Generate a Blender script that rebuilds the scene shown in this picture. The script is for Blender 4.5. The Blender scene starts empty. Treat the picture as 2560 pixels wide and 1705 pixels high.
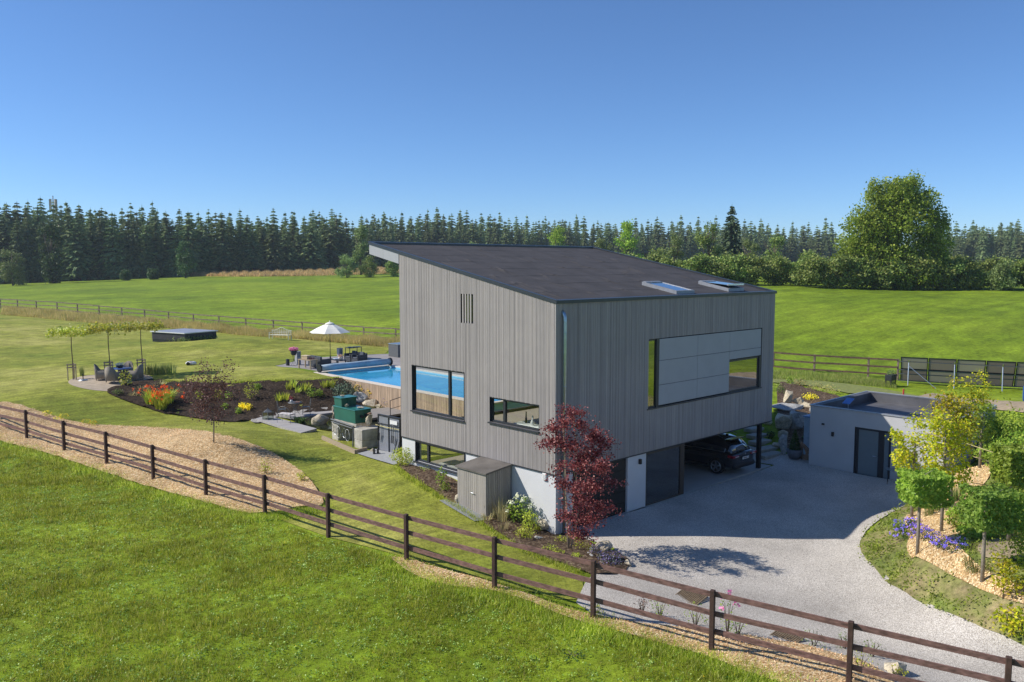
import bpy, math, random
import numpy as np
from mathutils import Vector, Matrix
from mathutils.geometry import delaunay_2d_cdt
R = math.radians
PI = math.pi
rng = np.random.default_rng(7)
random.seed(7)
sc = bpy.context.scene
COL = sc.collection

# ------------------------------------------------------------------ camera, sky, sun
CAM = Vector((-20.908, -19.796, 9.676))
YAW, PIT, FPX = R(46.50), R(-5.255), 2069.5
Fd = Vector((math.cos(YAW)*math.cos(PIT), math.sin(YAW)*math.cos(PIT), math.sin(PIT)))
Rt = Fd.cross(Vector((0, 0, 1))).normalized()
Up = Rt.cross(Fd)
cd = bpy.data.cameras.new("camera")
cam = bpy.data.objects.new("camera", cd); COL.objects.link(cam)
cam.location = CAM
cam.rotation_euler = Matrix((Rt, Up, -Fd)).transposed().to_euler()
cd.sensor_width = 36; cd.lens = 36*FPX/2560; cd.clip_end = 6000; cd.clip_start = .2
sc.camera = cam

SUN_AZ, SUN_EL = R(136.3), R(39.5)            # direction towards the sun
w = bpy.data.worlds.new("World"); sc.world = w; w.use_nodes = True
nt = w.node_tree
bg = nt.nodes["Background"]
sky = nt.nodes.new("ShaderNodeTexSky"); sky.sky_type = 'NISHITA'; sky.sun_disc = False
sky.sun_elevation = SUN_EL; sky.sun_rotation = R(90)-SUN_AZ
sky.altitude = 5000; sky.air_density = 1.5; sky.dust_density = 0; sky.ozone_density = 9
nt.links.new(sky.outputs[0], bg.inputs[0]); bg.inputs[1].default_value = .124
sd = bpy.data.lights.new("sun", 'SUN'); sd.energy = 4.7; sd.angle = R(.5); sd.color = (1, .95, .86)
so = bpy.data.objects.new("sun", sd); COL.objects.link(so)
sv = Vector((math.cos(SUN_AZ)*math.cos(SUN_EL), math.sin(SUN_AZ)*math.cos(SUN_EL), math.sin(SUN_EL)))
so.rotation_euler = sv.to_track_quat('Z', 'Y').to_euler(); so.location = (0, 0, 60)
vs = sc.view_settings
vs.view_transform = 'Standard'; vs.look = 'None'; vs.gamma = 1; vs.use_curve_mapping = False; vs.exposure = 0.2
sc.cycles.max_bounces = 8; sc.cycles.transparent_max_bounces = 16

# ------------------------------------------------------------------ photo pixel -> world
def ray(px, py): return Fd + (px-1280)/FPX*Rt - (py-852.5)/FPX*Up
def upz(px, py, z):
    d = ray(px, py); return CAM + d*((z-CAM.z)/d.z)
def onx(px, py, x=0):
    d = ray(px, py); return CAM + d*((x-CAM.x)/d.x)
def ony(px, py, y=0):
    d = ray(px, py); return CAM + d*((y-CAM.y)/d.y)
def atd(px, py, t): return CAM + ray(px, py)*t

# terrain control points
CP = [(0,0,0),(5,0,0),(10,-1,0),(15,0,0),(15,-4,0),(8,-6,0),(4,-4,0),(5,-10,0),(2,-2,0),(10,-4,0),(12.5,3,0),(16,3,.1),
      (0,1.2,.22),(0,2.5,.5),(0,3.8,.62),(0,5.3,1.0),(0,8.3,1.05),(-1.5,9,1.0),(-1.6,2.2,.42),(-1.7,4.2,.68),(-3.5,0,.42),(-1,-1,.08),
      (7.2,27,2.38),(7.0,23.8,1.5),(7,21.5,1.05),(7,18,.95),(3,14,.92),(5,11,.9),(8,9.2,.9),(14,9.2,1.2),(18,8,1.6),(19,5.5,1.1),
      (16,17,2.4),(14,31,2.4),(9,31,2.4),(9,36,2.4),(18,36,2.4),(20,28,2.4),(22,20,2.2),(24,12,1.7),
      (16,0,.05),(17,-1.2,.15),(17.5,2,.3),(24,0,1.3),(24,-6,1.2),(17,-8.5,1.0),(20,-9,1.2),(16.2,-6.5,.3),
      (-22,-20,-.3),(-30,0,1.2),(-25,30,1.8),(-10,-30,-.5),(10,-30,0),(30,-25,1.4),(45,-20,2)]
def cz(px, py, z):
    p = upz(px, py, z); CP.append((p.x, p.y, p.z))
def cdp(px, py, d):
    p = atd(px, py, d); CP.append((p.x, p.y, p.z))
for a in [(63,1101,1.0),(157,1135,1.0),(263,1165,.9),(380,1200,.75),(512,1245,.7),(660,1288,.65),(825,1358,.65),(1015,1411,.6),
          (1236,1476,.5),(1484,1551,.35),(1782,1629,.22),(2160,1690,.12),(0,1300,.9),(640,1500,.4),(1280,1705,.1),(0,1705,.2),
          (263,961,2.33),(160,950,2.33),(380,958,2.3),(100,1000,2.05),(0,960,2.2),(70,1062,1.3),(300,1080,1.15),(400,1045,1.15),(560,1062,1.0),
          (500,1082,1.62),(534,1112,1.58),(640,1130,1.25),(700,1180,.9),(760,1160,.85),(900,1250,.72),(1100,1330,.6),(1290,1430,.42),(1400,1490,.35),
          (600,957,2.35),(700,956,2.35),(850,951,2.35),(480,957,2.33),(300,1005,1.7),(420,1037,1.1),(560,1050,.98),(620,1052,.95),(700,1045,.9),(800,1040,.9),
          (900,1030,.92),(716,913,2.4),(478,912,2.4),(600,900,2.4),
          (2293,1393,.75),(2279,1298,.75),(2353,1335,.95),(2455,1462,.85),(2520,1361,1.3),(2376,1267,1.0),(2425,1178,1.3),(2560,1500,.9),
          (2153,1343,.0),(2200,1430,.02),(2330,1515,.04),(2560,1612,.08),(2275,1258,.05),(2560,1200,2.0),(2500,1050,2.0),
          (1950,955,1.6),(2172,943,1.5),(2246,972,1.5),(2560,990,1.5),(2100,985,1.6),(1980,1000,1.5)]: cz(*a)
for a in [(0,772,115),(300,796,103),(547,822,89),(800,844,82),(1000,857,78),(0,712,225),(200,703,235),(480,690,255),(720,682,270),(1000,672,285),
          (100,830,80),(400,850,80),(600,850,72),(-300,722,225),(-200,765,120),(0,735,165),(500,725,160),(900,745,140),(900,700,210),
          (1940,712,128),(2240,722,125),(2560,724,122),(2800,726,122),(1700,700,150),(1400,690,200),(2240,800,85),(2560,820,80),(1950,830,80),
          (1300,675,300),(1940,690,300),(2560,690,300),(1000,666,450),(2000,672,480),(0,690,420),(2600,668,460),(-400,700,420)]: cdp(*a)
CP = np.array(CP, float)
_S = 50.0
def _k(r2):
    return np.where(r2 > 1e-12, r2*np.log(np.maximum(r2, 1e-12))*.5, 0)
def _warp(x, y):
    """compress far distances so the spline stays tame"""
    dx, dy = x-0.0, y-8.0
    r = np.sqrt(dx*dx+dy*dy)+1e-9
    f = np.where(r > 60, (60+60*np.log(np.maximum(r, 60)/60))/r, 1.0)
    return dx*f/_S, dy*f/_S
_cx, _cy = _warp(CP[:, 0], CP[:, 1])
_NC = n = len(CP)
_K = _k((_cx[:, None]-_cx[None])**2+(_cy[:, None]-_cy[None])**2)+np.eye(n)*2e-5
_A = np.zeros((n+3, n+3)); _A[:n, :n] = _K
_A[:n, n] = 1; _A[:n, n+1] = _cx; _A[:n, n+2] = _cy; _A[n:, :n] = _A[:n, n:].T
_W = np.linalg.solve(_A, np.concatenate([CP[:, 2], [0, 0, 0]]))
def T(x, y):
    x = np.atleast_1d(np.asarray(x, float)).ravel(); y = np.atleast_1d(np.asarray(y, float)).ravel()
    out = np.empty(len(x))
    for i in range(0, len(x), 20000):
        a, b = _warp(x[i:i+20000], y[i:i+20000])
        r2 = (a[:, None]-_cx[None])**2+(b[:, None]-_cy[None])**2
        out[i:i+20000] = _k(r2)@_W[:_NC]+_W[_NC]+_W[_NC+1]*a+_W[_NC+2]*b
    return out
def t1(x, y): return float(T(x, y)[0])
def at(px, py, tmax=700):
    d = np.array(ray(px, py)); c = np.array(CAM)
    ts = 12*np.exp(np.linspace(0, math.log(tmax/12), 260))
    P = c+ts[:, None]*d
    h = P[:, 2]-T(P[:, 0], P[:, 1])
    i = np.argmax(h < 0) if (h < 0).any() else len(ts)-1
    i = max(i, 1)
    a, b = ts[i-1], ts[i]
    for _ in range(3):
        tt = np.linspace(a, b, 9); P = c+tt[:, None]*d; h = P[:, 2]-T(P[:, 0], P[:, 1])
        j = np.argmax(h < 0) if (h < 0).any() else 8
        j = max(j, 1); a, b = tt[j-1], tt[j]
    p = c+(a+b)/2*d
    return Vector((p[0], p[1], t1(p[0], p[1])))

# ------------------------------------------------------------------ materials
def _mix(nt, f, a, b, mode='MIX'):
    m = nt.nodes.new("ShaderNodeMix"); m.data_type = 'RGBA'; m.blend_type = mode
    for s, v in ((0, f), (6, a), (7, b)):
        if hasattr(v, 'links'): nt.links.new(v, m.inputs[s])
        elif s == 0: m.inputs[0].default_value = v
        else: m.inputs[s].default_value = (*v[:3], 1)
    return m.outputs[2]
def _noise(nt, scale, detail=4, vec=None, rough=.55, dist=0):
    t = nt.nodes.new("ShaderNodeTexNoise"); t.inputs['Scale'].default_value = scale; t.inputs['Detail'].default_value = detail
    t.inputs['Roughness'].default_value = rough; t.inputs['Distortion'].default_value = dist
    if vec is not None: nt.links.new(vec, t.inputs['Vector'])
    return t.outputs['Fac']
def _voro(nt, scale, vec=None, out='Color', feature='F1'):
    t = nt.nodes.new("ShaderNodeTexVoronoi"); t.inputs['Scale'].default_value = scale; t.feature = feature
    if vec is not None: nt.links.new(vec, t.inputs['Vector'])
    return t.outputs[out]
def _ramp(nt, f, stops):
    r = nt.nodes.new("ShaderNodeValToRGB"); nt.links.new(f, r.inputs[0]); e = r.color_ramp.elements
    while len(e) < len(stops): e.new(.5)
    for k, (p, c) in zip(e, stops):
        k.position = p; k.color = (*c, 1) if isinstance(c, tuple) else (c, c, c, 1)
    return r.outputs[0]
def _pos(nt, scale=(1, 1, 1), rot=(0, 0, 0), src='Position'):
    if src == 'Position': g = nt.nodes.new("ShaderNodeNewGeometry").outputs['Position']
    else: g = nt.nodes.new("ShaderNodeTexCoord").outputs['Object']
    m = nt.nodes.new("ShaderNodeMapping"); m.inputs['Scale'].default_value = scale; m.inputs['Rotation'].default_value = rot
    nt.links.new(g, m.inputs[0]); return m.outputs[0]
def _bump(nt, h, strength, dist, bsdf):
    b = nt.nodes.new("ShaderNodeBump"); b.inputs['Strength'].default_value = strength; b.inputs['Distance'].default_value = dist
    nt.links.new(h, b.inputs['Height']); nt.links.new(b.outputs[0], bsdf.inputs['Normal'])
def newmat(name):
    m = bpy.data.materials.new(name); m.use_nodes = True
    return m, m.node_tree, m.node_tree.nodes['Principled BSDF']
def M(name, c, rough=.6, metal=0, var=.12, vscale=6, bump=0, bscale=60, spec=.4, rough_var=.1, stretch=None, c2=None):
    m, nt, b = newmat(name)
    v = _pos(nt, stretch or (1, 1, 1), src='Object')
    f = _noise(nt, vscale, 5, v)
    lo = tuple(x*(1-var) for x in c) if c2 is None else c2
    hi = tuple(min(1, x*(1+var)) for x in c)
    nt.links.new(_ramp(nt, f, [(.3, lo), (.7, hi)]), b.inputs['Base Color'])
    b.inputs['Roughness'].default_value = rough; b.inputs['Metallic'].default_value = metal
    b.inputs['Specular IOR Level'].default_value = spec
    if bump: _bump(nt, _noise(nt, bscale, 3, v), bump, .02, b)
    return m
def Mleaf(name, cols, rough=.55, trans=.3, clump=1.2, spec=.3):
    """foliage: tint by leaf and by clump (its own variation), light shines through"""
    m, nt, b = newmat(name)
    g = nt.nodes.new("ShaderNodeNewGeometry")
    oi = nt.nodes.new("ShaderNodeObjectInfo")
    k = len(cols)
    c1 = _ramp(nt, g.outputs['Random Per Island'], [(i/max(1, k-1), c) for i, c in enumerate(cols)])
    tc = nt.nodes.new("ShaderNodeTexCoord")
    f = _noise(nt, clump, 3, tc.outputs['Object'])
    hv = nt.nodes.new("ShaderNodeHueSaturation"); nt.links.new(c1, hv.inputs['Color'])
    mm = nt.nodes.new("ShaderNodeMath"); mm.operation = 'MULTIPLY_ADD'; nt.links.new(f, mm.inputs[0]); mm.inputs[1].default_value = 1.7; mm.inputs[2].default_value = .62
    m2 = nt.nodes.new("ShaderNodeMath"); m2.operation = 'MULTIPLY_ADD'; nt.links.new(oi.outputs['Random'], m2.inputs[0]); m2.inputs[1].default_value = .5; m2.inputs[2].default_value = .76
    m3 = nt.nodes.new("ShaderNodeMath"); m3.operation = 'MULTIPLY'; nt.links.new(mm.outputs[0], m3.inputs[0]); nt.links.new(m2.outputs[0], m3.inputs[1])
    nt.links.new(m3.outputs[0], hv.inputs['Value'])
    m4 = nt.nodes.new("ShaderNodeMath"); m4.operation = 'MULTIPLY_ADD'; nt.links.new(oi.outputs['Random'], m4.inputs[0]); m4.inputs[1].default_value = .03; m4.inputs[2].default_value = .485
    nt.links.new(m4.outputs[0], hv.inputs['Hue'])
    col = hv.outputs[0]
    nt.links.new(col, b.inputs['Base Color']); b.inputs['Roughness'].default_value = rough; b.inputs['Specular IOR Level'].default_value = spec
    tr = nt.nodes.new("ShaderNodeBsdfTranslucent"); nt.links.new(col, tr.inputs[0])
    ms = nt.nodes.new("ShaderNodeMixShader"); ms.inputs[0].default_value = trans
    nt.links.new(b.outputs[0], ms.inputs[1]); nt.links.new(tr.outputs[0], ms.inputs[2])
    nt.links.new(ms.outputs[0], nt.nodes['Material Output'].inputs[0])
    return m
def Mglass(name, tint=(.75, .8, .8), refl=.25, rough=0.0, ior=1.5, dark=0.0):
    m, nt, b = newmat(name); nt.nodes.remove(b)
    tr = nt.nodes.new("ShaderNodeBsdfTransparent"); tr.inputs[0].default_value = (*tint, 1)
    gl = nt.nodes.new("ShaderNodeBsdfGlossy"); gl.inputs['Roughness'].default_value = rough
    fr = nt.nodes.new("ShaderNodeFresnel"); fr.inputs[0].default_value = ior
    a = nt.nodes.new("ShaderNodeMath"); a.operation = 'ADD'; a.use_clamp = True; nt.links.new(fr.outputs[0], a.inputs[0]); a.inputs[1].default_value = refl
    gb = nt.nodes.new("ShaderNodeNewGeometry"); sb = nt.nodes.new("ShaderNodeMath"); sb.operation = 'SUBTRACT'; sb.inputs[0].default_value = 1; nt.links.new(gb.outputs['Backfacing'], sb.inputs[1])
    mu = nt.nodes.new("ShaderNodeMath"); mu.operation = 'MULTIPLY'; nt.links.new(a.outputs[0], mu.inputs[0]); nt.links.new(sb.outputs[0], mu.inputs[1])
    ms = nt.nodes.new("ShaderNodeMixShader"); nt.links.new(mu.outputs[0], ms.inputs[0])
    nt.links.new(tr.outputs[0], ms.inputs[1]); nt.links.new(gl.outputs[0], ms.inputs[2])
    nt.links.new(ms.outputs[0], nt.nodes['Material Output'].inputs[0])
    return m
def Mgrass(name, cols, scale_big, fine, streak=None, bump=.6, fade=None):
    """ground cover: patches, mid tufts, fine grain"""
    m, nt, b = newmat(name)
    p = _pos(nt)
    a = _noise(nt, scale_big, 5, p, .6)
    c = _ramp(nt, a, [(.32, cols[0]), (.5, cols[1]), (.68, cols[2])])
    f2 = _noise(nt, fine, 6, p, .75)
    c = _mix(nt, .75, c, _ramp(nt, f2, [(.3, .35), (.5, 1.0), (.72, 1.7)]), 'MULTIPLY')
    f3 = _noise(nt, fine*.12, 4, p, .6)
    c = _mix(nt, .55, c, _ramp(nt, f3, [(.35, .6), (.65, 1.35)]), 'MULTIPLY')
    if streak:
        s = _noise(nt, streak[0], 3, _pos(nt, streak[1], streak[2]), .5)
        c = _mix(nt, streak[3], c, _ramp(nt, s, [(.38, .62), (.62, 1.35)]), 'MULTIPLY')
    nt.links.new(c, b.inputs['Base Color']); b.inputs['Roughness'].default_value = .85; b.inputs['Specular IOR Level'].default_value = .15
    _bump(nt, f2, bump, .08, b)
    return m
def Mcells(name, cols, scale, stretch=(1, 1, 1), bump=.8, dist=.02, big=None, rough=.85):
    """loose pieces (gravel, chips): each cell its own tone"""
    m, nt, b = newmat(name)
    p = _pos(nt, stretch)
    wob = nt.nodes.new("ShaderNodeTexNoise"); wob.inputs['Scale'].default_value = scale*.4; nt.links.new(p, wob.inputs['Vector'])
    vm = nt.nodes.new("ShaderNodeVectorMath"); vm.operation = 'MULTIPLY_ADD'; vm.inputs[1].default_value = (.6/scale,)*3
    nt.links.new(wob.outputs['Color'], vm.inputs[0]); nt.links.new(p, vm.inputs[2])
    v = _voro(nt, scale, vm.outputs[0])
    sep = nt.nodes.new("ShaderNodeSeparateColor"); nt.links.new(v, sep.inputs[0])
    k = len(cols)
    c = _ramp(nt, sep.outputs[0], [(i/(k-1), q) for i, q in enumerate(cols)])
    d = _voro(nt, scale, vm.outputs[0], 'Distance')
    c = _mix(nt, .7, c, _ramp(nt, d, [(.35, 1.0), (.8, .45)]), 'MULTIPLY')
    if big:
        c = _mix(nt, .6, c, _ramp(nt, _noise(nt, big, 4, _pos(nt)), [(.35, .72), (.65, 1.22)]), 'MULTIPLY')
    nt.links.new(c, b.inputs['Base Color']); b.inputs['Roughness'].default_value = rough; b.inputs['Specular IOR Level'].default_value = .2
    _bump(nt, sep.outputs[1], bump, dist, b)
    return m

# ------------------------------------------------------------------ mesh building
class MB:
    def __init__(s): s.v = []; s.f = []; s.m = []
    def add(s, vs, fs, m=0):
        k = len(s.v); s.v += [tuple(q) for q in vs]; s.f += [tuple(i+k for i in q) for q in fs]; s.m += [m]*len(fs); return s
    def box(s, x0, x1, y0, y1, z0, z1, rot=None, c=None, m=0, bev=0):
        if bev:
            b = min(bev, abs(x1-x0)/2.01, abs(y1-y0)/2.01, abs(z1-z0)/2.01)
            vs = []
            for (sx, sy, sz) in [(i, j, k) for i in (0, 1) for j in (0, 1) for k in (0, 1)]:
                X, Y, Z = (x0, x1)[sx], (y0, y1)[sy], (z0, z1)[sz]
                ex, ey, ez = b*(1-2*sx), b*(1-2*sy), b*(1-2*sz)
                vs += [(X, Y+ey, Z+ez), (X+ex, Y, Z+ez), (X+ex, Y+ey, Z)]
            def I(i, j, k, a): return (i*4+j*2+k)*3+a
            fs = []
            for i in (0, 1): fs.append((I(i, 0, 0, 0), I(i, 1, 0, 0), I(i, 1, 1, 0), I(i, 0, 1, 0)))
            for j in (0, 1): fs.append((I(0, j, 0, 1), I(1, j, 0, 1), I(1, j, 1, 1), I(0, j, 1, 1)))
            for k in (0, 1): fs.append((I(0, 0, k, 2), I(1, 0, k, 2), I(1, 1, k, 2), I(0, 1, k, 2)))
            for i in (0, 1):
                for j in (0, 1): fs.append((I(i, j, 0, 0), I(i, j, 1, 0), I(i, j, 1, 1), I(i, j, 0, 1)))
            for i in (0, 1):
                for k in (0, 1): fs.append((I(i, 0, k, 0), I(i, 1, k, 0), I(i, 1, k, 2), I(i, 0, k, 2)))
            for j in (0, 1):
                for k in (0, 1): fs.append((I(0, j, k, 1), I(1, j, k, 1), I(1, j, k, 2), I(0, j, k, 2)))
            for i in (0, 1):
                for j in (0, 1):
                    for k in (0, 1): fs.append((I(i, j, k, 0), I(i, j, k, 1), I(i, j, k, 2)))
        else:
            vs = [(x, y, z) for x in (x0, x1) for y in (y0, y1) for z in (z0, z1)]
            fs = [(0, 1, 3, 2), (4, 6, 7, 5), (0, 4, 5, 1), (2, 3, 7, 6), (0, 2, 6, 4), (1, 5, 7, 3)]
        if rot is not None:
            c = Vector(c) if c is not None else Vector(((x0+x1)/2, (y0+y1)/2, (z0+z1)/2))
            vs = [tuple(rot @ (Vector(q)-c)+c) for q in vs]
        return s.add(vs, fs, m)
    def beam(s, a, b, w, h, m=0):
        """rectangular bar from a to b, w across, h upright"""
        a, b = Vector(a), Vector(b); d = (b-a).normalized()
        sd = d.cross(Vector((0, 0, 1)))
        sd = sd.normalized() if sd.length > 1e-4 else Vector((1, 0, 0))
        u = sd.cross(d)
        vs = [p+sd*(i*w/2)+u*(j*h/2) for p in (a, b) for i in (-1, 1) for j in (-1, 1)]
        return s.add(vs, [(0, 1, 3, 2), (4, 6, 7, 5), (0, 4, 5, 1), (2, 3, 7, 6), (0, 2, 6, 4), (1, 5, 7, 3)], m)
    def tube(s, pts, rad, n=8, m=0, cap=True):
        pts = [Vector(p) for p in pts]
        if not hasattr(rad, '__len__'): rad = [rad]*len(pts)
        ref = Vector((0, 0, 1)) if abs((pts[-1]-pts[0]).normalized().z) < .9 else Vector((1, 0, 0))
        vs = []
        for i, p in enumerate(pts):
            d = (pts[min(i+1, len(pts)-1)]-pts[max(i-1, 0)]).normalized()
            a = d.cross(ref).normalized(); b = a.cross(d)
            for k in range(n):
                t = 2*PI*k/n; vs.append(p+(a*math.cos(t)+b*math.sin(t))*rad[i])
        fs = [(i*n+k, i*n+(k+1) % n, (i+1)*n+(k+1) % n, (i+1)*n+k) for i in range(len(pts)-1) for k in range(n)]
        if cap: fs += [tuple(range(n))[::-1], tuple((len(pts)-1)*n+k for k in range(n))]
        return s.add(vs, fs, m)
    def lathe(s, prof, n=20, c=(0, 0, 0), m=0, sx=1, sy=1):
        vs = [(c[0]+r*math.cos(2*PI*k/n)*sx, c[1]+r*math.sin(2*PI*k/n)*sy, c[2]+z) for r, z in prof for k in range(n)]
        fs = [(i*n+k, i*n+(k+1) % n, (i+1)*n+(k+1) % n, (i+1)*n+k) for i in range(len(prof)-1) for k in range(n)]
        fs += [tuple(range(n))[::-1], tuple((len(prof)-1)*n+k for k in range(n))]
        return s.add(vs, fs, m)
    def prism(s, poly, z0, z1, m=0):
        k = len(poly)
        vs = [(x, y, z0) for x, y in poly]+[(x, y, z1) for x, y in poly]
        return s.add(vs, [tuple(range(k))[::-1], tuple(range(k, 2*k))]+[(i, (i+1) % k, k+(i+1) % k, k+i) for i in range(k)], m)
def link(name, me, mats, parent=None, smooth=False):
    for q in (mats if isinstance(mats, (list, tuple)) else [mats]): me.materials.append(q)
    if smooth: me.polygons.foreach_set('use_smooth', [True]*len(me.polygons))
    o = bpy.data.objects.new(name, me); COL.objects.link(o)
    if parent is not None: o.parent = parent
    return o
def obj(name, mb, mats, parent=None, smooth=False, label=None, loc=None, rz=0):
    me = bpy.data.meshes.new(name); me.from_pydata(mb.v, [], mb.f); 
    if any(mb.m): me.polygons.foreach_set('material_index', mb.m)
    me.update()
    import bmesh
    bm = bmesh.new(); bm.from_mesh(me); bmesh.ops.recalc_face_normals(bm, faces=bm.faces); bm.to_mesh(me); bm.free()
    o = link(name, me, mats, parent, smooth)
    if label: o['label'] = label
    if loc is not None: o.location = loc
    o.rotation_euler.z = rz
    return o
def npmesh(name, V, F, mats, parent=None, smooth=False, midx=None):
    """V (n,3), F (m,k) arrays"""
    me = bpy.data.meshes.new(name)
    V = np.asarray(V, np.float32); F = np.asarray(F, np.int32); k = F.shape[1]
    me.vertices.add(len(V)); me.vertices.foreach_set('co', V.ravel())
    me.loops.add(F.size); me.loops.foreach_set('vertex_index', F.ravel())
    me.polygons.add(len(F)); me.polygons.foreach_set('loop_start', np.arange(0, F.size, k, dtype=np.int32))
    me.polygons.foreach_set('loop_total', np.full(len(F), k, np.int32))
    if midx is not None: me.polygons.foreach_set('material_index', np.asarray(midx, np.int32))
    me.update(); me.validate()
    return link(name, me, mats, parent, smooth)
def tag(o, label=None, cat=None, group=None, kind=None):
    if label: o['label'] = label
    if cat: o['category'] = cat
    if group: o['group'] = group
    if kind: o['kind'] = kind
    return o
def thing(name, label, cat, loc=(0, 0, 0), rz=0, group=None):
    o = bpy.data.objects.new(name, None); COL.objects.link(o); o.empty_display_size = .2
    o.location = loc; o.rotation_euler.z = rz
    return tag(o, label, cat, group)
def kids(o): return [c for c in bpy.data.objects if c.parent == o]
def copy_tree(o, parent=None, loc=None, rz=None, label=None, scale=None):
    c = o.copy(); COL.objects.link(c); c.parent = parent
    for ch in kids(o): copy_tree(ch, c)
    if loc is not None: c.location = loc
    if rz is not None: c.rotation_euler.z = rz
    if scale is not None: c.scale = (scale,)*3 if not hasattr(scale, '__len__') else scale
    if label: c['label'] = label
    return c
def leafcloud(P, size, r=rng, flat=0.0, nrm=None, asp=.62, fold=True):
    """one rhombus leaf per point; returns V,F"""
    n = len(P); size = np.broadcast_to(size, (n,))
    N = r.normal(size=(n, 3))
    if nrm is not None: N = N*.8+nrm*1.1
    N[:, 2] += flat
    N /= np.linalg.norm(N, axis=1)[:, None]+1e-9
    A = np.cross(N, r.normal(size=(n, 3))); A /= np.linalg.norm(A, axis=1)[:, None]+1e-9
    B = np.cross(N, A)
    s = size[:, None]
    V = np.stack([P-A*s*.5, P+B*s*.5*asp, P+A*s*.5, P-B*s*.5*asp+N*s*.12], 1).reshape(-1, 3)
    F = np.arange(4*n).reshape(-1, 4)
    return V, F
def blades(P, h, wd, r=rng, lean=.35):
    """one upright tapering blade (triangle) per point"""
    n = len(P); h = np.broadcast_to(h, (n,))[:, None]; wd = np.broadcast_to(wd, (n,))[:, None]
    a = r.uniform(0, 2*PI, n); D = np.stack([np.cos(a), np.sin(a), 0*a], 1)
    b = r.uniform(0, 2*PI, n); L = np.stack([np.cos(b), np.sin(b), 0*b], 1)*np.abs(r.normal(0, lean, n))[:, None]
    V = np.stack([P-D*wd/2, P+D*wd/2, P+h*(L+np.array([0, 0, 1]))], 1).reshape(-1, 3)
    return V, np.arange(3*n).reshape(-1, 3)
def merge(parts):
    V = []; F = []; k = 0
    for v, f in parts: V.append(v); F.append(np.asarray(f)+k); k += len(v)
    return np.concatenate(V), np.concatenate(F)
def inpoly(x, y, poly):
    c = np.zeros(len(x), bool); j = len(poly)-1
    for i in range(len(poly)):
        xi, yi = poly[i]; xj, yj = poly[j]
        if yi != yj:
            c ^= ((yi > y) != (yj > y)) & (x < (xj-xi)*(y-yi)/(yj-yi)+xi)
        j = i
    return c
def fillpts(poly, dens, r=rng, mx=10**7):
    p = np.array(poly); lo, hi = p.min(0), p.max(0)
    n = min(mx, int(np.prod(hi-lo)*dens))
    x = r.uniform(lo[0], hi[0], n); y = r.uniform(lo[1], hi[1], n); k = inpoly(x, y, poly)
    return x[k], y[k]
def pxpoly(L): return [(p.x, p.y) for p in (at(*q) for q in L)]
def smoothpoly(P, it=2):
    for _ in range(it):
        P = [q for i in range(len(P)) for q in ((P[i][0]*.75+P[(i+1) % len(P)][0]*.25, P[i][1]*.75+P[(i+1) % len(P)][1]*.25),
                                                (P[i][0]*.25+P[(i+1) % len(P)][0]*.75, P[i][1]*.25+P[(i+1) % len(P)][1]*.75))]
    return P
def drape(name, poly, mat, off, step=.4, relief=0, label=None, cat=None, kind='structure', zf=None, rs=1.2):
    b = []
    for i in range(len(poly)):
        p, q = np.array(poly[i]), np.array(poly[(i+1) % len(poly)]); k = max(1, int(np.linalg.norm(q-p)/step))
        b += [tuple(p+(q-p)*t/k) for t in range(k)]
    pa = np.array(poly); lo, hi = pa.min(0), pa.max(0)
    gx, gy = np.meshgrid(np.arange(lo[0]+step/2, hi[0], step), np.arange(lo[1]+step/2, hi[1], step))
    gx = gx.ravel()+rng.uniform(-.1, .1, gx.size)*step; gy = gy.ravel()+rng.uniform(-.1, .1, gy.size)*step
    k = inpoly(gx, gy, poly); gx, gy = gx[k], gy[k]
    vv = [Vector(q) for q in b]+[Vector(q) for q in zip(gx, gy)]
    r = delaunay_2d_cdt(vv, [], [list(range(len(b)))], 1, 1e-5)
    vs = np.array([tuple(q) for q in r[0]]); fs = [f for f in r[2] if len(f) == 3]
    z = T(vs[:, 0], vs[:, 1])+off
    if relief:
        rr = np.random.default_rng(3)
        ph = rr.uniform(0, 6, (8, 3)); an = rr.uniform(0, PI, 8)
        d = sum(np.sin((vs[:, 0]*math.cos(a)+vs[:, 1]*math.sin(a))*(2+i*rs)+p[0]) for i, (p, a) in enumerate(zip(ph, an)))/4
        z = z+relief*(d+rr.normal(0, .5, len(z)))*.6+relief*.5
    o = npmesh(name, np.column_stack([vs, z]), np.array(fs), mat, smooth=True)
    return tag(o, label, cat, None, kind)

# ------------------------------------------------------------------ palette
m_meadow = Mgrass("meadow_grass", [(.12, .185, .010), (.18, .255, .014), (.235, .305, .022)], .05, 3.0, ( .35, (.25, 3, 1), (0, 0, R(25)), .35))
m_lawn = Mgrass("mown_lawn", [(.17, .21, .025), (.26, .275, .04), (.38, .36, .09)], .16, 9.0, (2.6, (.10, 1.5, 1), (0, 0, R(-38)), .42), .4)
m_gravel = Mcells("driveway_gravel", [(.32, .28, .24), (.53, .48, .42), (.65, .595, .53), (.78, .73, .665)], 58, (1, 1, 1), .6, .012, .35)
m_chip = Mcells("wood_chips", [(.38, .22, .09), (.62, .41, .19), (.76, .53, .28), (.90, .73, .46)], 16, (1, 1.7, 1), 1.0, .05, .9)
m_soil = Mcells("dark_soil", [(.022, .014, .009), (.04, .026, .017), (.055, .036, .023), (.10, .07, .045)], 14, (1, 1, 1), 1.0, .06, 1.5, .95)
m_soil2 = Mcells("brown_soil", [(.06, .036, .022), (.10, .064, .04), (.15, .1, .063), (.24, .18, .12)], 14, (1, 1, 1), 1.0, .05, 1.2, .95)
m_patio = M("beige_patio_sand", (.42, .34, .25), .9, var=.15, vscale=3, bump=.4, bscale=40)
m_path = M("mown_path_grass", (.2, .22, .06), .9, var=.25, vscale=3, bump=.3, bscale=30)
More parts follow.
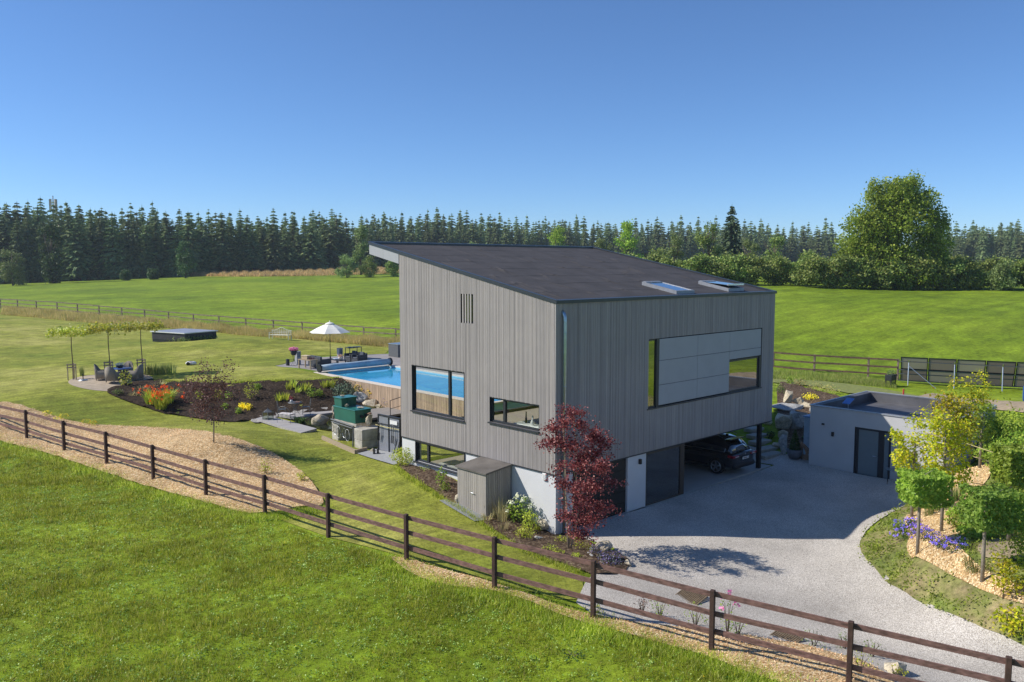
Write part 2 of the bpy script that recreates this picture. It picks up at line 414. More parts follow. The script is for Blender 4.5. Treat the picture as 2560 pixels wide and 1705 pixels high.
m_bankgreen = Mgrass("weedy_bank", [(.34, .27, .14), (.24, .24, .08), (.15, .21, .04)], .9, 6.0, None, .8)
m_pebble = Mcells("pebbles", [(.25, .23, .2), (.45, .42, .38), (.6, .57, .52)], 22)
m_conc = M("pale_concrete", (.42, .39, .33), .9, var=.35, vscale=3, bump=.3, bscale=25)
m_slab = M("carport_slab", (.42, .40, .37), .8, var=.08, vscale=1.5, bump=.15)
m_alu = M("galvanised_steel", (.62, .64, .66), .38, 1, var=.12, vscale=9)
m_black = M("black_metal", (.012, .013, .015), .45, 0, var=.2)
m_white = M("white_paint", (.72, .71, .68), .5, var=.05)
m_wfence = M("stained_rail_wood", (.185, .10, .082), .75, var=.5, vscale=5, stretch=(1, 1, 3), bump=.3, bscale=20)
m_wpost = M("stained_post_wood", (.07, .038, .028), .8, var=.35, vscale=4, bump=.3, bscale=20)
m_wold = M("weathered_fence_wood", (.21, .155, .125), .85, var=.4, vscale=3, bump=.3, bscale=20)

# ------------------------------------------------------------------ the ground sheet
def axis(c0, c1, st, lo, hi, g=1.09):
    a = list(np.arange(c0, c1+1e-6, st)); s = st
    while a[-1] < hi: s *= g; a.append(a[-1]+s)
    s = st; f = []
    while (f[-1] if f else c0) > lo: s *= g; f.append((f[-1] if f else c0)-s)
    return np.array(f[::-1]+a)
ax = axis(-22, 44, .4, -260, 1500); ay = axis(-22, 68, .4, -300, 1500)
X, Y = np.meshgrid(ax, ay); xf, yf = X.ravel(), Y.ravel()
zf = T(xf, yf)
far = np.hypot(xf, yf) > 700
zf = np.where(far, np.clip(zf, 0, 14), np.clip(zf, -3, 30))
def lower(x0, x1, y0, y1, z):
    k = (xf > x0) & (xf < x1) & (yf > y0) & (yf < y1); zf[k] = z
lower(.45, 14.8, .3, 8.9, -.4)
POOL = (7.55, 13.4, 12.0, 29.2)
lower(POOL[0]+.45, POOL[1]-.2, POOL[2]+.3, POOL[3]-.2, .7)
lower(17.0, 22.2, -6.2, -.9, -.4)
nx, ny = len(ax), len(ay)
i = np.arange(nx-1)[None]+np.arange(ny-1)[:, None]*nx
F = np.stack([i, i+1, i+1+nx, i+nx], -1).reshape(-1, 4)
g = npmesh("ground", np.column_stack([xf, yf, zf]), F, m_meadow, smooth=True); tag(g, "bright green meadow around the house and garden", "meadow", None, "structure")

# ------------------------------------------------------------------ surfaces of the garden
bf_line = [(0,771),(100,778),(247,790),(400,806),(547,822),(700,835),(860,848),(1000,857)]     # foot of the back fence
front_line = [(-60,1060),(63,1101),(157,1135),(263,1165),(380,1200),(512,1245),(660,1288),(825,1358),(1015,1411),(1236,1476),(1484,1551)]
lawn = pxpoly([(-120,770)]+bf_line[:-1])+[(26.5,47),(30,33),(22.5,24),(19,18),(14,12),(9,10.5),(.3,10),(.3,-.2)]+pxpoly([(1420,1462),(1484,1545)][::-1])
lawn = pxpoly([(-140,782),(0,785),(150,798),(300,812),(440,822),(600,835),(800,852),(1000,869)])+[(20,38.6),(18,36.3),(12.2,38.5),(8.2,35.5),(7.35,35),(7.35,12),(7.3,9.4),(.1,9.4),(.1,.1),(-1.0,-1.6),(-2.6,-3.6)]+\
    pxpoly([(1462,1500),(1400,1500),(1236,1455),(1015,1395),(825,1345),(700,1300),(560,1245),(380,1185),(200,1130),(63,1085),(-60,1045),(-200,1000)])
lawn_o = drape("lawn", lawn, m_lawn, .022, .5, label="mown garden lawn left of the house", cat="lawn")
chipA = smoothpoly(pxpoly([(-80,1030),(0,1005),(60,1018),(140,1045),(230,1066),(330,1068),(430,1074),(530,1088),(600,1104),(680,1132),(740,1170),(778,1205),(795,1235),(812,1258),(800,1272),(735,1272),(690,1286),(620,1290),(520,1262),(400,1230),(270,1185),(160,1152),(60,1120),(-80,1075)]), 2)
drape("wood_chip_bed", chipA, m_chip, .07, .3, .05, "wide mound of wood chips behind the front fence", "wood chips")
chipB = smoothpoly(pxpoly([(965,1395),(1010,1398),(1100,1425),(1200,1452),(1300,1484),(1400,1520),(1480,1545),(1620,1565),(1800,1585),(1980,1610),(2100,1640),(2180,1668),(2230,1700),(2260,1760),(2150,1760),(2010,1728),(1880,1692),(1770,1645),(1640,1610),(1500,1570),(1440,1560),(1330,1510),(1230,1480),(1120,1470),(1040,1448)]), 2)
drape("wood_chip_strip", chipB, m_chip, .06, .3, .03, "narrow strip of wood chips under the front fence by the driveway", "wood chips")
gravel = [(-.05, -.08)]+[(0, -.05), (15.3, -.05), (15.3, 2.4), (15.6, 4.3), (17.2, 4.2), (17.2, -1.2), (16.3, -1.4), (16.3, -7.0)]+\
    pxpoly([(2272,1258),(2215,1292),(2165,1330),(2152,1352),(2165,1395),(2210,1436),(2270,1485),(2350,1525),(2440,1562),(2520,1592),(2600,1630),(2800,1720)])+\
    pxpoly([(2700,1900),(2300,1780),(2190,1690),(2060,1640),(1900,1606),(1760,1582),(1600,1562),(1480,1538),(1440,1510),(1462,1462),(1490,1430),(1560,1405),(1530,1368),(1470,1352)])
gravel_o = drape("driveway", gravel, m_gravel, .045, .5, label="grey gravel driveway in front of the carport", cat="driveway")
soilA = smoothpoly(pxpoly([(258,980),(300,966),(345,955),(390,950),(470,958),(560,962),(640,957),(720,955),(800,952),(850,948),(872,960),(900,985),(935,1010),(900,1025),(840,1030),(760,1036),(690,1040),(640,1050),(590,1058),(520,1053),(440,1040),(360,1020),(300,1000)]), 1)
drape("soil_bank", soilA, m_soil, .05, .25, .09, "dark soil slope planted with flowers between lawn and pond", "flower bed")
soilB = smoothpoly(pxpoly([(985,1160),(1010,1150),(1050,1158),(1085,1172),(1120,1195),(1150,1215),(1152,1262),(1130,1262),(1100,1240),(1060,1215),(1020,1190)]), 1)
drape("soil_bed_shed", soilB, m_soil2, .05, .22, .06, "brown soil bed under the low window beside the shed", "flower bed")
soilC = smoothpoly(pxpoly([(1195,1300),(1235,1285),(1290,1270),(1330,1285),(1380,1335),(1440,1340),(1500,1370),(1580,1400),(1560,1440),(1490,1440),(1450,1430),(1400,1412),(1330,1385),(1260,1345)]), 1)
drape("soil_bed_corner", soilC, m_soil2, .06, .22, .05, "brown soil bed under the red maple at the house corner", "flower bed")
patio = smoothpoly(pxpoly([(168,957),(178,948),(215,940),(262,936),(330,934),(378,940),(385,952),(345,965),(300,977),(262,980),(215,975),(180,966)]), 2)
drape("patio", patio, m_patio, .04, .4, label="beige sand patio under the dining set", cat="patio")
bankR = smoothpoly(pxpoly([(2160,1345),(2215,1298),(2275,1259),(2330,1222),(2450,1150),(2560,1090),(2750,1150),(2750,1710),(2600,1640),(2520,1599),(2440,1569),(2350,1531),(2262,1490),(2196,1438),(2156,1395),(2146,1362)]), 1)
drape("weedy_bank", bankR, m_bankgreen, .05, .3, .04, "weedy green bank on the right of the driveway", "bank")
chipC = smoothpoly(pxpoly([(2255,1300),(2300,1285),(2340,1250),(2375,1215),(2440,1165),(2500,1150),(2480,1200),(2410,1260),(2400,1330),(2395,1370),(2420,1400),(2470,1440),(2560,1480),(2620,1520),(2560,1530),(2460,1490),(2370,1440),(2290,1410),(2262,1380),(2275,1350)]), 2)
drape("wood_chip_bed_bank", chipC, m_chip, .10, .3, .03, "wood chips around the trunks on the right bank", "wood chips")
m_dirt = M("sandy_dirt", (.33, .26, .17), .95, var=.25, vscale=3, bump=.5, bscale=30)
drape("dirt_patch", smoothpoly(pxpoly([(2440,1370),(2480,1352),(2540,1355),(2570,1380),(2560,1410),(2500,1405),(2450,1400)]), 2), m_dirt, .09, .3, .02, "bare sandy dirt between the trees of the right bank", "dirt")
soilR = smoothpoly(pxpoly([(1940,955),(1985,962),(2030,975),(2090,990),(2120,1005),(2060,1020),(2040,1150),(1985,1150),(1945,1100)]), 1)
drape("rockery_soil", soilR, m_soil2, .05, .3, .06, "brown soil bank of the rockery between house and outbuilding", "flower bed")
lawnR = pxpoly([(1930,948),(2040,953),(2120,962),(2200,972),(2300,992),(2290,1000),(2200,990),(2120,985),(2040,968),(1930,958)])
drape("grass_path", lawnR, m_path, .07, .3, label="pale mown grass path above the rockery", cat="path")
drape("dirt_strip", pxpoly([(2270,1000),(2330,985),(2620,1010),(2640,1040),(2560,1035),(2400,1012)]), m_dirt, .06, .3, .02, "sandy strip below the solar panels", "dirt")

# ------------------------------------------------------------------ the house
L, W, H1, H2, H3 = 14.96, 9.19, 2.28, 8.43, 10.24
SL = (H3-H2)/W; OV = 2.224
m_larch = M("grey_larch", (.352, .322, .310), .8, var=.07, vscale=2.2, stretch=(22, 22, .8), bump=.25, bscale=30)
def larch_random(m):
    nt = m.node_tree; b = nt.nodes['Principled BSDF']; src = b.inputs['Base Color'].links[0].from_socket
    g = nt.nodes.new("ShaderNodeNewGeometry")
    c = _mix(nt, 1.0, src, _ramp(nt, g.outputs['Random Per Island'], [(0, (.84, .84, .84)), (.5, (1, 1, 1)), (1, (1.1, 1.09, 1.07))]), 'MULTIPLY')
    tc = nt.nodes.new("ShaderNodeTexCoord")
    f = _noise(nt, .5, 5, tc.outputs['Object'], .65)
    c = _mix(nt, .8, c, _ramp(nt, f, [(.3, (.91, .91, .91)), (.7, (1.07, 1.07, 1.06))]), 'MULTIPLY')
    nt.links.new(c, b.inputs['Base Color'])
larch_random(m_larch)
m_render = M("white_render", (.60, .60, .61), .85, var=.04, vscale=1.2, bump=.12, bscale=90)
m_frame = M("anthracite_frame", (.03, .032, .037), .4, var=.1)
m_trim = M("anthracite_trim", (.045, .05, .06), .3, .3, var=.1)
m_roofing = M("roof_membrane", (.055, .050, .050), .85, var=.22, vscale=1.1, bump=.4, bscale=3)
m_panel = M("grey_facade_panel", (.35, .355, .37), .65, var=.04, vscale=1.3)
m_glass = Mglass("window_glass", (.93, .95, .94), .05)
m_mirror = Mglass("reflective_glass", (.30, .34, .34), .42)
m_dim = M("interior_plaster", (.55, .54, .5), .9, var=.03)
m_floor = M("interior_floor", (.32, .27, .2), .6)
m_dark = M("dark_interior", (.02, .02, .022), .9)
m_zinc = M("zinc_pipe", (.42, .5, .56), .35, .85, var=.2, vscale=3)
house = thing("house", "large grey wooden house with a slanted dark roof and open carport", "house")
WINA = (4.96, 8.37, 3.53, 5.46); WINB = (.80, 3.45, 3.71, 4.665); SLIT = (4.42, 5.14, 7.41, 8.55); LOW = (4.97, 8.19, 1.36, 2.21)
PAN = (5.26, 13.85, 4.0, 6.77)
def roofz(y): return H2+SL*y
# cladding: one mesh of slats per facade
def slats(lo, hi, zt, openings, axis_, name):
    mb = MB(); r = random.Random(5); p = lo
    while p < hi-.02:
        wd = r.choice([.044, .048, .052]); gap = .019
        a, b = p, min(p+wd, hi); c = (a+b)/2
        seg = [(H1, zt(c)-.02)]
        for (o0, o1, z0, z1) in openings:
            if a < o1 and b > o0:
                seg = [s for (s0, s1) in seg for s in ((s0, min(s1, z0)), (max(s0, z1), s1)) if s[1]-s[0] > .02]
        d = r.uniform(.022, .03)
        for (s0, s1) in seg:
            if axis_ == 'A': mb.box(-.03-d+.03, .0, a, b, s0, s1)
            else: mb.box(a, b, -d, .0, s0, s1)
        p += wd+gap
    return obj(name, mb, m_larch, house)
slats(0.0, W, roofz, [WINA, WINB, SLIT], 'A', "cladding")
slats(0.0, L, lambda x: H2, [PAN], 'B', "cladding")
# backing walls (dark membrane behind the slats) built around the openings
def wallgrid(mb, axis_, u0, u1, ztop, z0, openings, t0, t1):
    us = sorted({u0, u1, *[o[0] for o in openings], *[o[1] for o in openings]})
    for a, b in zip(us[:-1], us[1:]):
        c = (a+b)/2; zs = [(z0, None)]
        seg = [(z0, 99)]
        for o in openings:
            if o[0] <= c <= o[1]:
                seg = [s for (s0, s1) in seg for s in ((s0, min(s1, o[2])), (max(s0, o[3]), s1)) if s[1]-s[0] > .001]
        for s0, s1 in seg:
            za, zb = (ztop(a), ztop(b)) if s1 == 99 else (s1, s1)
            if axis_ == 'A': vs = [(t, u, z) for t in (t0, t1) for (u, z) in ((a, s0), (b, s0), (b, zb), (a, za))]
            else: vs = [(u, t, z) for t in (t0, t1) for (u, z) in ((a, s0), (b, s0), (b, zb), (a, za))]
            mb.add(vs, [(0, 1, 2, 3), (7, 6, 5, 4), (0, 4, 5, 1), (1, 5, 6, 2), (2, 6, 7, 3), (3, 7, 4, 0)])
m_membr = M("black_wall_membrane", (.03, .028, .026), .9)
mb = MB()
wallgrid(mb, 'A', .006, W-.006, lambda y: roofz(y)-.1, H1+.01, [WINA, WINB, SLIT], .003, .2)
wallgrid(mb, 'B', .21, L-.006, lambda x: H2-.1, H1+.01, [PAN], .003, .2)
wallgrid(mb, 'A', .2, W-.2, lambda y: roofz(y)-.1, H1+.01, [], L-.2, L-.003)
wallgrid(mb, 'B', .2, L-.2, lambda x: H3-.12, H1+.01, [(.6, 9.4, 2.7, 5.3), (10.4, 14, 2.7, 5.3)], W-.2, W-.003)
obj("wall", mb, m_membr, house)
mb = MB()   # right side and garden side cladding
p = 0
while p < W: mb.box(L, L+.025, p, min(p+.054, W), H1, roofz(p)-.02); p += .07
p = 0
while p < L:
    c = p+.03
    if not (.6 < c < 9.4 or 10.4 < c < 14): mb.box(p, p+.054, W, W+.025, H1, H3-.3)
    else: mb.box(p, p+.054, W, W+.025, 5.35, H3-.3); mb.box(p, p+.054, W, W+.025, H1, 2.65)
    p += .07
obj("cladding", mb, m_larch, house)
# corner boards / bottom drip
mb = MB(); mb.box(-.034, L+.03, -.036, .03, H1-.045, H1-.003); mb.box(-.034, .03, .034, W, H1-.044, H1-.004)
obj("drip_trim", mb, m_trim, house)
# interior
mb = MB(); mb.box(.21, L-.21, .21, W-.21, H1+.02, H1+.3)
obj("floor", mb, m_floor, house)
mb = MB(); mb.box(.21, L-.21, .21, W-.21, 5.62, 5.9); mb.box(4.4, 4.5, .21, 4.2, H1+.31, 5.6);
mb.box(.21, .23, .21, .78, 2.6, 5.6); mb.box(.205, .225, .75, 3.5, 2.6, 3.7)
obj("inner_wall", mb, m_dim, house)
obj("cellar_wall", MB().box(4.0, 4.1, .9, 8.9, -.2, 2.2), m_dim, house); obj("cellar_floor", MB().box(.31, 3.99, .9, 8.9, .9, .98), m_floor, house); obj("cellar_table", MB().box(.6, 1.5, 4.2, 7.4, 1.25, 1.3), m_dim, house)
m_kit = M("white_kitchen_unit", (.8, .8, .78), .4)
obj("teal_box", MB().box(.35, .6, 5.05, 5.4, .98, 1.75, bev=.01), M("mint_plastic", (.3, .62, .55), .5), house)
mb = MB(); mb.box(.36, .98, .5, 2.55, H1+.31, 3.74, bev=.02); mb.box(.75, 1.1, 5.05, 5.6, H1+.31, 4.05, bev=.02)
obj("kitchen_counter", mb, m_kit, house)
for (y, x, kind) in ((1.15, .6, 0), (2.2, .7, 1), (3.1, .45, 2), (1.7, .55, 2)):
    mb = MB()
    if kind == 0: mb.lathe([(.05, 0), (.085, .04), (.09, .12), (.06, .2), (.065, .24)], 14)
    elif kind == 1: mb.lathe([(.04, 0), (.05, .06), (.03, .22), (.02, .4), (.035, .42)], 12)
    else: mb.lathe([(.05, 0), (.09, .08), (.06, .16), (.02, .24), (.035, .3), (.02, .35)], 12)
    obj("vase", mb, [m_kit, m_dark, m_white][kind], house, True, loc=(x, y, 3.745))
def window_A(win, divs, depth=.17, sill=True, split=None):
    y0, y1, z0, z1 = win; w_ = .07
    f = MB(); X0, X1 = .06, .15
    f.box(X0, X1, y0, y1, z1-w_, z1); f.box(X0, X1, y0, y1, z0, z0+w_)
    f.box(X0+.001, X1-.001, y0, y0+w_, z0+w_, z1-w_); f.box(X0+.001, X1-.001, y1-w_, y1, z0+w_, z1-w_)
    for d in divs: f.box(X0-.003, X1+.003, d-.06, d+.06, z0+w_, z1-w_)
    # reveal lining
    f.box(-.028, X0-.002, y1-.012, y1+.012, z0, z1); f.box(-.028, X0-.002, y0-.012, y0+.012, z0, z1); f.box(-.028, X0-.002, y0, y1, z1-.012, z1+.012)
    o = obj("window", f, m_frame, house)
    ys = [y0+w_]+[q for d in divs for q in (d-.06, d+.06)]+[y1-w_]
    for a, b in zip(ys[::2], ys[1::2]):
        g_ = MB(); g_.box(.1, .106, a, b, z0+w_, z1-w_); obj("pane", g_, m_glass, o)
    s = MB(); s.box(-.11, .06, y0-.05, y1+.05, z0-.05, z0-.003, bev=.006); obj("sill", s, m_trim, o)
    return o
window_A(WINA, [5.98]); window_A(WINB, [2.72]); window_A(LOW, [7.42])
f = MB(); f.box(.05, .12, SLIT[0]-.02, SLIT[1]+.02, SLIT[2], SLIT[3])
mb = MB()
for k in range(4): y = SLIT[0]+.085+k*.1555; mb.box(-.026, 0, y, y+.07, SLIT[2], SLIT[3])
obj("vent_slats", mb, m_larch, house)
o = obj("window", MB().box(.13, .19, SLIT[0], SLIT[1], SLIT[2], SLIT[3]), m_frame, house)
obj("pane", MB().box(.11, .118, SLIT[0]+.05, SLIT[1]-.05, SLIT[2]+.06, SLIT[3]-.06), Mglass("slit_glass", (.2, .25, .35), .3), o)
# plinth
mb = MB()
wallgrid(mb, 'A', 0.001, W, lambda y: H1-.05, -.3, [LOW], .02, .3)
wallgrid(mb, 'B', .3, .93, lambda y: H1-.05, -.3, [], .02, .3)
obj("plinth", mb, m_render, house)
mb = MB(); mb.box(7.72, 7.9, .3, 5.6, -.3, H1-.05); obj("carport_wall", mb, m_render, house); obj("carport_wall", MB().box(7.72, L-.1, 5.601, 5.8, -.3, H1-.05), m_render, house)
obj("pillar", MB().box(.302, .93, .302, .8, -.3, H1-.06), m_render, house); obj("pillar", MB().box(4.1, 5.25, .02, .8, -.3, H1-.05), m_render, house)
mb = MB(); mb.box(.94, 4.09, .12, .18, 0, H1-.06)
for k in range(5): mb.box(.96, 4.07, .098, .119, .06+k*.43, .46+k*.43)
gd = obj("garage_door", mb, M("black_garage_door", (.018, .017, .016), .55), house)
mb = MB(); mb.box(5.255, 7.9, .03, .12, 0, .1); mb.box(5.255, 7.9, .03, .12, H1-.14, H1-.06); mb.box(5.255, 5.33, .031, .119, .1, H1-.14); mb.box(7.62, 7.9, .031, .119, .1, H1-.14)
gw = obj("window", mb, M("bronze_frame", (.06, .045, .035), .45), house)
obj("pane", MB().box(5.33, 7.62, .07, .078, .1, H1-.14), Mglass("smoked_glass", (.16, .2, .22), .26), gw)
obj("soffit", MB().box(.3, L-.02, .05, W-.02, H1-.02, H1+.009), m_panel, house)
obj("slab", MB().box(.95, L+.12, .02, 5.58, -.2, .052), m_slab, house)
obj("column", MB().box(14.12, 14.3, .1, .28, .05, H1-.02, bev=.01), m_black, house)
for k in range(3): obj("column", MB().box(.3+k*0, .32, .35, .37, 0, .1), m_black, house) if False else None
lam = MB(); lam.box(4.76, 4.86, -.09, .018, 1.86, 2.06, bev=.008); obj("wall_lamp", lam, m_black, house)
v = MB(); v.box(-.045, .018, .42, .62, 1.98, 2.24, bev=.01)
for k in range(8): v.box(-.06, -.046, .44, .6, 2.0+k*.028, 2.014+k*.028)
obj("vent", v, m_white, house)
# downpipe
mb = MB(); mb.tube([(.3, -.0, 8.05), (.3, -.08, 7.98), (.3, -.13, 7.86), (.3, -.14, 7.7), (.3, -.14, .02)], .062, 14)
for z in (7.3, 5.4, 3.6, 1.8): mb.lathe([(.062, 0), (.07, .005), (.07, .03), (.062, .035)], 14, (.3, -.14, z))
obj("downpipe", mb, m_zinc, house, True)
# facade panels
cols = [(5.98, 8.655), (8.67, 11.135), (11.15, 13.8)]; rows = [(4.06, 4.87), (4.885, 5.855), (5.87, 6.73)]
for ci, (a, b) in enumerate(cols):
    for ri, (c, d) in enumerate(rows):
        if ci == 2:
            if ri == 0: continue
            if ri == 1: c = 5.5
        obj("facade_panel", MB().box(a, b, -.012, .02, c, d, bev=.004), m_panel, house)
mb = MB(); mb.box(5.27, 13.84, .021, .06, 4.0, 6.76); obj("panel_backing", MB().box(5.97, 11.14, .024, .06, 4.02, 6.75).box(11.14, 13.82, .024, .06, 5.46, 6.75), m_membr, house)
mb = MB(); mb.box(5.2, 13.9, -.06, .02, 3.955, 3.998); obj("sill", mb, m_trim, house)
mb = MB(); mb.box(5.27, 5.31, .03, .15, 4.0, 6.76); mb.box(5.80, 5.969, -.012, .15, 4.0, 6.76); mb.box(5.31, 5.8, .03, .15, 4.0, 4.07); mb.box(5.31, 5.8, .03, .15, 6.69, 6.76)
tw = obj("window", mb, m_frame, house); obj("pane", MB().box(5.31, 5.8, .05, .058, 4.07, 6.69), m_mirror, tw)
mb = MB(); mb.box(11.145, 13.69, .03, .15, 4.0, 4.09); mb.box(11.145, 13.69, .03, .15, 5.38, 5.455); mb.box(11.145, 11.2, .031, .149, 4.09, 5.38); mb.box(13.6, 13.69, .031, .149, 4.09, 5.38)
mb.box(13.691, 13.84, -.012, .1, 4.0, 5.455, )
bw = obj("window", mb, m_frame, house); obj("pane", MB().box(11.2, 13.6, .05, .058, 4.09, 5.38), m_mirror, bw)
# rooms behind the B windows
mb = MB(); mb.box(5.2, 5.24, .21, 2.2, 2.62, 5.6); mb.box(10.9, 10.95, .21, 3, 2.62, 5.6)
obj("inner_wall", mb, m_dim, house)
# roof: membrane, edge trim, overhang
def slab_y(mb, x0, x1, y0, y1, dz0, dz1, m=0):
    vs = [(x, y, roofz(y)+dz) for x in (x0, x1) for y in (y0, y1) for dz in (dz0, dz1)]
    return mb.add(vs, [(0, 1, 3, 2), (4, 6, 7, 5), (0, 4, 5, 1), (2, 3, 7, 6), (0, 2, 6, 4), (1, 5, 7, 3)], m)
YE = W+OV
mb = MB()
nxr, nyr = 300, 240
r_ = np.random.default_rng(11)
gx = np.linspace(.02, L-.02, nxr); gy = np.linspace(.02, YE-.02, nyr)
RX, RY = np.meshgrid(gx, gy)
seam = np.zeros_like(RX)
wr = np.zeros_like(RX)
for s in range(1, 8): wr += .016*np.exp(-((RY-s*1.45-.06*np.sin(RX*1.3+s))/.09)**2)*(.4+.6*np.sin(RX*.9+s*2)**2)
for k in range(85):
    cx_, cy_ = r_.uniform(.5, 14), r_.uniform(.5, 11); an = r_.uniform(1.1, 2.0); lx = (RX-cx_)*math.cos(an)+(RY-cy_)*math.sin(an); ly = -(RX-cx_)*math.sin(an)+(RY-cy_)*math.cos(an)
    wr += r_.uniform(.012, .05)*np.exp(-(ly/.08)**2-(lx/r_.uniform(.2, .7))**2)
RZ = roofz(RY)-.055+wr
ii = np.arange(nxr-1)[None]+np.arange(nyr-1)[:, None]*nxr
ro = npmesh("roof", np.column_stack([RX.ravel(), RY.ravel(), RZ.ravel()]), np.stack([ii, ii+1, ii+1+nxr, ii+nxr], -1).reshape(-1, 4), m_roofing, house, True)
nt = m_roofing.node_tree; b_ = nt.nodes['Principled BSDF']; src = b_.inputs['Base Color'].links[0].from_socket
tcr = nt.nodes.new("ShaderNodeTexCoord"); sxy = nt.nodes.new("ShaderNodeSeparateXYZ"); nt.links.new(tcr.outputs['Object'], sxy.inputs[0])
md = nt.nodes.new("ShaderNodeMath"); md.operation = 'PINGPONG'; md.inputs[1].default_value = .725; nt.links.new(sxy.outputs[1], md.inputs[0])
nt.links.new(_mix(nt, .8, src, _ramp(nt, md.outputs[0], [(0, .6), (.03, .6), (.06, 1.0), (.2, 1.0)]), 'MULTIPLY'), b_.inputs['Base Color'])
mb = MB(); slab_y(mb, .02, L-.02, .02, YE-.02, -.16, -.10); obj("roof_deck", mb, m_membr, house)
mb = MB(); slab_y(mb, -.07, .05, -.07, YE+.03, -.085, .035); slab_y(mb, L-.05, L+.07, -.07, YE+.03, -.085, .035); slab_y(mb, .052, L-.052, -.07, .05, -.086, .03); slab_y(mb, .052, L-.052, YE-.09, YE+.03, -.086, .034)
obj("roof_trim", mb, m_trim, house)
mb = MB()
for (y0, y1) in ((W+.03, W+1.16), (W+1.17, YE)): slab_y(mb, -.035, .06, y0, y1, -.52, -.09); slab_y(mb, L-.06, L+.035, y0, y1, -.52, -.09)
slab_y(mb, .06, L-.06, W+.03, YE, -.52, -.47); slab_y(mb, .061, L-.061, YE-.05, YE-.001, -.47, -.09)
obj("overhang_fascia", mb, m_panel, house)
# skylights
def onroof(px, py):
    d = ray(px, py); t = (roofz(CAM.y)-CAM.z)/(d.z-SL*d.y); return CAM+d*t
m_skyglass = Mglass("skylight_glass", (.05, .06, .08), .55)
for quad, openl in (([(1618.3,709),(1667,707.7),(1723.7,730),(1681.6,734)], 0), ([(1756.6,706.3),(1801.4,705.8),(1855.4,722),(1818.5,728.7)], 1)):
    q = [onroof(*c) for c in quad]
    x0, x1 = (q[0].x+q[3].x)/2, (q[1].x+q[2].x)/2; y1, y0 = (q[0].y+q[1].y)/2, (q[2].y+q[3].y)/2
    x1 = min(x1, x0+1.3); y0 = max(y0, .35)
    mb = MB(); h = .09
    slab_y(mb, x0, x0+.09, y0, y1, -.06, h); slab_y(mb, x1-.09, x1, y0, y1, -.06, h); slab_y(mb, x0+.09, x1-.09, y0, y0+.09, -.06, h-.002); slab_y(mb, x0+.09, x1-.09, y1-.16, y1, -.06, h+.02)
    so_ = obj("skylight", mb, M("dull_aluminium", (.30, .31, .33), .5, .5), house)
    g_ = MB()
    vs = [(x, y, roofz(y)+.06+(0 if not openl else .16*(1-(y-y0)/(y1-y0)))+dz) for x in (x0+.07, x1-.07) for y in (y0+.05, y1-.14) for dz in (0, .012)]
    g_.add(vs, [(0, 1, 3, 2), (4, 6, 7, 5), (0, 4, 5, 1), (2, 3, 7, 6), (0, 2, 6, 4), (1, 5, 7, 3)])
    obj("pane", g_, m_skyglass, so_)
    if openl:
        g_ = MB(); vs2 = [(x, y, z+(.012 if True else 0)) for x, y, z in vs]
        ya, yb = y0+.02, y0+.08
        z_ = roofz(y0)+.27; g_.box(x0, x1, ya-.02, yb, z_-.05, z_+.02); obj("sash", g_, m_alu, so_)

# ------------------------------------------------------------------ trees
m_spruce = Mleaf("spruce_needles", [(.065, .10, .042), (.11, .155, .06), (.165, .205, .08), (.22, .25, .10)], .7, .2, .12)
m_bark = M("bark", (.12, .09, .065), .95, var=.35, vscale=8, bump=.5)
m_barkg = M("grey_smooth_bark", (.26, .22, .17), .9, var=.3, vscale=8, bump=.3)
def spruce_arrays(Hh, Rr, seed, levels=26, bare=.06):
    r = np.random.default_rng(seed); V = []; F = []; k = 0; levels = int(levels*1.4)
    for l in range(levels):
        t = min(.985, max(bare, bare+(1-bare)*(l+r.uniform(-.9, .9))/levels))
        z = t*Hh; rad = Rr*(1-t)**.6*(1-.25*math.exp(-((t-bare)/.12)))+.12
        nb = int(7+7*(1-t))
        for b in range(nb):
            a = r.uniform(0, 2*PI); rr = rad*r.uniform(.6, 1.12)
            d = np.array([math.cos(a), math.sin(a), 0]); sdv = np.array([-d[1], d[0], 0])
            droop = -.28-.25*(1-t)
            for j in range(4):
                f0 = j/4; f1 = f0+.42
                c0 = d*rr*f0+np.array([0, 0, z+droop*rr*f0**1.2]); c1 = d*rr*min(f1, 1.05)+np.array([0, 0, z+droop*rr*min(f1, 1)**1.2+r.uniform(-.1, .12)*rr])
                wd = rr*.30*(1.15-f0)+.2
                V += [c0-sdv*wd*.5, c0+sdv*wd*.5+np.array([0, 0, r.uniform(-.2, .2)]), c1+sdv*wd*r.uniform(-.3, .5)-np.array([0, 0, wd*.45])]
                F.append((k, k+1, k+2)); k += 3
                V += [c0-np.array([0, 0, wd*.1]), c1, c1*.5+c0*.5+sdv*wd*r.uniform(-.5, .5)-np.array([0, 0, wd*r.uniform(.6, 1.1)])]
                F.append((k, k+1, k+2)); k += 3
    # leader
    V += [np.array([-.12, 0, Hh*.93]), np.array([.12, 0, Hh*.93]), np.array([0, 0, Hh*1.02])]; F.append((k, k+1, k+2)); k += 3
    nn = len(F)
    tr = MB(); tr.tube([(0, 0, -.5), (0, 0, Hh*.5), (0, 0, Hh*.97)], [Hh*.014, Hh*.009, .03], 6)
    tv = np.array(tr.v); tf = [q for f in tr.f for q in ([(f[0], f[1], f[2]), (f[0], f[2], f[3])] if len(f) == 4 else [(f[0], f[i], f[i+1]) for i in range(1, len(f)-1)])]
    F2 = np.array(tf)+k
    return np.concatenate([np.array(V), tv]), np.concatenate([np.array(F), F2]), np.array([0]*nn+[1]*len(F2))
SPR = [spruce_arrays(22, q, s, 28, b) for s, b, q in ((1, .05, 3.7), (2, .12, 3.2), (3, .08, 4.4), (4, .18, 3.9), (5, .03, 5.0), (6, .06, 3.4), (7, .1, 4.2))]
spr_me = []
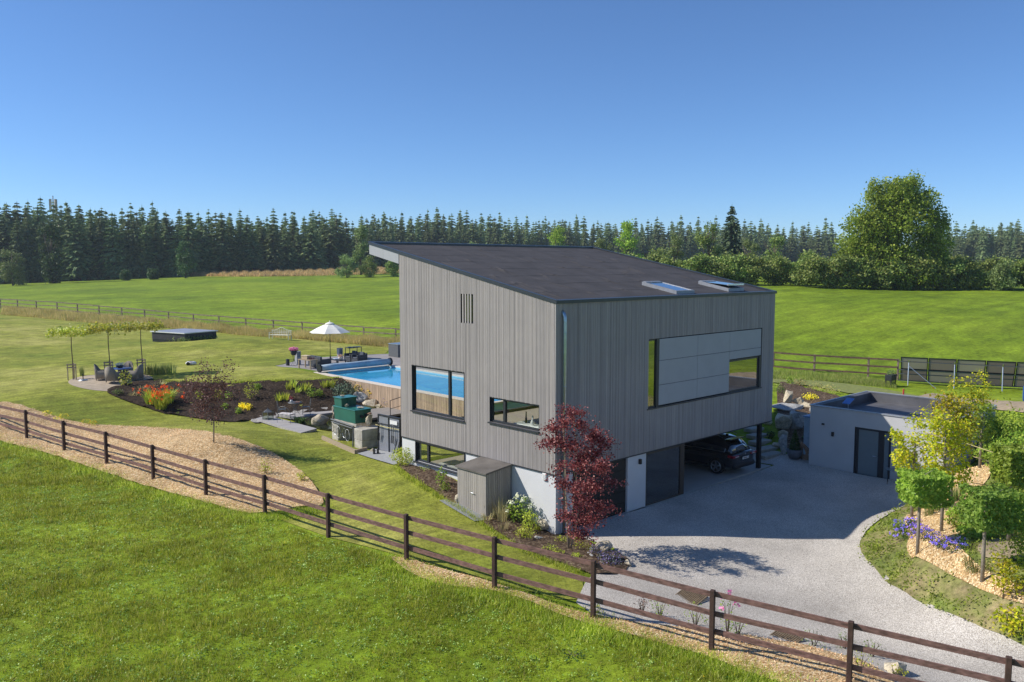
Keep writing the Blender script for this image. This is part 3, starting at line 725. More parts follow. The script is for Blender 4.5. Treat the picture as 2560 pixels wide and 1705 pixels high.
for k, (v, f, mi) in enumerate(SPR):
    o = npmesh("spruce_tree", v, f, [m_spruce, m_bark], midx=mi); spr_me.append(o.data); bpy.data.objects.remove(o)
def spruce(px, d, h, label, group, wide=1.0):
    c = CAM+Vector(((px-1280)/FPX*Rt+Fd))*d; x, y = c.x, c.y; z = t1(x, y)
    o = bpy.data.objects.new("spruce_tree", random.choice(spr_me)); COL.objects.link(o)
    s = h*random.choice((1, 1, .93, .86, 1.02))/22; wide *= random.uniform(.85, 1.6); o.location = (x, y, z-.3); o.scale = (s*wide, s*wide, s); o.rotation_euler.z = random.uniform(0, 6.28)
    return tag(o, label, "tree", group)
def skyl(px):   # skyline of the photo (y of the tree tops)
    P = [(-200,505),(0,512),(150,508),(350,516),(550,528),(700,535),(800,520),(850,535),(1000,532),(1100,530),(1250,542),(1400,548),(1550,552),(1700,552),(1850,553),(1950,562),(2080,560),(2350,575),(2400,558),(2560,555),(2800,555)]
    return float(np.interp(px, [p[0] for p in P], [p[1] for p in P]))
def edge_d(px):
    return float(np.interp(px, [-300,0,300,600,800,950,1000,1400,2000,2560], [232,236,246,262,285,330,360,400,440,400]))
LG1 = "tall dark spruce in the forest edge behind the left meadow"
LG2 = "dark spruce in the distant forest behind the hedge and house roof"
nsp = 0
fv = []
for row, (dd, hh, stp) in enumerate([(2, -14, 27), (9, -6, 24), (17, 0, 22), (26, 4, 26)]):
    px = -170+row*9
    while px < 2740:
        d = edge_d(px)+dd*(1 if px < 900 else 1.8)+random.uniform(-3, 3)
        base = CAM+Vector(((px-1280)/FPX*Rt+Fd))*d; z = t1(base.x, base.y)
        top = skyl(px)+random.choice((0, 0, 8, 14))+random.uniform(-7, 18)-hh*.8+(random.random() < .15)*-6
        # height that brings the top to the skyline
        h = (CAM.z+(ray(px, top).z)*d)-z
        if row == 3: h += 1
        px += stp*random.uniform(.75, 1.3)*(1.0 if px < 900 else .72)
        if 2100 < px < 2330 and row > 1: continue
        h = max(h, 9)
        near = px < 920
        if row < 3 and nsp < 290:
            spruce(px, d, h, LG1 if near else LG2, "spruces of the left forest edge" if near else "spruces of the distant forest", 1.15 if near else 1.0); nsp += 1
        else:
            v, f, mi = random.choice(SPR); s = h/22
            a = random.uniform(0, 6.28); c_, s_ = math.cos(a), math.sin(a)
            vv = v*s; vv = np.column_stack([vv[:, 0]*c_-vv[:, 1]*s_+base.x, vv[:, 0]*s_+vv[:, 1]*c_+base.y, vv[:, 2]+z])
            fv.append((vv, f))
V, F = merge(fv)
tag(npmesh("forest", V, F, m_spruce), "dark mass of spruce forest along the horizon", "forest", None, "stuff")
print("spruces", nsp, "mass", len(fv))

# ------------------------------------------------------------------ broadleaved trees, hedge
def blob_pts(n, lobes, r, shell=.55):
    """points through a set of ellipsoid lobes, denser to the outside; returns P, outward normal"""
    vol = np.array([l[3]*l[4]*l[5] for l in lobes])**.75; pick = r.choice(len(lobes), n, p=vol/vol.sum())
    L_ = np.array(lobes)[pick]
    D = r.normal(size=(n, 3)); D /= np.linalg.norm(D, axis=1)[:, None]
    rad = np.clip(1-np.abs(r.normal(0, 1-shell, n)), .1, 1.12)
    return L_[:, :3]+D*rad[:, None]*L_[:, 3:6], D
def lobes_for(h0, h1, rad, k, r, sq=.8, taper=.5):
    out = []
    for i in range(k):
        t = r.uniform(0, 1); z = h0+(h1-h0)*t
        rr = rad*(1-taper*t**1.6)*(.6+.4*min(1, t*4)); a = r.uniform(0, 6.28); q = rr*math.sqrt(r.uniform(.05, 1))*.75
        s = rad*r.uniform(.26, .44)*(1-.35*t)
        out.append((q*math.cos(a), q*math.sin(a), z, s, s, s*sq))
    return out
def clumpy(P, D, r, k, s):
    """pull points into leaf sprays so gaps open between them"""
    n = len(P); c = P[r.integers(0, n, max(4, n//k))]
    idx = r.integers(0, len(c), n)
    return c[idx]+r.normal(size=(n, 3))*s, D
def limbs(mb, h0, h1, rad, r, k=7, tr=.12):
    for i in range(k):
        a = r.uniform(0, 6.28); z0 = h0*.6+(h1-h0)*r.uniform(0, .5); z1 = z0+(h1-z0)*r.uniform(.4, .8)
        q = rad*r.uniform(.4, .8); mx_ = (q*.5*math.cos(a), q*.5*math.sin(a), (z0*.45+z1*.55))
        mb.tube([(0, 0, z0), mx_, (q*math.cos(a), q*math.sin(a), z1)], [tr*.6, tr*.35, tr*.12], 6)
def broad_mesh(h, rad, n, size, seed, mat, base=.12, k=26, taper=.5, clk=14, cls=.28, name="crown"):
    r = np.random.default_rng(seed); lb = lobes_for(h*base+rad*.2, h-rad*.25, rad, k, r, taper=taper)
    P, D = blob_pts(n, lb, r); P, D = clumpy(P, D, r, clk, cls*size*3)
    P[:, 2] = np.maximum(P[:, 2], .05)
    V, F = leafcloud(P, size*r.uniform(.7, 1.3, n), r, .3, D)
    tr = MB(); tr.tube([(0, 0, -.4), (rad*.02, 0, h*.35), (0, rad*.02, h*.85)], [h*.022, h*.015, h*.004], 8); limbs(tr, h*.2, h, rad, r, 9, h*.016)
    return (V, F), tr
def make_tree(name, label, cat, loc, group, h, rad, n, size, seed, mat, bark, **kw):
    (V, F), tr = broad_mesh(h, rad, n, size, seed, mat, **kw)
    t = thing(name, label, cat, loc, random.uniform(0, 6.28), group)
    obj("trunk", tr, bark, t, True); npmesh("crown", V, F, mat, t)
    return t
m_lime = Mleaf("broadleaf_green", [(.10, .18, .018), (.18, .28, .028), (.26, .36, .045), (.35, .41, .065)], .5, .38, .35)
m_hedge = Mleaf("hedge_leaves", [(.08, .13, .03), (.13, .18, .04), (.19, .24, .05), (.25, .26, .08)], .55, .25, .5)
m_pale = Mleaf("pale_leaves", [(.12, .17, .05), (.17, .22, .07), (.22, .26, .10)], .55, .3, .4)
m_grn = Mleaf("deep_green_leaves", [(.03, .065, .018), (.05, .095, .025), (.08, .13, .035)], .55, .25, .4)
def gpt(px, d):
    c = CAM+((px-1280)/FPX*Rt+Fd)*d; return Vector((c.x, c.y, t1(c.x, c.y)))
def fit(px, ytop, d):
    """ground point at depth d in direction px, and the height that reaches photo row ytop"""
    g_ = gpt(px, d); return g_, (CAM.z+ray(px, ytop).z*d)-g_.z
g_, h_ = fit(2235, 442, 125)
BIGTREE = g_
# hedge below it: shrubs side by side
shr = []
for s in range(5):
    r = np.random.default_rng(50+s); lb = lobes_for(1.0, 4.2, 3.0, 20, r, taper=.25); P, D = blob_pts(4200, lb, r); P, D = clumpy(P, D, r, 12, .28); P[:, 2] = np.maximum(P[:, 2], .05)
    V, F = leafcloud(P, .34*r.uniform(.7, 1.3, len(P)), r, .3, D)
    o = npmesh("hedge_shrub", V, F, m_hedge); shr.append(o.data); bpy.data.objects.remove(o)
def shrub_at(px, d, ytop, label, group, wide=1, sd=None, name="hedge_shrub", mat=None):
    g_, h_ = fit(px, ytop, d)
    o = bpy.data.objects.new(name, (sd if sd is not None else random.choice(shr))); COL.objects.link(o)
    s = max(h_, .6)/5.2; o.location = g_-Vector((0, 0, .15)); o.scale = (s*wide, s*wide, s); o.rotation_euler.z = random.uniform(0, 6.28)
    return tag(o, label, "shrub", group)
def hedgetop(px): return float(np.interp(px, [1480, 1600, 1750, 1900, 2050, 2150, 2330, 2450, 2560, 2700], [645, 640, 628, 635, 628, 625, 632, 648, 640, 640]))
px = 1470
while px < 2720:
    shrub_at(px, 128 if px < 2000 else 123, hedgetop(px)+random.uniform(-9, 9), "bushy green hedge shrub along the right meadow", "hedge shrubs along the right meadow", random.uniform(.95, 1.25)); px += random.uniform(38, 58)
px = 1560
while px < 2700:
    shrub_at(px, 142, hedgetop(px)-6+random.uniform(-10, 8), "bushy green hedge shrub along the right meadow", "hedge shrubs along the right meadow", 1.2); px += random.uniform(75, 110)
# trees between the hedge and the forest
for k, (px, yt, d, rd, mat, lab) in enumerate([
    (1565, 545, 210, .42, m_lime, "tall slender green tree behind the right half of the roof"), (1505, 592, 200, .6, m_pale, "low pale green tree beside the tall slender one behind the roof"),
    (1395, 565, 240, .5, m_lime, "rounded green tree behind the roof edge, left of the slender tree"), (1680, 580, 190, .45, m_pale, "light green pointed tree left of the broad olive tree"),
    (1765, 552, 185, .62, m_hedge, "broad olive green tree left of the lone tall fir"), (1870, 590, 175, .6, m_pale, "pale rounded tree right of the lone tall fir"),
    (1930, 585, 190, .55, m_hedge, "olive green tree between the fir and the big tree"), (1190, 590, 250, .5, m_pale, "small pale treetop just above the roof ridge"),
    (1640, 610, 170, .7, m_hedge, "low olive tree in front of the pointed tree"),
    (140, 545, 224, .33, m_grn, "pale green birch standing in front of the left spruces"), (40, 612, 215, .6, m_pale, "broad leafy tree at the far left forest foot"),
    (905, 560, 240, .25, m_pale, "narrow pale birch in the forest left of the roof tip"), (470, 600, 235, .5, m_grn, "round brownish tree at the foot of the left spruces"),
    (870, 632, 225, .8, m_pale, "pale bush at the forest foot left of the house"), (925, 636, 225, .8, m_hedge, "olive bush at the forest foot next to the pale one"), (985, 640, 225, .8, m_hedge, "dark olive bush at the forest foot touching the house edge"),
    (320, 672, 228, .9, m_grn, "low dark bush at the foot of the left spruces"), (390, 668, 230, .9, m_grn, "wider low dark bush right of the first at the forest foot"), (2530, 575, 112, .5, m_lime, "leafy branch tips of a tree at the right picture edge"),
    (2500, 645, 120, .8, m_pale, "bright yellow green shrub at the right end of the hedge")]):
    g_, h_ = fit(px, yt, d)
    if px == 2530: g_, h_ = fit(2640, 560, 112)
    make_tree("broadleaf_tree" if h_ > 6 else "wild_shrub", lab, "tree" if h_ > 6 else "shrub", g_-Vector((0, 0, .2)), "trees between hedge and forest", h_, h_*rd*.62, 4200, .5*max(.6, h_/14), 80+k, mat, m_bark, base=.02, k=22, clk=10)
# the lone fir
g_, h_ = fit(1822, 512, 180)
r = np.random.default_rng(5); V, F, mi = spruce_arrays(h_, 3.6, 77, 34, .04)
t = thing("fir_tree", "lone tall fir with drooping tiers right of the roof", "tree", g_)
npmesh("crown", V[:F[mi == 0].max()+1], F[mi == 0], Mleaf("fir_needles", [(.03, .06, .03), (.05, .085, .04), (.09, .12, .05)], .6, .1, .3), t)
tr = MB(); tr.tube([(0, 0, -.4), (0, 0, h_*.6), (0, 0, h_*.96)], [.25, .14, .03], 8); obj("trunk", tr, m_bark, t)
# radio mast above the left forest
g_ = gpt(150, 300); hh = CAM.z+ray(150, 492).z*300-g_.z
t = thing("radio_mast", "mobile phone mast above the treetops at the far left", "mast", g_)
mb = MB(); mb.tube([(0, 0, 0), (0, 0, hh)], [.5, .25], 8); obj("pole", mb, m_alu, t)
for k in range(5):
    a = k*1.256; mb = MB(); mb.box(-.25, .25, -.12, .12, hh-5.5, hh-1.2); o = obj("antenna", mb, m_conc, t); o.location = (1.1*math.cos(a), 1.1*math.sin(a), 0); o.rotation_euler.z = a
# shaggy dry grass at the top of the left meadow, and along the back fence
m_dry = Mleaf("dry_grass", [(.34, .23, .11), (.42, .29, .14), (.46, .33, .17), (.26, .25, .08)], .7, .5, .4)
def strip(name, label, A, B, n, h, wd, mat, cat="grass", jit=0):
    """blades between two polylines given as world points"""
    t = rng.uniform(0, 1, n); k = np.linspace(0, 1, len(A))
    A = np.array([(p.x, p.y) for p in A]); B = np.array([(p.x, p.y) for p in B])
    pa = np.column_stack([np.interp(t, k, A[:, i]) for i in (0, 1)]); pb = np.column_stack([np.interp(t, k, B[:, i]) for i in (0, 1)])
    s = rng.uniform(0, 1, n)[:, None]; p = pa*(1-s)+pb*s
    hh = h*rng.uniform(.5, 1.15, n)*(1-.35*(np.abs(s[:, 0]-.5)*2)**2)*(.8+.35*np.sin(p[:, 0]*1.7)*np.sin(p[:, 1]*1.1+1))
    V, F = blades(np.column_stack([p, T(p[:, 0], p[:, 1])-.02]), hh, wd, rng, .28)
    return tag(npmesh(name, V, F, mat), label, cat, None, "stuff")
fl = [at(*q) for q in bf_line]
inner = [at(*q) for q in [(0,787),(100,796),(250,810),(400,820),(547,832),(727,847),(860,859),(1000,871)]]
m_dryg = Mleaf("dry_green_grass", [(.30, .29, .06), (.43, .36, .13), (.50, .39, .19), (.22, .27, .05)], .7, .5, .3)
strip("dry_grass", "tall dry grass strip in front of the back fence", [p+Vector((.6, .6, 0)) for p in fl], inner, 60000, .85, .05, m_dryg)
A_ = [gpt(px, d) for px, d in ((480, 256), (600, 262), (720, 268), (850, 276), (1010, 285))]; B_ = [gpt(px, d) for px, d in ((480, 253), (600, 240), (720, 238), (850, 240), (1010, 245))]
strip("dry_meadow_grass", "tan dry grass at the top of the left meadow", A_, B_, 26000, 1.5, .3, m_dry)
A_ = [at(1920, 925), at(2100, 938), at(2240, 960)]; B_ = [at(1920, 950), at(2100, 957), at(2240, 972)]
m_roughg = Mleaf("rough_green_grass", [(.14, .2, .03), (.22, .27, .05), (.34, .32, .12)], .7, .4, .4)
strip("rough_grass", "rough grass tufts along the fence above the rockery", A_, B_, 8000, .42, .04, m_roughg)

# ------------------------------------------------------------------ fences
def fence_from_tops(name, label, tops, zt, hp, rails, m_post, m_rail, rail_w, post_s, off, round_=False, cap=0):
    P = [upz(px, py, z) for (px, py), z in zip(tops, zt)]
    t = thing(name, label, "fence", (0, 0, 0))
    return t, P
def build_fence(name, label, P, hp, rails, m_post, m_rail, rh, rw, ps, off=0.0, over=.06):
    """P: post foot points; rails: heights above the foot; off: rails on the side towards the camera"""
    t = thing(name, label, "fence", P[0])
    o0 = Vector(P[0])
    for i, p in enumerate(P):
        q = Vector(p)-o0; mb = MB()
        d = (Vector(P[min(i+1, len(P)-1)])-Vector(P[max(i-1, 0)])).normalized(); a = math.atan2(d.y, d.x)
        rot = Matrix.Rotation(a, 3, 'Z')
        mb.box(q.x-ps/2, q.x+ps/2, q.y-ps/2, q.y+ps/2, q.z-.4, q.z+hp, rot, (q.x, q.y, q.z), bev=.012)
        obj("post", mb, m_post, t)
    for a_, b_ in zip(P[:-1], P[1:]):
        d = (Vector(b_)-Vector(a_)).normalized(); nrm = Vector((d.y, -d.x, 0))
        if nrm.dot(CAM-Vector(a_)) < 0: nrm = -nrm
        for h in rails:
            mb = MB(); s0 = Vector(a_)-o0+nrm*off+Vector((0, 0, h+random.uniform(-.02, .02)))-d*.03; s1 = Vector(b_)-o0+nrm*off+Vector((0, 0, h+random.uniform(-.02, .02)))+d*-.045
            mb.beam(s0, s1, rw, rh); obj("rail", mb, m_rail, t)
    return t
ftop = [(-150,963),(-45,1001),(63,1025),(157,1052),(263,1079),(380,1112),(512,1148.5),(660,1187),(819,1233),(1015,1285),(1236,1342),(1484,1401),(1782,1475),(2128,1553),(2523,1642),(2980,1742)]
fz = [2.6,2.55,2.5,2.5,2.4,2.25,2.2,2.15,2.15,2.1,2.05,1.95,1.8,1.7,1.6,1.5]
FP = []
for (px, py), z in zip(ftop, fz):
    p = upz(px, py, z); FP.append(Vector((p.x, p.y, z-1.5)))
build_fence("paddock_fence", "long brown three-rail wooden fence across the foreground meadow", FP, 1.5, (1.36, .89, .42), m_wpost, m_wfence, .13, .038, .12, -.08)
bt = [(-90,742),(0,746),(43,748.5),(90,751.5),(142,754.5),(193,758.5),(247,763),(304,768),(361,773),(421,778.5),(483,784),(547,789),(614,794),(683,799),(755,804),(830,810),(909,816),(989,820),(1075,829)]
BP = []
for i, (px, py) in enumerate(bt):
    d = 115-(115-82)*(i-1)/16 if i > 0 else 117
    p = atd(px, py, d); BP.append(Vector((p.x, p.y, p.z-1.45)))
build_fence("back_fence", "weathered brown rail fence behind the left garden", BP, 1.45, (1.38, .88, .4), m_wold, m_wold, .11, .06, .12, .07)
RP = []
for px, py in [(1820,873),(1934,879),(2037,886),(2172,893),(2246,897.5)]:
    p = upz(px, py, 2.95); RP.append(Vector((p.x, p.y, 1.5)))
build_fence("side_fence", "dark brown three-rail fence right of the house", RP, 1.45, (1.38, .84, .3), m_wold, M("brown_rail_wood", (.11, .065, .045), .8, var=.4, vscale=4), .12, .06, .13, .07)
# ------------------------------------------------------------------ solar array
S0 = Vector((37.6, 2.9, 1.5)); Sd = (Vector((40.58, -3.79, 0))-Vector((38.01, 3.15, 0))).normalized(); Sn = Vector((Sd.y, -Sd.x, 0))
if Sn.dot(CAM-S0) > 0: Sn = -Sn
t = thing("solar_array", "tilted ground-mounted solar panel array seen from behind", "solar panels", S0, math.atan2(Sd.y, Sd.x))
m_back = Mleaf("panel_backsheet", [(.30, .23, .155), (.33, .26, .175)], .6, .6, .1)
# local: x along the row, y away from the camera (lower front edge), z up
sgn = 1 if (Matrix.Rotation(math.atan2(Sd.y, Sd.x), 3, 'Z') @ Vector((0, 1, 0))).dot(Sn) > 0 else -1
tl = R(38)
def sp(x, v, off=0):
    """v runs from the high rear edge (0) to the low edge (2.5) along the slope away from us"""
    return (x, sgn*(v*math.cos(tl)-off*math.sin(tl)), 1.86-v*math.sin(tl)-off*math.cos(tl))
tl = R(52)
for i in range(8):
    for j in range(2):
        x0, x1, v0, v1 = i*1.72, i*1.72+1.68, j*1.16, j*1.16+1.13
        mb = MB(); vs = [sp(x, v, .01) for x in (x0, x1) for v in (v0, v1)]
        mb.add(vs, [(0, 1, 3, 2)])
        fr = MB()
        for (a, b, c, d) in ((x0-.001, x1+.001, v0-.001, v0+.05), (x0-.001, x1+.001, v1-.05, v1+.001), (x0-.002, x0+.05, v0, v1), (x1-.05, x1+.002, v0, v1)):
            vs = [sp(x, v, o) for x in (a, b) for v in (c, d) for o in (-.01, .045)]
            fr.add(vs, [(0, 1, 3, 2), (4, 6, 7, 5), (0, 4, 5, 1), (2, 3, 7, 6), (0, 2, 6, 4), (1, 5, 7, 3)])
        o = obj("solar_panel", mb, m_back, t); obj("frame", fr, m_black, o)
for v in (.35, 1.14, 1.55, 2.2):
    mb = MB(); mb.beam(sp(-.15, v, .09), sp(13.9, v, .09), .05, .06); obj("rail", mb, M("dull_steel", (.12, .125, .13), .5, .3), t)
for x in (.5, 3.3, 6.1, 8.9, 11.7):
    mb = MB(); mb.tube([(x, 0-sgn*.25, -.35), (x, sgn*.12, 1.5)], .035, 8); obj("post", mb, m_alu, t)
    mb = MB(); mb.beam(sp(x, .1, .14), sp(x, 2.0, .14), .06, .05); obj("rafter", mb, m_alu, t)
mb = MB(); mb.tube([(.5, -sgn*.3, 1.3), (2.3, -sgn*.9, -.15)], .025, 8); obj("brace", mb, m_alu, t)
mb = MB(); mb.tube([(11.9, -sgn*.3, .3), (8.9, -sgn*1.2, -.1)], .025, 8); obj("brace", mb, m_alu, t)
p = at(2258, 995); mb = MB(); mb.tube([(0, 0, -.1), (0, 0, .55)], .05, 8); tag(obj("marker_post", mb, M("red_paint", (.5, .05, .05), .5), loc=p), "red marker post at the left end of the solar array", "post")
p = at(2572, 1004); mb = MB(); mb.lathe([(.24, 0), (.29, .04), (.3, .4), (.29, .8), (.25, .86)], 18); o = thing("blue_barrel", "blue plastic barrel at the right end of the solar array", "barrel", p); obj("drum", mb, M("blue_plastic", (.01, .06, .38), .4), o, True); mb = MB(); mb.lathe([(.27, .862), (.27, .9), (.1, .905), (.1, .93)], 18); obj("lid", mb, m_black, o)
# planter on legs by the fence
p = at(2226, 966); t = thing("raised_planter", "small grey planter box on legs beside the solar array", "planter", p)
mb = MB(); mb.box(-.42, .42, -.22, .22, .42, .8, bev=.01); obj("box", mb, m_frame, t)
for x in (-.36, .36):
    for y in (-.17, .17): obj("leg", MB().box(x-.03, x+.03, y-.03, y+.03, 0, .42), m_frame, t)
P = np.column_stack([rng.uniform(-.38, .38, 160), rng.uniform(-.2, .2, 160), rng.uniform(.8, 1.1, 160)]); V, F = leafcloud(P, .09); npmesh("plant", V, F, m_pale, t)
# small red and white pole
# ------------------------------------------------------------------ the outbuilding
AX = 16.35
t = annex = thing("outbuilding", "low flat-roofed grey rendered outbuilding right of the carport", "building")
m_greyr = M("pale_grey_render", (.50, .50, .51), .9, var=.05, vscale=1.0, bump=.15, bscale=70)
AZ = 2.98
Ytop, Ybot = -1.25, -7.4
mb = MB(); ops = [(-5.06, -3.46, -.4, 2.27)]
wallgrid(mb, 'A', Ybot, Ytop, lambda y: AZ, -.4, ops, AX, AX+.3)
mb.box(AX+.3, 22.6, Ytop-.3, Ytop, -.4, AZ); mb.box(22.3, 22.6, Ybot, Ytop-.3, -.4, AZ); mb.box(AX+.3, 22.3, Ybot, Ybot+.3, -.4, AZ)
obj("wall", mb, m_greyr, annex)
m_epdm = M("rubber_roof", (.10, .10, .11), .55, var=.35, vscale=.8, bump=.5, bscale=4)
obj("roof", MB().box(AX+.3, 22.3, Ybot+.3, Ytop-.3, AZ-.6, AZ-.42), m_epdm, annex)
mb = MB(); mb.box(AX+.301, AX+.33, Ybot+.3, Ytop-.3, AZ-.42, AZ); mb.box(22.27, 22.299, Ybot+.3, Ytop-.3, AZ-.42, AZ); mb.box(AX+.33, 22.27, Ytop-.33, Ytop-.301, AZ-.42, AZ); mb.box(AX+.33, 22.27, Ybot+.301, Ybot+.33, AZ-.42, AZ)
obj("parapet_lining", mb, m_epdm, annex)
m_cap = M("light_metal_cap", (.55, .57, .6), .35, .6)
mb = MB(); mb.box(AX-.04, AX+.06, Ybot-.04, Ytop+.04, AZ+.002, AZ+.06); mb.box(22.56, 22.64, Ybot-.04, Ytop+.04, AZ+.002, AZ+.06); mb.box(AX+.061, 22.559, Ytop-.04, Ytop+.039, AZ+.002, AZ+.058); mb.box(AX+.061, 22.559, Ybot-.039, Ybot+.04, AZ+.002, AZ+.058)
mq = MB(); mq.box(AX+.061, AX+.34, Ybot+.041, Ytop-.041, AZ+.002, AZ+.04); mq.box(22.26, 22.559, Ybot+.041, Ytop-.041, AZ+.002, AZ+.04); mq.box(AX+.341, 22.259, Ytop-.34, Ytop-.041, AZ+.002, AZ+.039); mq.box(AX+.341, 22.259, Ybot+.041, Ybot+.34, AZ+.002, AZ+.039)
obj("parapet_top", mq, m_epdm, annex)
obj("parapet_cap", mb, m_cap, annex)
mb = MB(); mb.box(AX+.04, AX+.12, -5.05, -3.47, 2.17, 2.27); mb.box(AX+.04, AX+.12, -5.05, -3.47, 0, .1); mb.box(AX+.039, AX+.121, -3.6, -3.47, .1, 2.17); mb.box(AX+.039, AX+.121, -5.05, -4.97, .1, 2.17); mb.box(AX+.038, AX+.122, -4.76, -4.5, .1, 2.17)
mb.box(AX-.02, AX+.03, -3.47, -3.44, 0, 2.28); mb.box(AX-.02, AX+.03, -5.08, -5.05, 0, 2.28)
d_ = obj("door", mb, m_frame, annex)
m_frost = M("frosted_glass", (.17, .21, .23), .25, var=.03, spec=.7)
obj("pane", MB().box(AX+.07, AX+.078, -4.5, -3.6, .1, 2.17), m_frost, d_); obj("pane", MB().box(AX+.07, AX+.078, -4.97, -4.76, .1, 2.17), m_frost, d_)
mb = MB(); mb.tube([(AX+.03, -4.44, 1.05), (AX-.03, -4.44, 1.05), (AX-.03, -4.3, 1.05)], .012, 6); obj("handle", mb, m_alu, d_)
obj("wall_lamp", MB().box(AX-.1, AX-.002, -2.46, -2.36, 1.68, 1.88, bev=.008), m_black, annex)
mb = MB(); mb.lathe([(.07, 0), (.06, .06), (.02, .08)], 12, (AX-.06, -1.93, 2.16)); obj("camera_dome", mb, m_black, annex)
# cabinet standing against its left side
mb = MB(); t = thing("metal_cabinet", "tall pale blue grey cabinet on the left side of the outbuilding", "cabinet", (AX+.9, Ytop+.28, 0))
obj("body", MB().box(-.4, .4, -.27, .27, .45, 2.3, bev=.01), M("blue_grey_metal", (.3, .38, .45), .5), t); obj("top", MB().box(-.44, .44, -.31, .31, 2.3, 2.36), M("blue_lid", (.1, .22, .45), .35), t); obj("base", MB().box(-.35, .35, -.22, .22, 0, .45), m_black, t)
# things lying on its roof
p = upz(2110, 993, 2.6)
t = thing("roof_antenna", "tilted blue flat panel on a stand on the outbuilding roof", "antenna", (18.3, -2.2, AZ-.42))
mb = MB(); mb.box(-.28, .28, -.18, .18, .52, .55, Matrix.Rotation(R(-22), 3, 'Y')); obj("panel", mb, M("blue_panel", (.12, .25, .55), .3), t)
mb = MB(); mb.tube([(0, 0, 0), (0, 0, .52)], .02, 8); obj("stand", mb, m_alu, t); mb = MB(); mb.box(-.25, .25, -.06, .06, 0, .03); obj("foot", mb, m_alu, t)
for k, (x, y, rz, l) in enumerate([(17.6, -2.0, .2, .5), (17.8, -2.75, .5, .4)]):
    mb = MB(); mb.box(-l/2, l/2, -.1, .1, 0, .14, bev=.01); tag(obj("wood_block", mb, M("pale_timber", (.45, .33, .2), .8, var=.3, stretch=(1, 8, 8)), loc=(x, y, AZ-.418), rz=rz), ["longer timber block beside the blue panel on the outbuilding roof", "shorter timber block on the outbuilding roof"][k], "timber")
# folding bistro chair / table by its door
t = thing("folding_table", "small folding metal table outside the outbuilding door", "table", (15.75, -5.45, .03), .3)
obj("tabletop", MB().lathe([(.3, .70), (.31, .71), (.3, .72)], 20), m_frost, t)
for s in (-1, 1):
    for y in (-.2, .2): mb = MB(); mb.tube([(-s*.26, y, 0), (s*.26, y, .7)], .011, 6); obj("leg", mb, m_black, t)
# ------------------------------------------------------------------ the shed by the facade
t = thing("garden_shed", "small grey wooden shed cupboard against the white plinth", "shed", (0, 0, 0))
sx, y0, y1, zb, z1_, z0_ = -1.27, 2.26, 3.87, .48, 2.24, 2.10
mb = MB(); p = y0
m_lar2 = M("shed_larch", (.33, .30, .27), .8, var=.16, vscale=2.5, stretch=(12, 12, .6), bump=.25, bscale=30); larch_random(m_lar2)
while p < y1-.02: mb.box(sx-.022, sx, p, min(p+.095, y1), zb, z0_-.03); p += .108
obj("door", mb, m_lar2, t)
mb = MB(); p = sx
while p < -.06:
    q = min(p+.095, -.055); zz = z0_+(z1_-z0_)*((p-sx)/-sx)-.03; mb.box(p, q, y0-.022, y0, zb, zz); mb.box(p, q, y1, y1+.022, zb, zz); p += .108
mb.box(sx+.002, -.055, y0+.002, y0+.02, zb, z0_-.04); mb.box(sx+.002, sx+.02, y0+.02, y1-.02, zb, z0_-.04); mb.box(sx+.002, -.055, y1-.02, y1-.002, zb, z0_-.04)
obj("wall", mb, m_lar2, t)
mb = MB(); vs = [(x, y, (z0_ if x < -.5 else z1_)+dz) for x in (sx-.09, -.05) for y in (y0-.07, y1+.07) for dz in (-.02, .04)]
mb.add(vs, [(0, 1, 3, 2), (4, 6, 7, 5), (0, 4, 5, 1), (2, 3, 7, 6), (0, 2, 6, 4), (1, 5, 7, 3)])
obj("roof", mb, M("grey_board", (.14, .125, .11), .7, var=.3, vscale=1.5), t)
mb = MB(); mb.tube([(sx-.03, 3.02, 1.28), (sx-.08, 3.02, 1.28), (sx-.08, 2.88, 1.28)], .013, 6); mb.box(sx-.03, sx-.023, 3.0, 3.05, 1.18, 1.33); obj("handle", mb, m_alu, t)
obj("base", MB().box(sx+.02, -.06, y0+.02, y1-.02, .2, zb), m_conc, t)
drape("paving", [(-1.9, 2.2), (-1.28, 2.1), (-1.28, 4.3), (-1.75, 4.4)], M("bluestone", (.27, .28, .29), .7, var=.15), .07, .3, label="grey stone paving in front of the shed", cat="paving")

# ------------------------------------------------------------------ thin summer haze
mh = bpy.data.materials.new("haze"); mh.use_nodes = True; nt = mh.node_tree; nt.nodes.clear()
o_ = nt.nodes.new("ShaderNodeOutputMaterial"); pv = nt.nodes.new("ShaderNodeVolumePrincipled")
pv.inputs['Density'].default_value = .0002; pv.inputs['Color'].default_value = (.78, .87, 1, 1); pv.inputs['Anisotropy'].default_value = .2
nt.links.new(pv.outputs[0], o_.inputs['Volume'])
hz = obj("haze", MB().box(ax[0]-5, ax[-1]+5, ay[0]-5, ay[-1]+5, float(zf.min())-1, 46), mh); tag(hz, "thin summer haze over the meadows", "haze", None, "stuff")
sc.cycles.volume_bounces = 0

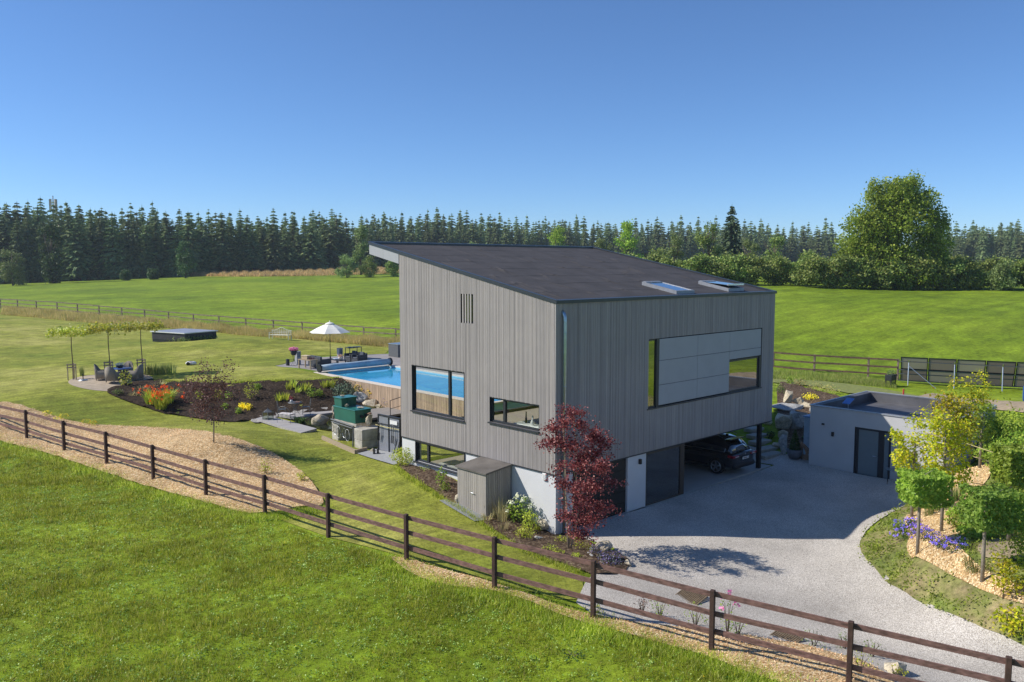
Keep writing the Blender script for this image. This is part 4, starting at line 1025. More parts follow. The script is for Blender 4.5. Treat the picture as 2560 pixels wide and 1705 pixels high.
# ------------------------------------------------------------------ helpers for plants, rocks, furniture
import bmesh
def rock_mesh(w_, d_, h_, seed, bev=.06, n=15):
    r = random.Random(seed); bm = bmesh.new()
    for i in range(n):
        a = r.uniform(0, 6.28); z = r.uniform(-1, 1); q = (1-abs(z)**3.0)**.5*r.uniform(.8, 1)
        bm.verts.new((q*math.cos(a)*w_/2, q*math.sin(a)*d_/2, (z*.5+.5)*h_))
    bmesh.ops.convex_hull(bm, input=bm.verts)
    bmesh.ops.delete(bm, geom=[v for v in bm.verts if not v.link_faces], context='VERTS')
    bmesh.ops.bevel(bm, geom=bm.edges[:], offset=min(w_, d_, h_)*bev, segments=2, affect='EDGES', profile=.6, clamp_overlap=True)
    bmesh.ops.triangulate(bm, faces=bm.faces[:]); bmesh.ops.subdivide_edges(bm, edges=bm.edges[:], cuts=1, use_grid_fill=True)
    for v in bm.verts:
        k = min(w_, d_, h_)*.03
        v.co += Vector((math.sin(v.co.y*9/w_+seed), math.sin(v.co.z*11/h_+seed*2), math.sin(v.co.x*10/w_+seed*3)))*k
    me = bpy.data.meshes.new("rock"); bm.to_mesh(me); bm.free(); return me
def Mrock(name, c, c2):
    m, nt, b = newmat(name); p = _pos(nt, src='Object')
    col = _ramp(nt, _noise(nt, 2.2, 8, p, .7), [(.3, c2), (.5, c), (.72, tuple(min(1, q*1.5) for q in c))])
    col = _mix(nt, .6, col, _ramp(nt, _noise(nt, 14, 4, p), [(.35, .55), (.6, 1.15)]), 'MULTIPLY')
    nt.links.new(col, b.inputs['Base Color']); b.inputs['Roughness'].default_value = .9; _bump(nt, _noise(nt, 9, 8, p, .7), .8, .06, b); return m
m_rock = Mrock("tan_sandstone", (.56, .48, .35), (.34, .28, .19)); m_rockg = Mrock("grey_rock", (.46, .45, .43), (.20, .20, .20)); m_rockr = Mrock("reddish_rock", (.33, .2, .13), (.2, .12, .08))
def rock(px, py, w_, h_, label, mat=None, seed=0, d_=None, sink=.12, name="boulder", group=None, rz=None):
    """px,py: foot of the rock in the photo"""
    p = at(px, py); me = rock_mesh(w_, d_ or w_*.8, h_, seed); me.materials.append(mat or m_rock)
    me.polygons.foreach_set('use_smooth', [False]*len(me.polygons))
    o = bpy.data.objects.new(name, me); COL.objects.link(o); o.location = p+Fh*(d_ or w_*.8)*.35-Vector((0, 0, sink*h_)); o.rotation_euler.z = seed if rz is None else rz
    return tag(o, label, "rock", group)
Fh = Vector((Fd.x, Fd.y, 0)).normalized()
VA = math.atan2(Fh.y, Fh.x)
def bush(name, label, loc, w_, h_, n, leaf, mat, group=None, cat="shrub", stems=True, flowers=None, seed=None, up=.3, dome=True):
    r = np.random.default_rng(seed if seed is not None else int(loc[0]*77+loc[1]*31) % 9999)
    D = r.normal(size=(n, 3)); D /= np.linalg.norm(D, axis=1)[:, None]; q = np.clip(1-np.abs(r.normal(0, .35, n)), .1, 1.1)
    P = D*q[:, None]*np.array([w_/2, w_/2, h_/2])+np.array([0, 0, h_*.52]); P += r.normal(size=(n, 3))*leaf*.5; P[:, 2] = np.maximum(P[:, 2], .02)
    V, F = leafcloud(P, leaf*r.uniform(.6, 1.3, n), r, up, D)
    t = thing(name, label, cat, loc, 0, group)
    npmesh("foliage", V, F, mat, t)
    if stems:
        mb = MB()
        for k in range(5):
            a = k*1.3; mb.tube([(0, 0, -.08), (w_*.12*math.cos(a), w_*.12*math.sin(a), h_*.4), (w_*.25*math.cos(a), w_*.25*math.sin(a), h_*.75)], [.014, .01, .005], 5)
        obj("stem", mb, m_bark, t)
    if flowers:
        fm, fn, fs = flowers
        D = r.normal(size=(fn, 3)); D[:, 2] = np.abs(D[:, 2])+.2; D /= np.linalg.norm(D, axis=1)[:, None]
        P = D*np.array([w_/2, w_/2, h_/2])*1.04+np.array([0, 0, h_*.52])
        PP = np.repeat(P, 7, 0)+r.normal(size=(fn*7, 3))*fs*.35; V, F = leafcloud(PP, fs*.8, r, 1.0, np.repeat(D, 7, 0), asp=.9)
        npmesh("blossoms", V, F, fm, t)
    return t
def tuft(name, label, loc, h_, rad, n, mat, wd=.02, lean=.45, group=None, cat="grass plant", flowers=None):
    r = np.random.default_rng(int(abs(loc[0])*91+abs(loc[1])*17) % 9999)
    a = r.uniform(0, 6.28, n); q = rad*.45*np.sqrt(r.uniform(0, 1, n)); P = np.column_stack([q*np.cos(a), q*np.sin(a), 0*a-.03])
    hh = h_*r.uniform(.55, 1.05, n); ln = np.abs(r.normal(0, lean, n)); L_ = np.column_stack([np.cos(a), np.sin(a), 0*a])
    S_ = np.column_stack([-np.sin(a), np.cos(a), 0*a])*wd/2
    M1 = P+L_*(ln*hh*.35)[:, None]+np.array([0, 0, 1])*(hh*.6)[:, None]; T1 = P+L_*(ln*hh*1.05)[:, None]+np.array([0, 0, 1])*(hh*(1-.25*ln))[:, None]
    V = np.stack([P-S_, P+S_, M1+S_, M1-S_, T1], 1).reshape(-1, 3); k = np.arange(n)[:, None]*5
    F = np.concatenate([k+np.array([[0, 1, 2]]), k+np.array([[0, 2, 3]]), k+np.array([[3, 2, 4]])])
    t = thing(name, label, cat, loc, 0, group); npmesh("leaves", V, F, mat, t)
    if flowers:
        fm, fn, fs = flowers; i = r.integers(0, n, fn); PP = np.repeat(T1[i]+np.array([0, 0, h_*.08]), 8, 0)+r.normal(size=(fn*8, 3))*fs*.45
        V, F = leafcloud(PP, fs*.8, r, .5, asp=.8); npmesh("blossoms", V, F, fm, t)
    return t
m_orange = Mleaf("orange_red_petals", [(.60, .06, .01), (.75, .10, .015), (.8, .18, .03)], .5, .3)
m_yellow = Mleaf("yellow_petals", [(.65, .5, .02), (.8, .65, .05)], .5, .3)
m_ygreen = Mleaf("yellow_green_leaves", [(.25, .32, .03), (.36, .40, .05), (.45, .45, .06)], .5, .4, 1.5)
m_white_f = Mleaf("cream_petals", [(.6, .6, .42), (.72, .72, .55)], .6, .3)
m_pink = Mleaf("pink_petals", [(.6, .12, .3), (.75, .2, .42), (.8, .35, .5)], .5, .3)
m_purple = Mleaf("violet_petals", [(.16, .11, .6), (.25, .18, .75), (.34, .25, .8)], .5, .3)
m_lav = Mleaf("lavender_leaves", [(.13, .15, .10), (.18, .2, .14), (.16, .13, .26), (.24, .18, .42)], .6, .3)
m_reed = Mleaf("reed_green", [(.12, .17, .04), (.18, .22, .06), (.24, .26, .09)], .6, .35)
m_straw = Mleaf("straw_grass", [(.35, .30, .16), (.45, .38, .2), (.25, .26, .1)], .6, .35)
m_red = Mleaf("dark_red_maple_leaves", [(.055, .013, .018), (.11, .022, .032), (.17, .035, .045), (.30, .11, .11)], .5, .3, 1.6)
m_copper = Mleaf("copper_leaves", [(.08, .04, .033), (.14, .075, .06), (.22, .12, .095)], .5, .25, 1.5)
m_gold = Mleaf("golden_maple_leaves", [(.20, .235, .008), (.31, .335, .012), (.46, .43, .018), (.46, .33, .03)], .5, .4, 1.2)
m_teak = M("old_teak", (.36, .28, .19), .75, var=.25, vscale=4, stretch=(1, 6, 6))
m_wick = M("grey_brown_wicker", (.26, .225, .185), .8, var=.25, vscale=30, bump=.8, bscale=45)
m_dwick = M("charcoal_wicker", (.045, .05, .06), .6, var=.25, vscale=30, bump=.8, bscale=45)
m_cush = M("dark_cushion", (.07, .08, .10), .9, var=.1)
m_deckw = M("grey_deck_boards", (.25, .23, .21), .8, var=.2, vscale=2, stretch=(1, 10, 1))
m_blueglass = M("blue_tinted_top", (.12, .2, .45), .15, var=.05, spec=.8)

# ------------------------------------------------------------------ dining corner with roof-trained trees
c0 = at(278, 960); rt = Vector((Rt.x, Rt.y, 0)).normalized(); TB = c0+Fh*1.2; TB.z = t1(TB.x, TB.y)+.04
def make_chair(name, label, cat, loc, rz, group):
    t = thing(name, label, cat, loc, rz, group)     # faces local +x
    V = []; Fs = []; n = 25
    for i in range(n):
        u = -1+2*i/(n-1); a = u*2.05
        x = -.30*math.cos(a) if abs(a) < PI/2 else -.30*math.cos(a)*1.0; y = .33*math.sin(a) if abs(a) < PI/2 else .33*math.copysign(1, a)
        if abs(a) >= PI/2: x = (abs(a)-PI/2)*.75
        zt_ = .60+.40*max(0, 1-(abs(u)/.62)**2.2) if abs(u) < .62 else .60+.04*(1-abs(u))
        for (dx, z) in ((0, .1), (0, zt_), (-.06, zt_+.01), (-.06, .1)):
            rr = 1+(.16 if dx == 0 else 0); k = .05*(z-.1)
            V.append((x*rr-(k if abs(a) < PI/2 else 0), y*(1.0 if dx else 1.17)*(1+k*.3), z))
    for i in range(n-1):
        for j in range(4): Fs.append((i*4+j, i*4+(j+1) % 4, (i+1)*4+(j+1) % 4, (i+1)*4+j))
    Fs += [(0, 1, 2, 3), ((n-1)*4, (n-1)*4+1, (n-1)*4+2, (n-1)*4+3)]
    obj("backrest", MB().add(V, Fs), m_wick, t, True)
    obj("seat", MB().box(-.28, .36, -.3, .3, .1, .40, bev=.03), m_wick, t); obj("cushion", MB().box(-.22, .34, -.27, .27, .402, .47, bev=.03), m_cush, t)
    for x in (-.24, .3):
        for y in (-.24, .24): obj("leg", MB().box(x-.025, x+.025, y-.025, y+.025, 0, .1), m_wick, t)
    return t
ch = [(TB-Fh*1.08, VA, "wicker dining chair nearest the camera, seen from behind"), (TB-rt*1.12-Fh*.15, VA-PI/2+.25, "wicker dining chair on the left side of the round table"),
      (TB+rt*1.12-Fh*.1, VA+PI/2-.2, "wicker dining chair on the right side of the round table"), (TB+Fh*1.15-rt*.1, VA+PI, "wicker dining chair on the far side, in front of the middle roof-trained tree")]
base = make_chair("dining_chair", ch[0][2], "chair", ch[0][0], ch[0][1], "wicker dining chairs round the garden table")
for p, a, l in ch[1:]: copy_tree(base, None, p, a, l)
t = thing("dining_table", "round blue-topped garden table among wicker chairs", "table", TB)
obj("tabletop", MB().lathe([(.66, .70), (.68, .715), (.66, .74)], 40), m_blueglass, t, True); obj("pedestal", MB().lathe([(.38, 0), (.36, .03), (.12, .08), (.1, .6), (.3, .7)], 20), m_wick, t, True)
t = thing("planter_bowl", "low dark planter bowl of flowers on the round table", "planter", TB+Vector((0, 0, .742)))
obj("bowl", MB().lathe([(.14, 0), (.2, .05), (.22, .16), (.2, .17)], 20), m_frame, t, True)
P = rng.normal(size=(260, 3))*np.array([.14, .14, .05])+np.array([0, 0, .24]); V, F = leafcloud(P, .06); npmesh("blossoms", V, F, Mleaf("grey_flowers", [(.3, .34, .2), (.5, .5, .5), (.35, .3, .4)], .6, .3), t)
p = at(208, 953); t = thing("umbrella_stand", "round metal parasol foot standing on the sand patio", "parasol base", p+Vector((0, 0, .04)))
obj("disc", MB().lathe([(.26, 0), (.26, .03), (.08, .08), (.04, .09)], 24), m_alu, t, True); obj("tube", MB().lathe([(.03, .09), (.03, .42), (.035, .43)], 12), m_black, t)
m_vine = Mleaf("plane_tree_leaves", [(.20, .26, .03), (.34, .36, .04), (.46, .42, .06), (.45, .46, .25)], .5, .4, 1.5)
for k, (px, py, yt, nm) in enumerate([(183, 950, 831, "left"), (275, 944, 822, "middle"), (356, 937, 818, "right")]):
    p = at(px, py); d_ = (p-CAM).dot(Fd); h_ = (py-yt)*d_/FPX
    t = thing("roof_trained_tree", ["flat roof-trained tree at the left edge of the sand patio", "flat roof-trained tree behind the round table, between the two others", "flat roof-trained tree beside the ornamental grasses"][k], "tree", p, VA-PI/2, "roof-trained trees round the dining set")
    mb = MB(); mb.tube([(0, 0, -.1), (.02, 0, h_*.4), (-.02, .01, h_*.7), (.01, 0, h_)], [.035, .03, .028, .024], 8)
    for a in (0, PI/2, PI, -PI/2): mb.tube([(0, 0, h_-.05), (1.1*math.cos(a), .8*math.sin(a), h_+.02)], [.018, .008], 5)
    obj("trunk", mb, m_bark, t)
    n = 1000; P = np.column_stack([rng.uniform(-1.28, 1.28, n), rng.uniform(-.75, .75, n), rng.normal(h_+.06, .13, n)]); V, F = leafcloud(P, .17*rng.uniform(.7, 1.3, n), rng, .8); npmesh("crown", V, F, m_vine, t)
    mb = MB()
    for y in (-.5, 0, .5): mb.tube([(-1.2, y, h_-.04), (1.2, y, h_-.02)], .012, 5)
    obj("bamboo_frame", mb, m_straw, t)
    s = thing("tree_stake", ["timber stake frame round the trunk left of the dining set", "timber stake frame round the trunk behind the dining set", "timber stake frame round the trunk beside the ornamental grasses"][k], "stake", p, VA-PI/2+.2, "timber stake frames")
    for (x, y) in ((-.24, -.2), (.24, -.2), (.0, .26)):
        obj("post", MB().lathe([(.035, -.1), (.035, 1.05), (.02, 1.07)], 8, (x, y, 0)), m_teak, s)
    for z in (.82, 1.0):
        mb = MB(); mb.beam((-.3, -.24, z), (.3, -.24, z), .025, .06); mb.beam((-.26, -.2, z-.001), (.02, .29, z-.001), .025, .06); mb.beam((.26, -.2, z+.001), (-.02, .29, z+.001), .025, .06); obj("rail", mb, m_teak, s)
for k, px in enumerate([372, 386, 400, 414, 428]):
    tuft("ornamental_grass", "airy green ornamental grass right of the dining set", at(px, 938-k*.8), .9, .75, 90, m_reed, .02, .3, "ornamental grasses beside the dining set")
tuft("ornamental_grass", "small grass clump left of the dining chairs", at(205, 940), .8, .35, 70, m_reed, .02, .2)
bush("leafy_shrub", "young leafy shrub in front of the right dining chair", at(315, 966), .7, 1.0, 110, .14, m_ygreen)
# ------------------------------------------------------------------ lawn objects
p0 = at(462, 854); p1, p2 = upz(402, 846.5, p0.z), upz(541, 846.5, p0.z)
ex, ey = (p2-p0), (p1-p0); ex.z = ey.z = 0; a = math.atan2(ex.y, ex.x); lx = ex.length; ly = abs(-ex.normalized().y*ey.x+ex.normalized().x*ey.y)
t = thing("covered_pool_box", "dark slatted box with grey cover standing on the lawn", "hot tub", p0, a)
hb = .72
mb = MB(); x = 0
while x < lx: mb.box(x, min(x+.1, lx), -.02, 0, .05, hb); mb.box(x, min(x+.1, lx), ly, ly+.02, .05, hb); x += .16
y = 0
while y < ly: mb.box(-.02, 0, y, min(y+.1, ly), .05, hb); mb.box(lx, lx+.02, y, min(y+.1, ly), .05, hb); y += .16
obj("slats", mb, M("dark_slats", (.07, .065, .075), .6), t); obj("body", MB().box(.01, lx-.01, .01, ly-.01, -.2, hb-.02), m_black, t)
obj("cover", MB().box(-.12, lx+.12, -.12, ly+.12, hb, hb+.05, bev=.015), M("grey_blue_cover", (.28, .30, .36), .5, var=.12, vscale=1), t); obj("edge", MB().box(-.125, lx+.125, -.125, -.121, hb-.03, hb+.045).box(-.125, -.121, -.12, ly+.12, hb-.03, hb+.045), m_white, t)
for k in range(13):
    f_ = k/12; q = p1.lerp(p0, f_*2) if f_ < .5 else p0.lerp(p2, f_*2-1); q = q-Fh*.35; q.z = t1(q.x, q.y)
    bush("low_plant", "low scruffy plant at the foot of the covered box", q, .5, random.uniform(.3, .5), 60, .11, m_hedge, "low plants around the covered box", "plant", stems=False)
p = at(478, 913); t = thing("robot_mower", "white robotic lawn mower on the grass", "lawn mower", p+Vector((0, 0, .03)), VA-1.3)
mb = MB(); n_ = 18
mb.lathe([(.30, .04), (.34, .08), (.33, .16), (.24, .24), (.08, .27)], 22, sx=1.15, sy=.85); obj("body", mb, m_white, t, True)
obj("cover", MB().lathe([(.15, .245), (.14, .275), (.05, .285)], 16, (-.03, 0, 0)), m_cush, t, True)
for s in (-1, 1):
    o = obj("wheel", MB().tube([(-.18, s*.30, .12), (-.18, s*.36, .12)], .13, 16), m_black, t)
p = at(701, 849); t = thing("garden_bench", "white curved-back garden bench in front of the dry grass", "bench", p, VA+PI-.25)
m_bench = M("cream_paint", (.62, .60, .46), .7, var=.15)
obj("seat", MB().box(-.25, .3, -1.0, 1.0, .40, .45, bev=.01), m_bench, t)
mb = MB()
for k in range(9):
    y = -.92+k*.23; zt_ = .82+.25*math.exp(-(y/.42)**2)
    mb.box(-.27, -.24, y-.02, y+.02, .45, zt_)
for z in (.58, .72): mb.box(-.275, -.235, -.98, .98, z, z+.045)
pts = [(-.255, y, .82+.25*math.exp(-(y/.42)**2)) for y in np.linspace(-1, 1, 21)]; mb.tube(pts, .03, 6)
obj("backrest", mb, m_bench, t)
for x in (-.24, .26):
    for y in (-.95, .95): obj("leg", MB().box(x-.03, x+.03, y-.03, y+.03, 0, .42 if x < 0 else .62), m_bench, t)
for y in (-.95, .95): obj("armrest", MB().box(-.26, .3, y-.04, y+.04, .62, .66), m_bench, t)
# ------------------------------------------------------------------ pool and terrace
PX0, PX1, PY0, PY1 = POOL; ZR = 2.5
tiles = [(PX1+.3, 12), (22, 12), (22, 36), (19, 38), (9.3, 36.2), (7.6, 34.6), (7.45, PY1+.3)]
tp = [(7.45, PY1+.25), (7.5, 34.9), (8.2, 35.2), (12.2, 38.2), (18, 36), (22, 33), (22, 12), (PX1+.26, 12), (PX1+.26, PY1+.25)]
m_tile = M("grey_stone_terrace", (.30, .275, .265), .75, var=.16, vscale=1.2, bump=.2)
tb = obj("terrace", MB().prism(tp, 1.6, 2.44), m_tile); tag(tb, "grey paved terrace around the swimming pool", "terrace", None, "structure")
t = pool = thing("swimming_pool", "swimming pool with pale rim and weathered wooden side wall", "pool", (0, 0, 0))
m_liner = M("pool_liner", (.25, .55, .72), .5, var=.04)
obj("basin", MB().box(PX0, PX1, PY0, PY1, 1.0, 1.1).box(PX0, PX0+.05, PY0, PY1, 1.1, ZR-.08).box(PX1-.05, PX1, PY0, PY1, 1.1, ZR-.08).box(PX0+.05, PX1-.05, PY1-.05, PY1, 1.1, ZR-.08).box(PX0+.05, PX1-.05, PY0, PY0+.05, 1.1, ZR-.08), m_liner, t)
m_rim = M("pale_rim_stone", (.66, .58, .50), .7, var=.06)
obj("rim", MB().box(PX0-.12, PX0+.2, PY0-.1, PY1+.25, ZR-.08, ZR).box(PX1-.05, PX1+.25, PY0-.1, PY1+.25, ZR-.08, ZR).box(PX0+.2, PX1-.05, PY1-.05, PY1+.25, ZR-.08, ZR-.001).box(PX0+.2, PX1-.05, PY0-.1, PY0+.2, ZR-.08, ZR-.001), m_rim, t)
mw, nt, b_ = newmat("pool_water"); b_.inputs['Base Color'].default_value = (.05, .36, .72, 1); b_.inputs['Roughness'].default_value = .05; b_.inputs['Specular IOR Level'].default_value = .5; b_.inputs['Transmission Weight'].default_value = .35; b_.inputs['IOR'].default_value = 1.33
nt.links.new(_ramp(nt, _noise(nt, .5, 3, _pos(nt)), [(.35, (.03, .42, .74)), (.65, (.09, .56, .84))]), b_.inputs['Base Color']); _bump(nt, _noise(nt, 3, 3, _pos(nt)), .08, .05, b_)
obj("water", MB().box(PX0+.06, PX1-.06, PY0+.06, PY1-.06, 2.0, 2.35), mw, t)
mb = MB(); y = PY0; r = random.Random(3)
while y < PY1+.2: mb.box(PX0-.16-r.uniform(0, .015), PX0-.13, y, y+.115, .5, ZR-.09); y += .125
m_wallw = M("weathered_larch_wall", (.40, .29, .20), .85, var=.3, vscale=2, stretch=(10, 10, .6)); larch_random(m_wallw)
obj("side_wall", mb, m_wallw, t)
t = thing("pool_cover_roller", "rolled-up blue grey pool cover lying across the far pool end", "pool cover", (PX0+.1, PY1-.25, ZR+.02))
mb = MB(); mb.tube([(0, 0, .26), (1, 0, .28), (2.5, 0, .27), (4.2, 0, .28), (5.6, 0, .26)], [.21, .23, .22, .24, .21], 20); obj("cover_roll", mb, M("blue_grey_foil", (.40, .50, .58), .35, var=.2, vscale=1.5, bump=.6, bscale=4), t, True)
for x in (-.06, 5.66): obj("end_cap", MB().tube([(x-.05, 0, .26), (x+.05, 0, .26)], .28, 18), m_black, t)
def seatblock(t, lx_, ly_, back=.32):
    """box armchair/sofa: back at x=0, facing +x"""
    obj("base", MB().box(0, lx_, 0, ly_, .06, .32, bev=.01), m_dwick, t)
    obj("backrest", MB().box(0, .13, 0, ly_, .321, .72, bev=.02), m_dwick, t)
    for y in (0, ly_-.13): obj("armrest", MB().box(.131, lx_, y, y+.13, .321, .62, bev=.02), m_dwick, t)
    k = max(1, round((ly_-.26)/.65))
    for i in range(k):
        a, b = .14+i*(ly_-.28)/k, .14+(i+1)*(ly_-.28)/k-.01
        obj("seat_cushion", MB().box(.14, lx_-.02, a, b, .322, .44, bev=.03), m_cush, t); obj("back_cushion", MB().box(.14, .27, a+.02, b-.02, .45, .80, Matrix.Rotation(-.15, 3, 'Y'), bev=.03), m_cush, t)
Z0 = 2.445
def onz(px, py): q = upz(px, py, Z0); return Vector((q.x, q.y, Z0))
t = thing("garden_sofa", "charcoal wicker sofa seen from behind on the pool terrace", "sofa", onz(801, 921)); seatblock(t, .9, 1.7)
kk = onz(894, 909.5)
t = thing("lounge_chair", "charcoal wicker armchair nearest the pool, facing the low table", "armchair", kk+Vector((.88, .85, 0)), PI, "charcoal armchairs on the terrace"); seatblock(t, .88, .85); arm0 = t
copy_tree(t, None, kk+Vector((.9, 1.95, 0)), PI+.05, "charcoal wicker armchair behind the first, partly hidden by it")
q = onz(845, 917); t = thing("coffee_table", "low dark table between sofa and armchairs", "table", q, .05)
obj("tabletop", MB().box(0, .7, 0, 1.15, .42, .46), m_frame, t)
for x in (.03, .67):
    for y in (.03, 1.12): obj("leg", MB().box(x-.03, x+.03, y-.03, y+.03, 0, .42), m_frame, t)
obj("shelf", MB().box(.05, .65, .05, 1.1, .15, .17), m_frame, t)
t = thing("flower_pot", "beige pot with dried flowers on the low terrace table", "flower pot", q+Vector((.35, .25, .462))); obj("pot", MB().lathe([(.09, 0), (.13, .08), (.14, .2), (.12, .21)], 16), m_rim, t, True)
P = rng.normal(size=(160, 3))*np.array([.1, .1, .05])+np.array([0, 0, .29]); V, F = leafcloud(P, .06); npmesh("blossoms", V, F, Mleaf("dried_flowers", [(.3, .2, .12), (.5, .3, .2)], .6, .2), t)
t = thing("tray_cushion", "blue white folded towel on the low terrace table", "towel", q+Vector((.35, .8, .462))); obj("towel", MB().box(-.2, .2, -.18, .18, 0, .05, bev=.02), M("light_blue_cloth", (.4, .5, .62), .9), t)
qa, qb, qc = onz(776.5, 923.5), onz(756, 918), onz(794, 921)
d1, d2 = qb-qa, qc-qa
t = thing("wooden_side_table", "old teak side table behind the sofa", "table", qa, math.atan2(d2.y, d2.x)); 
lw, ld = max(.45, min(.7, d2.length)), max(.7, min(1.2, d1.length))
obj("tabletop", MB().box(-.03, lw+.03, -.03, ld+.03, .6, .65), m_teak, t)
for x in (.03, lw-.03):
    for y in (.03, ld-.03): obj("leg", MB().box(x-.035, x+.035, y-.035, y+.035, 0, .6), m_teak, t)
rz = math.atan2(d2.y, d2.x); off = Matrix.Rotation(rz, 3, 'Z') @ Vector((lw*.5, ld*.62, .652))
t = thing("cardboard_box", "pale brown box on the old teak table", "box", qa+off, rz); obj("box", MB().box(-.2, .2, -.28, .28, 0, .2, bev=.01), M("cardboard", (.48, .36, .24), .9), t); obj("lid", MB().box(-.22, .22, -.3, .3, .201, .26, bev=.01), M("cardboard_lid", (.55, .44, .3), .9), t)
for k in range(3):
    off = Matrix.Rotation(rz, 3, 'Z') @ Vector((lw*(.2+.28*k), ld*.16, .652)); mb = MB(); mb.lathe([(.035, 0), (.04, .02), (.04, .1), (.015, .15), (.015, .19)], 12)
    tag(obj("bottle", mb, M("dark_red_glass", (.12, .01, .02), .2), loc=qa+off), "small dark red bottle on the old teak table", "bottle", "bottles on the old teak table")
def lantern_column(px, py, label):
    t = thing("lantern_column", label, "lamp", onz(px, py), .1, "square lantern columns on the terrace"); obj("body", MB().box(-.17, .17, -.14, .14, 0, .55, bev=.01).box(-.17, -.14, -.14, .14, .55, .9).box(.14, .17, -.14, .14, .55, .9), m_panel, t); obj("top", MB().box(-.18, .18, -.15, .15, .9, .98, bev=.01), m_panel, t); obj("lamp_glass", MB().box(-.1, .1, -.1, .1, .551, .88), m_frost, t)
lantern_column(745, 911.5, "square grey lantern column beside the pink flower stand"); lantern_column(850, 902, "square grey lantern column behind the low table")
t = thing("flower_stand", "wire stand with a dark pot of pink flowers", "planter", onz(735, 913.5))
mb = MB()
for k in range(3): a = k*2.1; mb.tube([(.2*math.cos(a), .2*math.sin(a), 0), (.03*math.cos(a), .03*math.sin(a), .4), (.12*math.cos(a), .12*math.sin(a), .78)], .01, 6)
obj("stand", mb, m_black, t); obj("pot", MB().lathe([(.14, .74), (.2, .85), (.24, 1.06), (.22, 1.07)], 18), m_frame, t, True)
n = 380; D = rng.normal(size=(n, 3)); D /= np.linalg.norm(D, axis=1)[:, None]; P = D*np.array([.36, .36, .17])*rng.uniform(.6, 1, (n, 1))+np.array([0, 0, 1.2]); V, F = leafcloud(P, .08, rng, .5, D); npmesh("blossoms", V, F, m_pink, t)
P = P*np.array([1, 1, .6])+np.array([0, 0, .38]); V, F = leafcloud(P[:150], .08, rng, .5); npmesh("leaves", V, F, m_grn, t)
mb = MB(); mb.box(-.1, .1, -.1, .1, 0, .46, bev=.01); tag(obj("bollard", mb, m_frame, loc=onz(719.5, 913.5)), "short dark bollard at the left end of the terrace", "bollard")
t = thing("bar_table", "high dark table with dishes behind the armchairs", "table", onz(884, 897.5), .1); obj("tabletop", MB().box(-.6, .6, -.3, .3, .88, .92), m_frame, t)
for x in (-.56, .56):
    for y in (-.26, .26): obj("leg", MB().box(x-.02, x+.02, y-.02, y+.02, 0, .88), m_frame, t)
for k, x in enumerate((-.3, .05, .35)):
    mb = MB(); mb.lathe([(.06, 0), (.13, .03), (.14, .045)], 16); tag(obj("dish", mb, m_white, loc=onz(884, 897.5)+Vector((x, .05-.1*k, .922))), "white dish on the high dark table", "dish", "white dishes on the high table")
t = thing("raised_bed", "grey raised planter wall at the right end of the terrace", "planter", onz(1000, 893)); obj("box", MB().box(-.25, 1.2, -.1, 1.2, 0, 1.0, bev=.01), M("dark_grey_planks", (.10, .105, .11), .7), t); obj("coping", MB().box(-.28, 1.23, -.13, 1.23, 1.0, 1.04), m_alu, t)
# parasol
q = onz(826, 899); t = thing("parasol", "open cream parasol standing on the pool terrace", "parasol", q)
obj("pole", MB().tube([(0, 0, 0), (0, 0, 2.75)], .024, 10), m_black, t)
mb = MB(); R_ = 1.58; n_ = 8; vs = [(0, 0, 2.82)]; fs = []
for ring, (rr, zz) in enumerate(((.5, 2.66), (1.05, 2.4), (R_, 2.1))):
    for k in range(48):
        a = 2*PI*k/48; c_ = math.cos(PI/8)/math.cos(((a) % (PI/4))-PI/8); sag = 1-.05*math.sin(((a % (PI/4))/(PI/4))*PI)*(ring+1)/3
        vs.append((rr*c_*sag*math.cos(a), rr*c_*sag*math.sin(a), zz-.03*(1-math.cos(((a % (PI/4))/(PI/4))*2*PI))*0))
for k in range(48):
    fs.append((0, 1+k, 1+(k+1) % 48))
    for j in range(2): fs.append((1+j*48+k, 1+(j+1)*48+k, 1+(j+1)*48+(k+1) % 48, 1+j*48+(k+1) % 48))
canopy_m = Mleaf("cream_canvas", [(.78, .76, .70), (.80, .78, .72)], .8, .25, .2)
mcn = M("cream_fabric", (.80, .77, .70), .8, var=.02)
c_ = obj("canopy", mb.add(vs, fs), mcn, t); sm = c_.modifiers.new("thick", 'SOLIDIFY'); sm.thickness = .01
obj("vent", MB().lathe([(.36, 2.74), (.3, 2.80), (.04, 2.9)], 16), mcn, t); obj("finial", MB().lathe([(.03, 2.9), (.035, 2.94), (.01, 2.99)], 10), m_alu, t)
for k in range(8): a = 2*PI*k/8; obj("rib", MB().tube([(0, 0, 2.74), (R_*.97*math.cos(a), R_*.97*math.sin(a), 2.06)], .012, 5), m_black, t)
obj("base", MB().lathe([(.3, 0), (.3, .06), (.06, .09), (.04, .3)], 20), m_black, t)
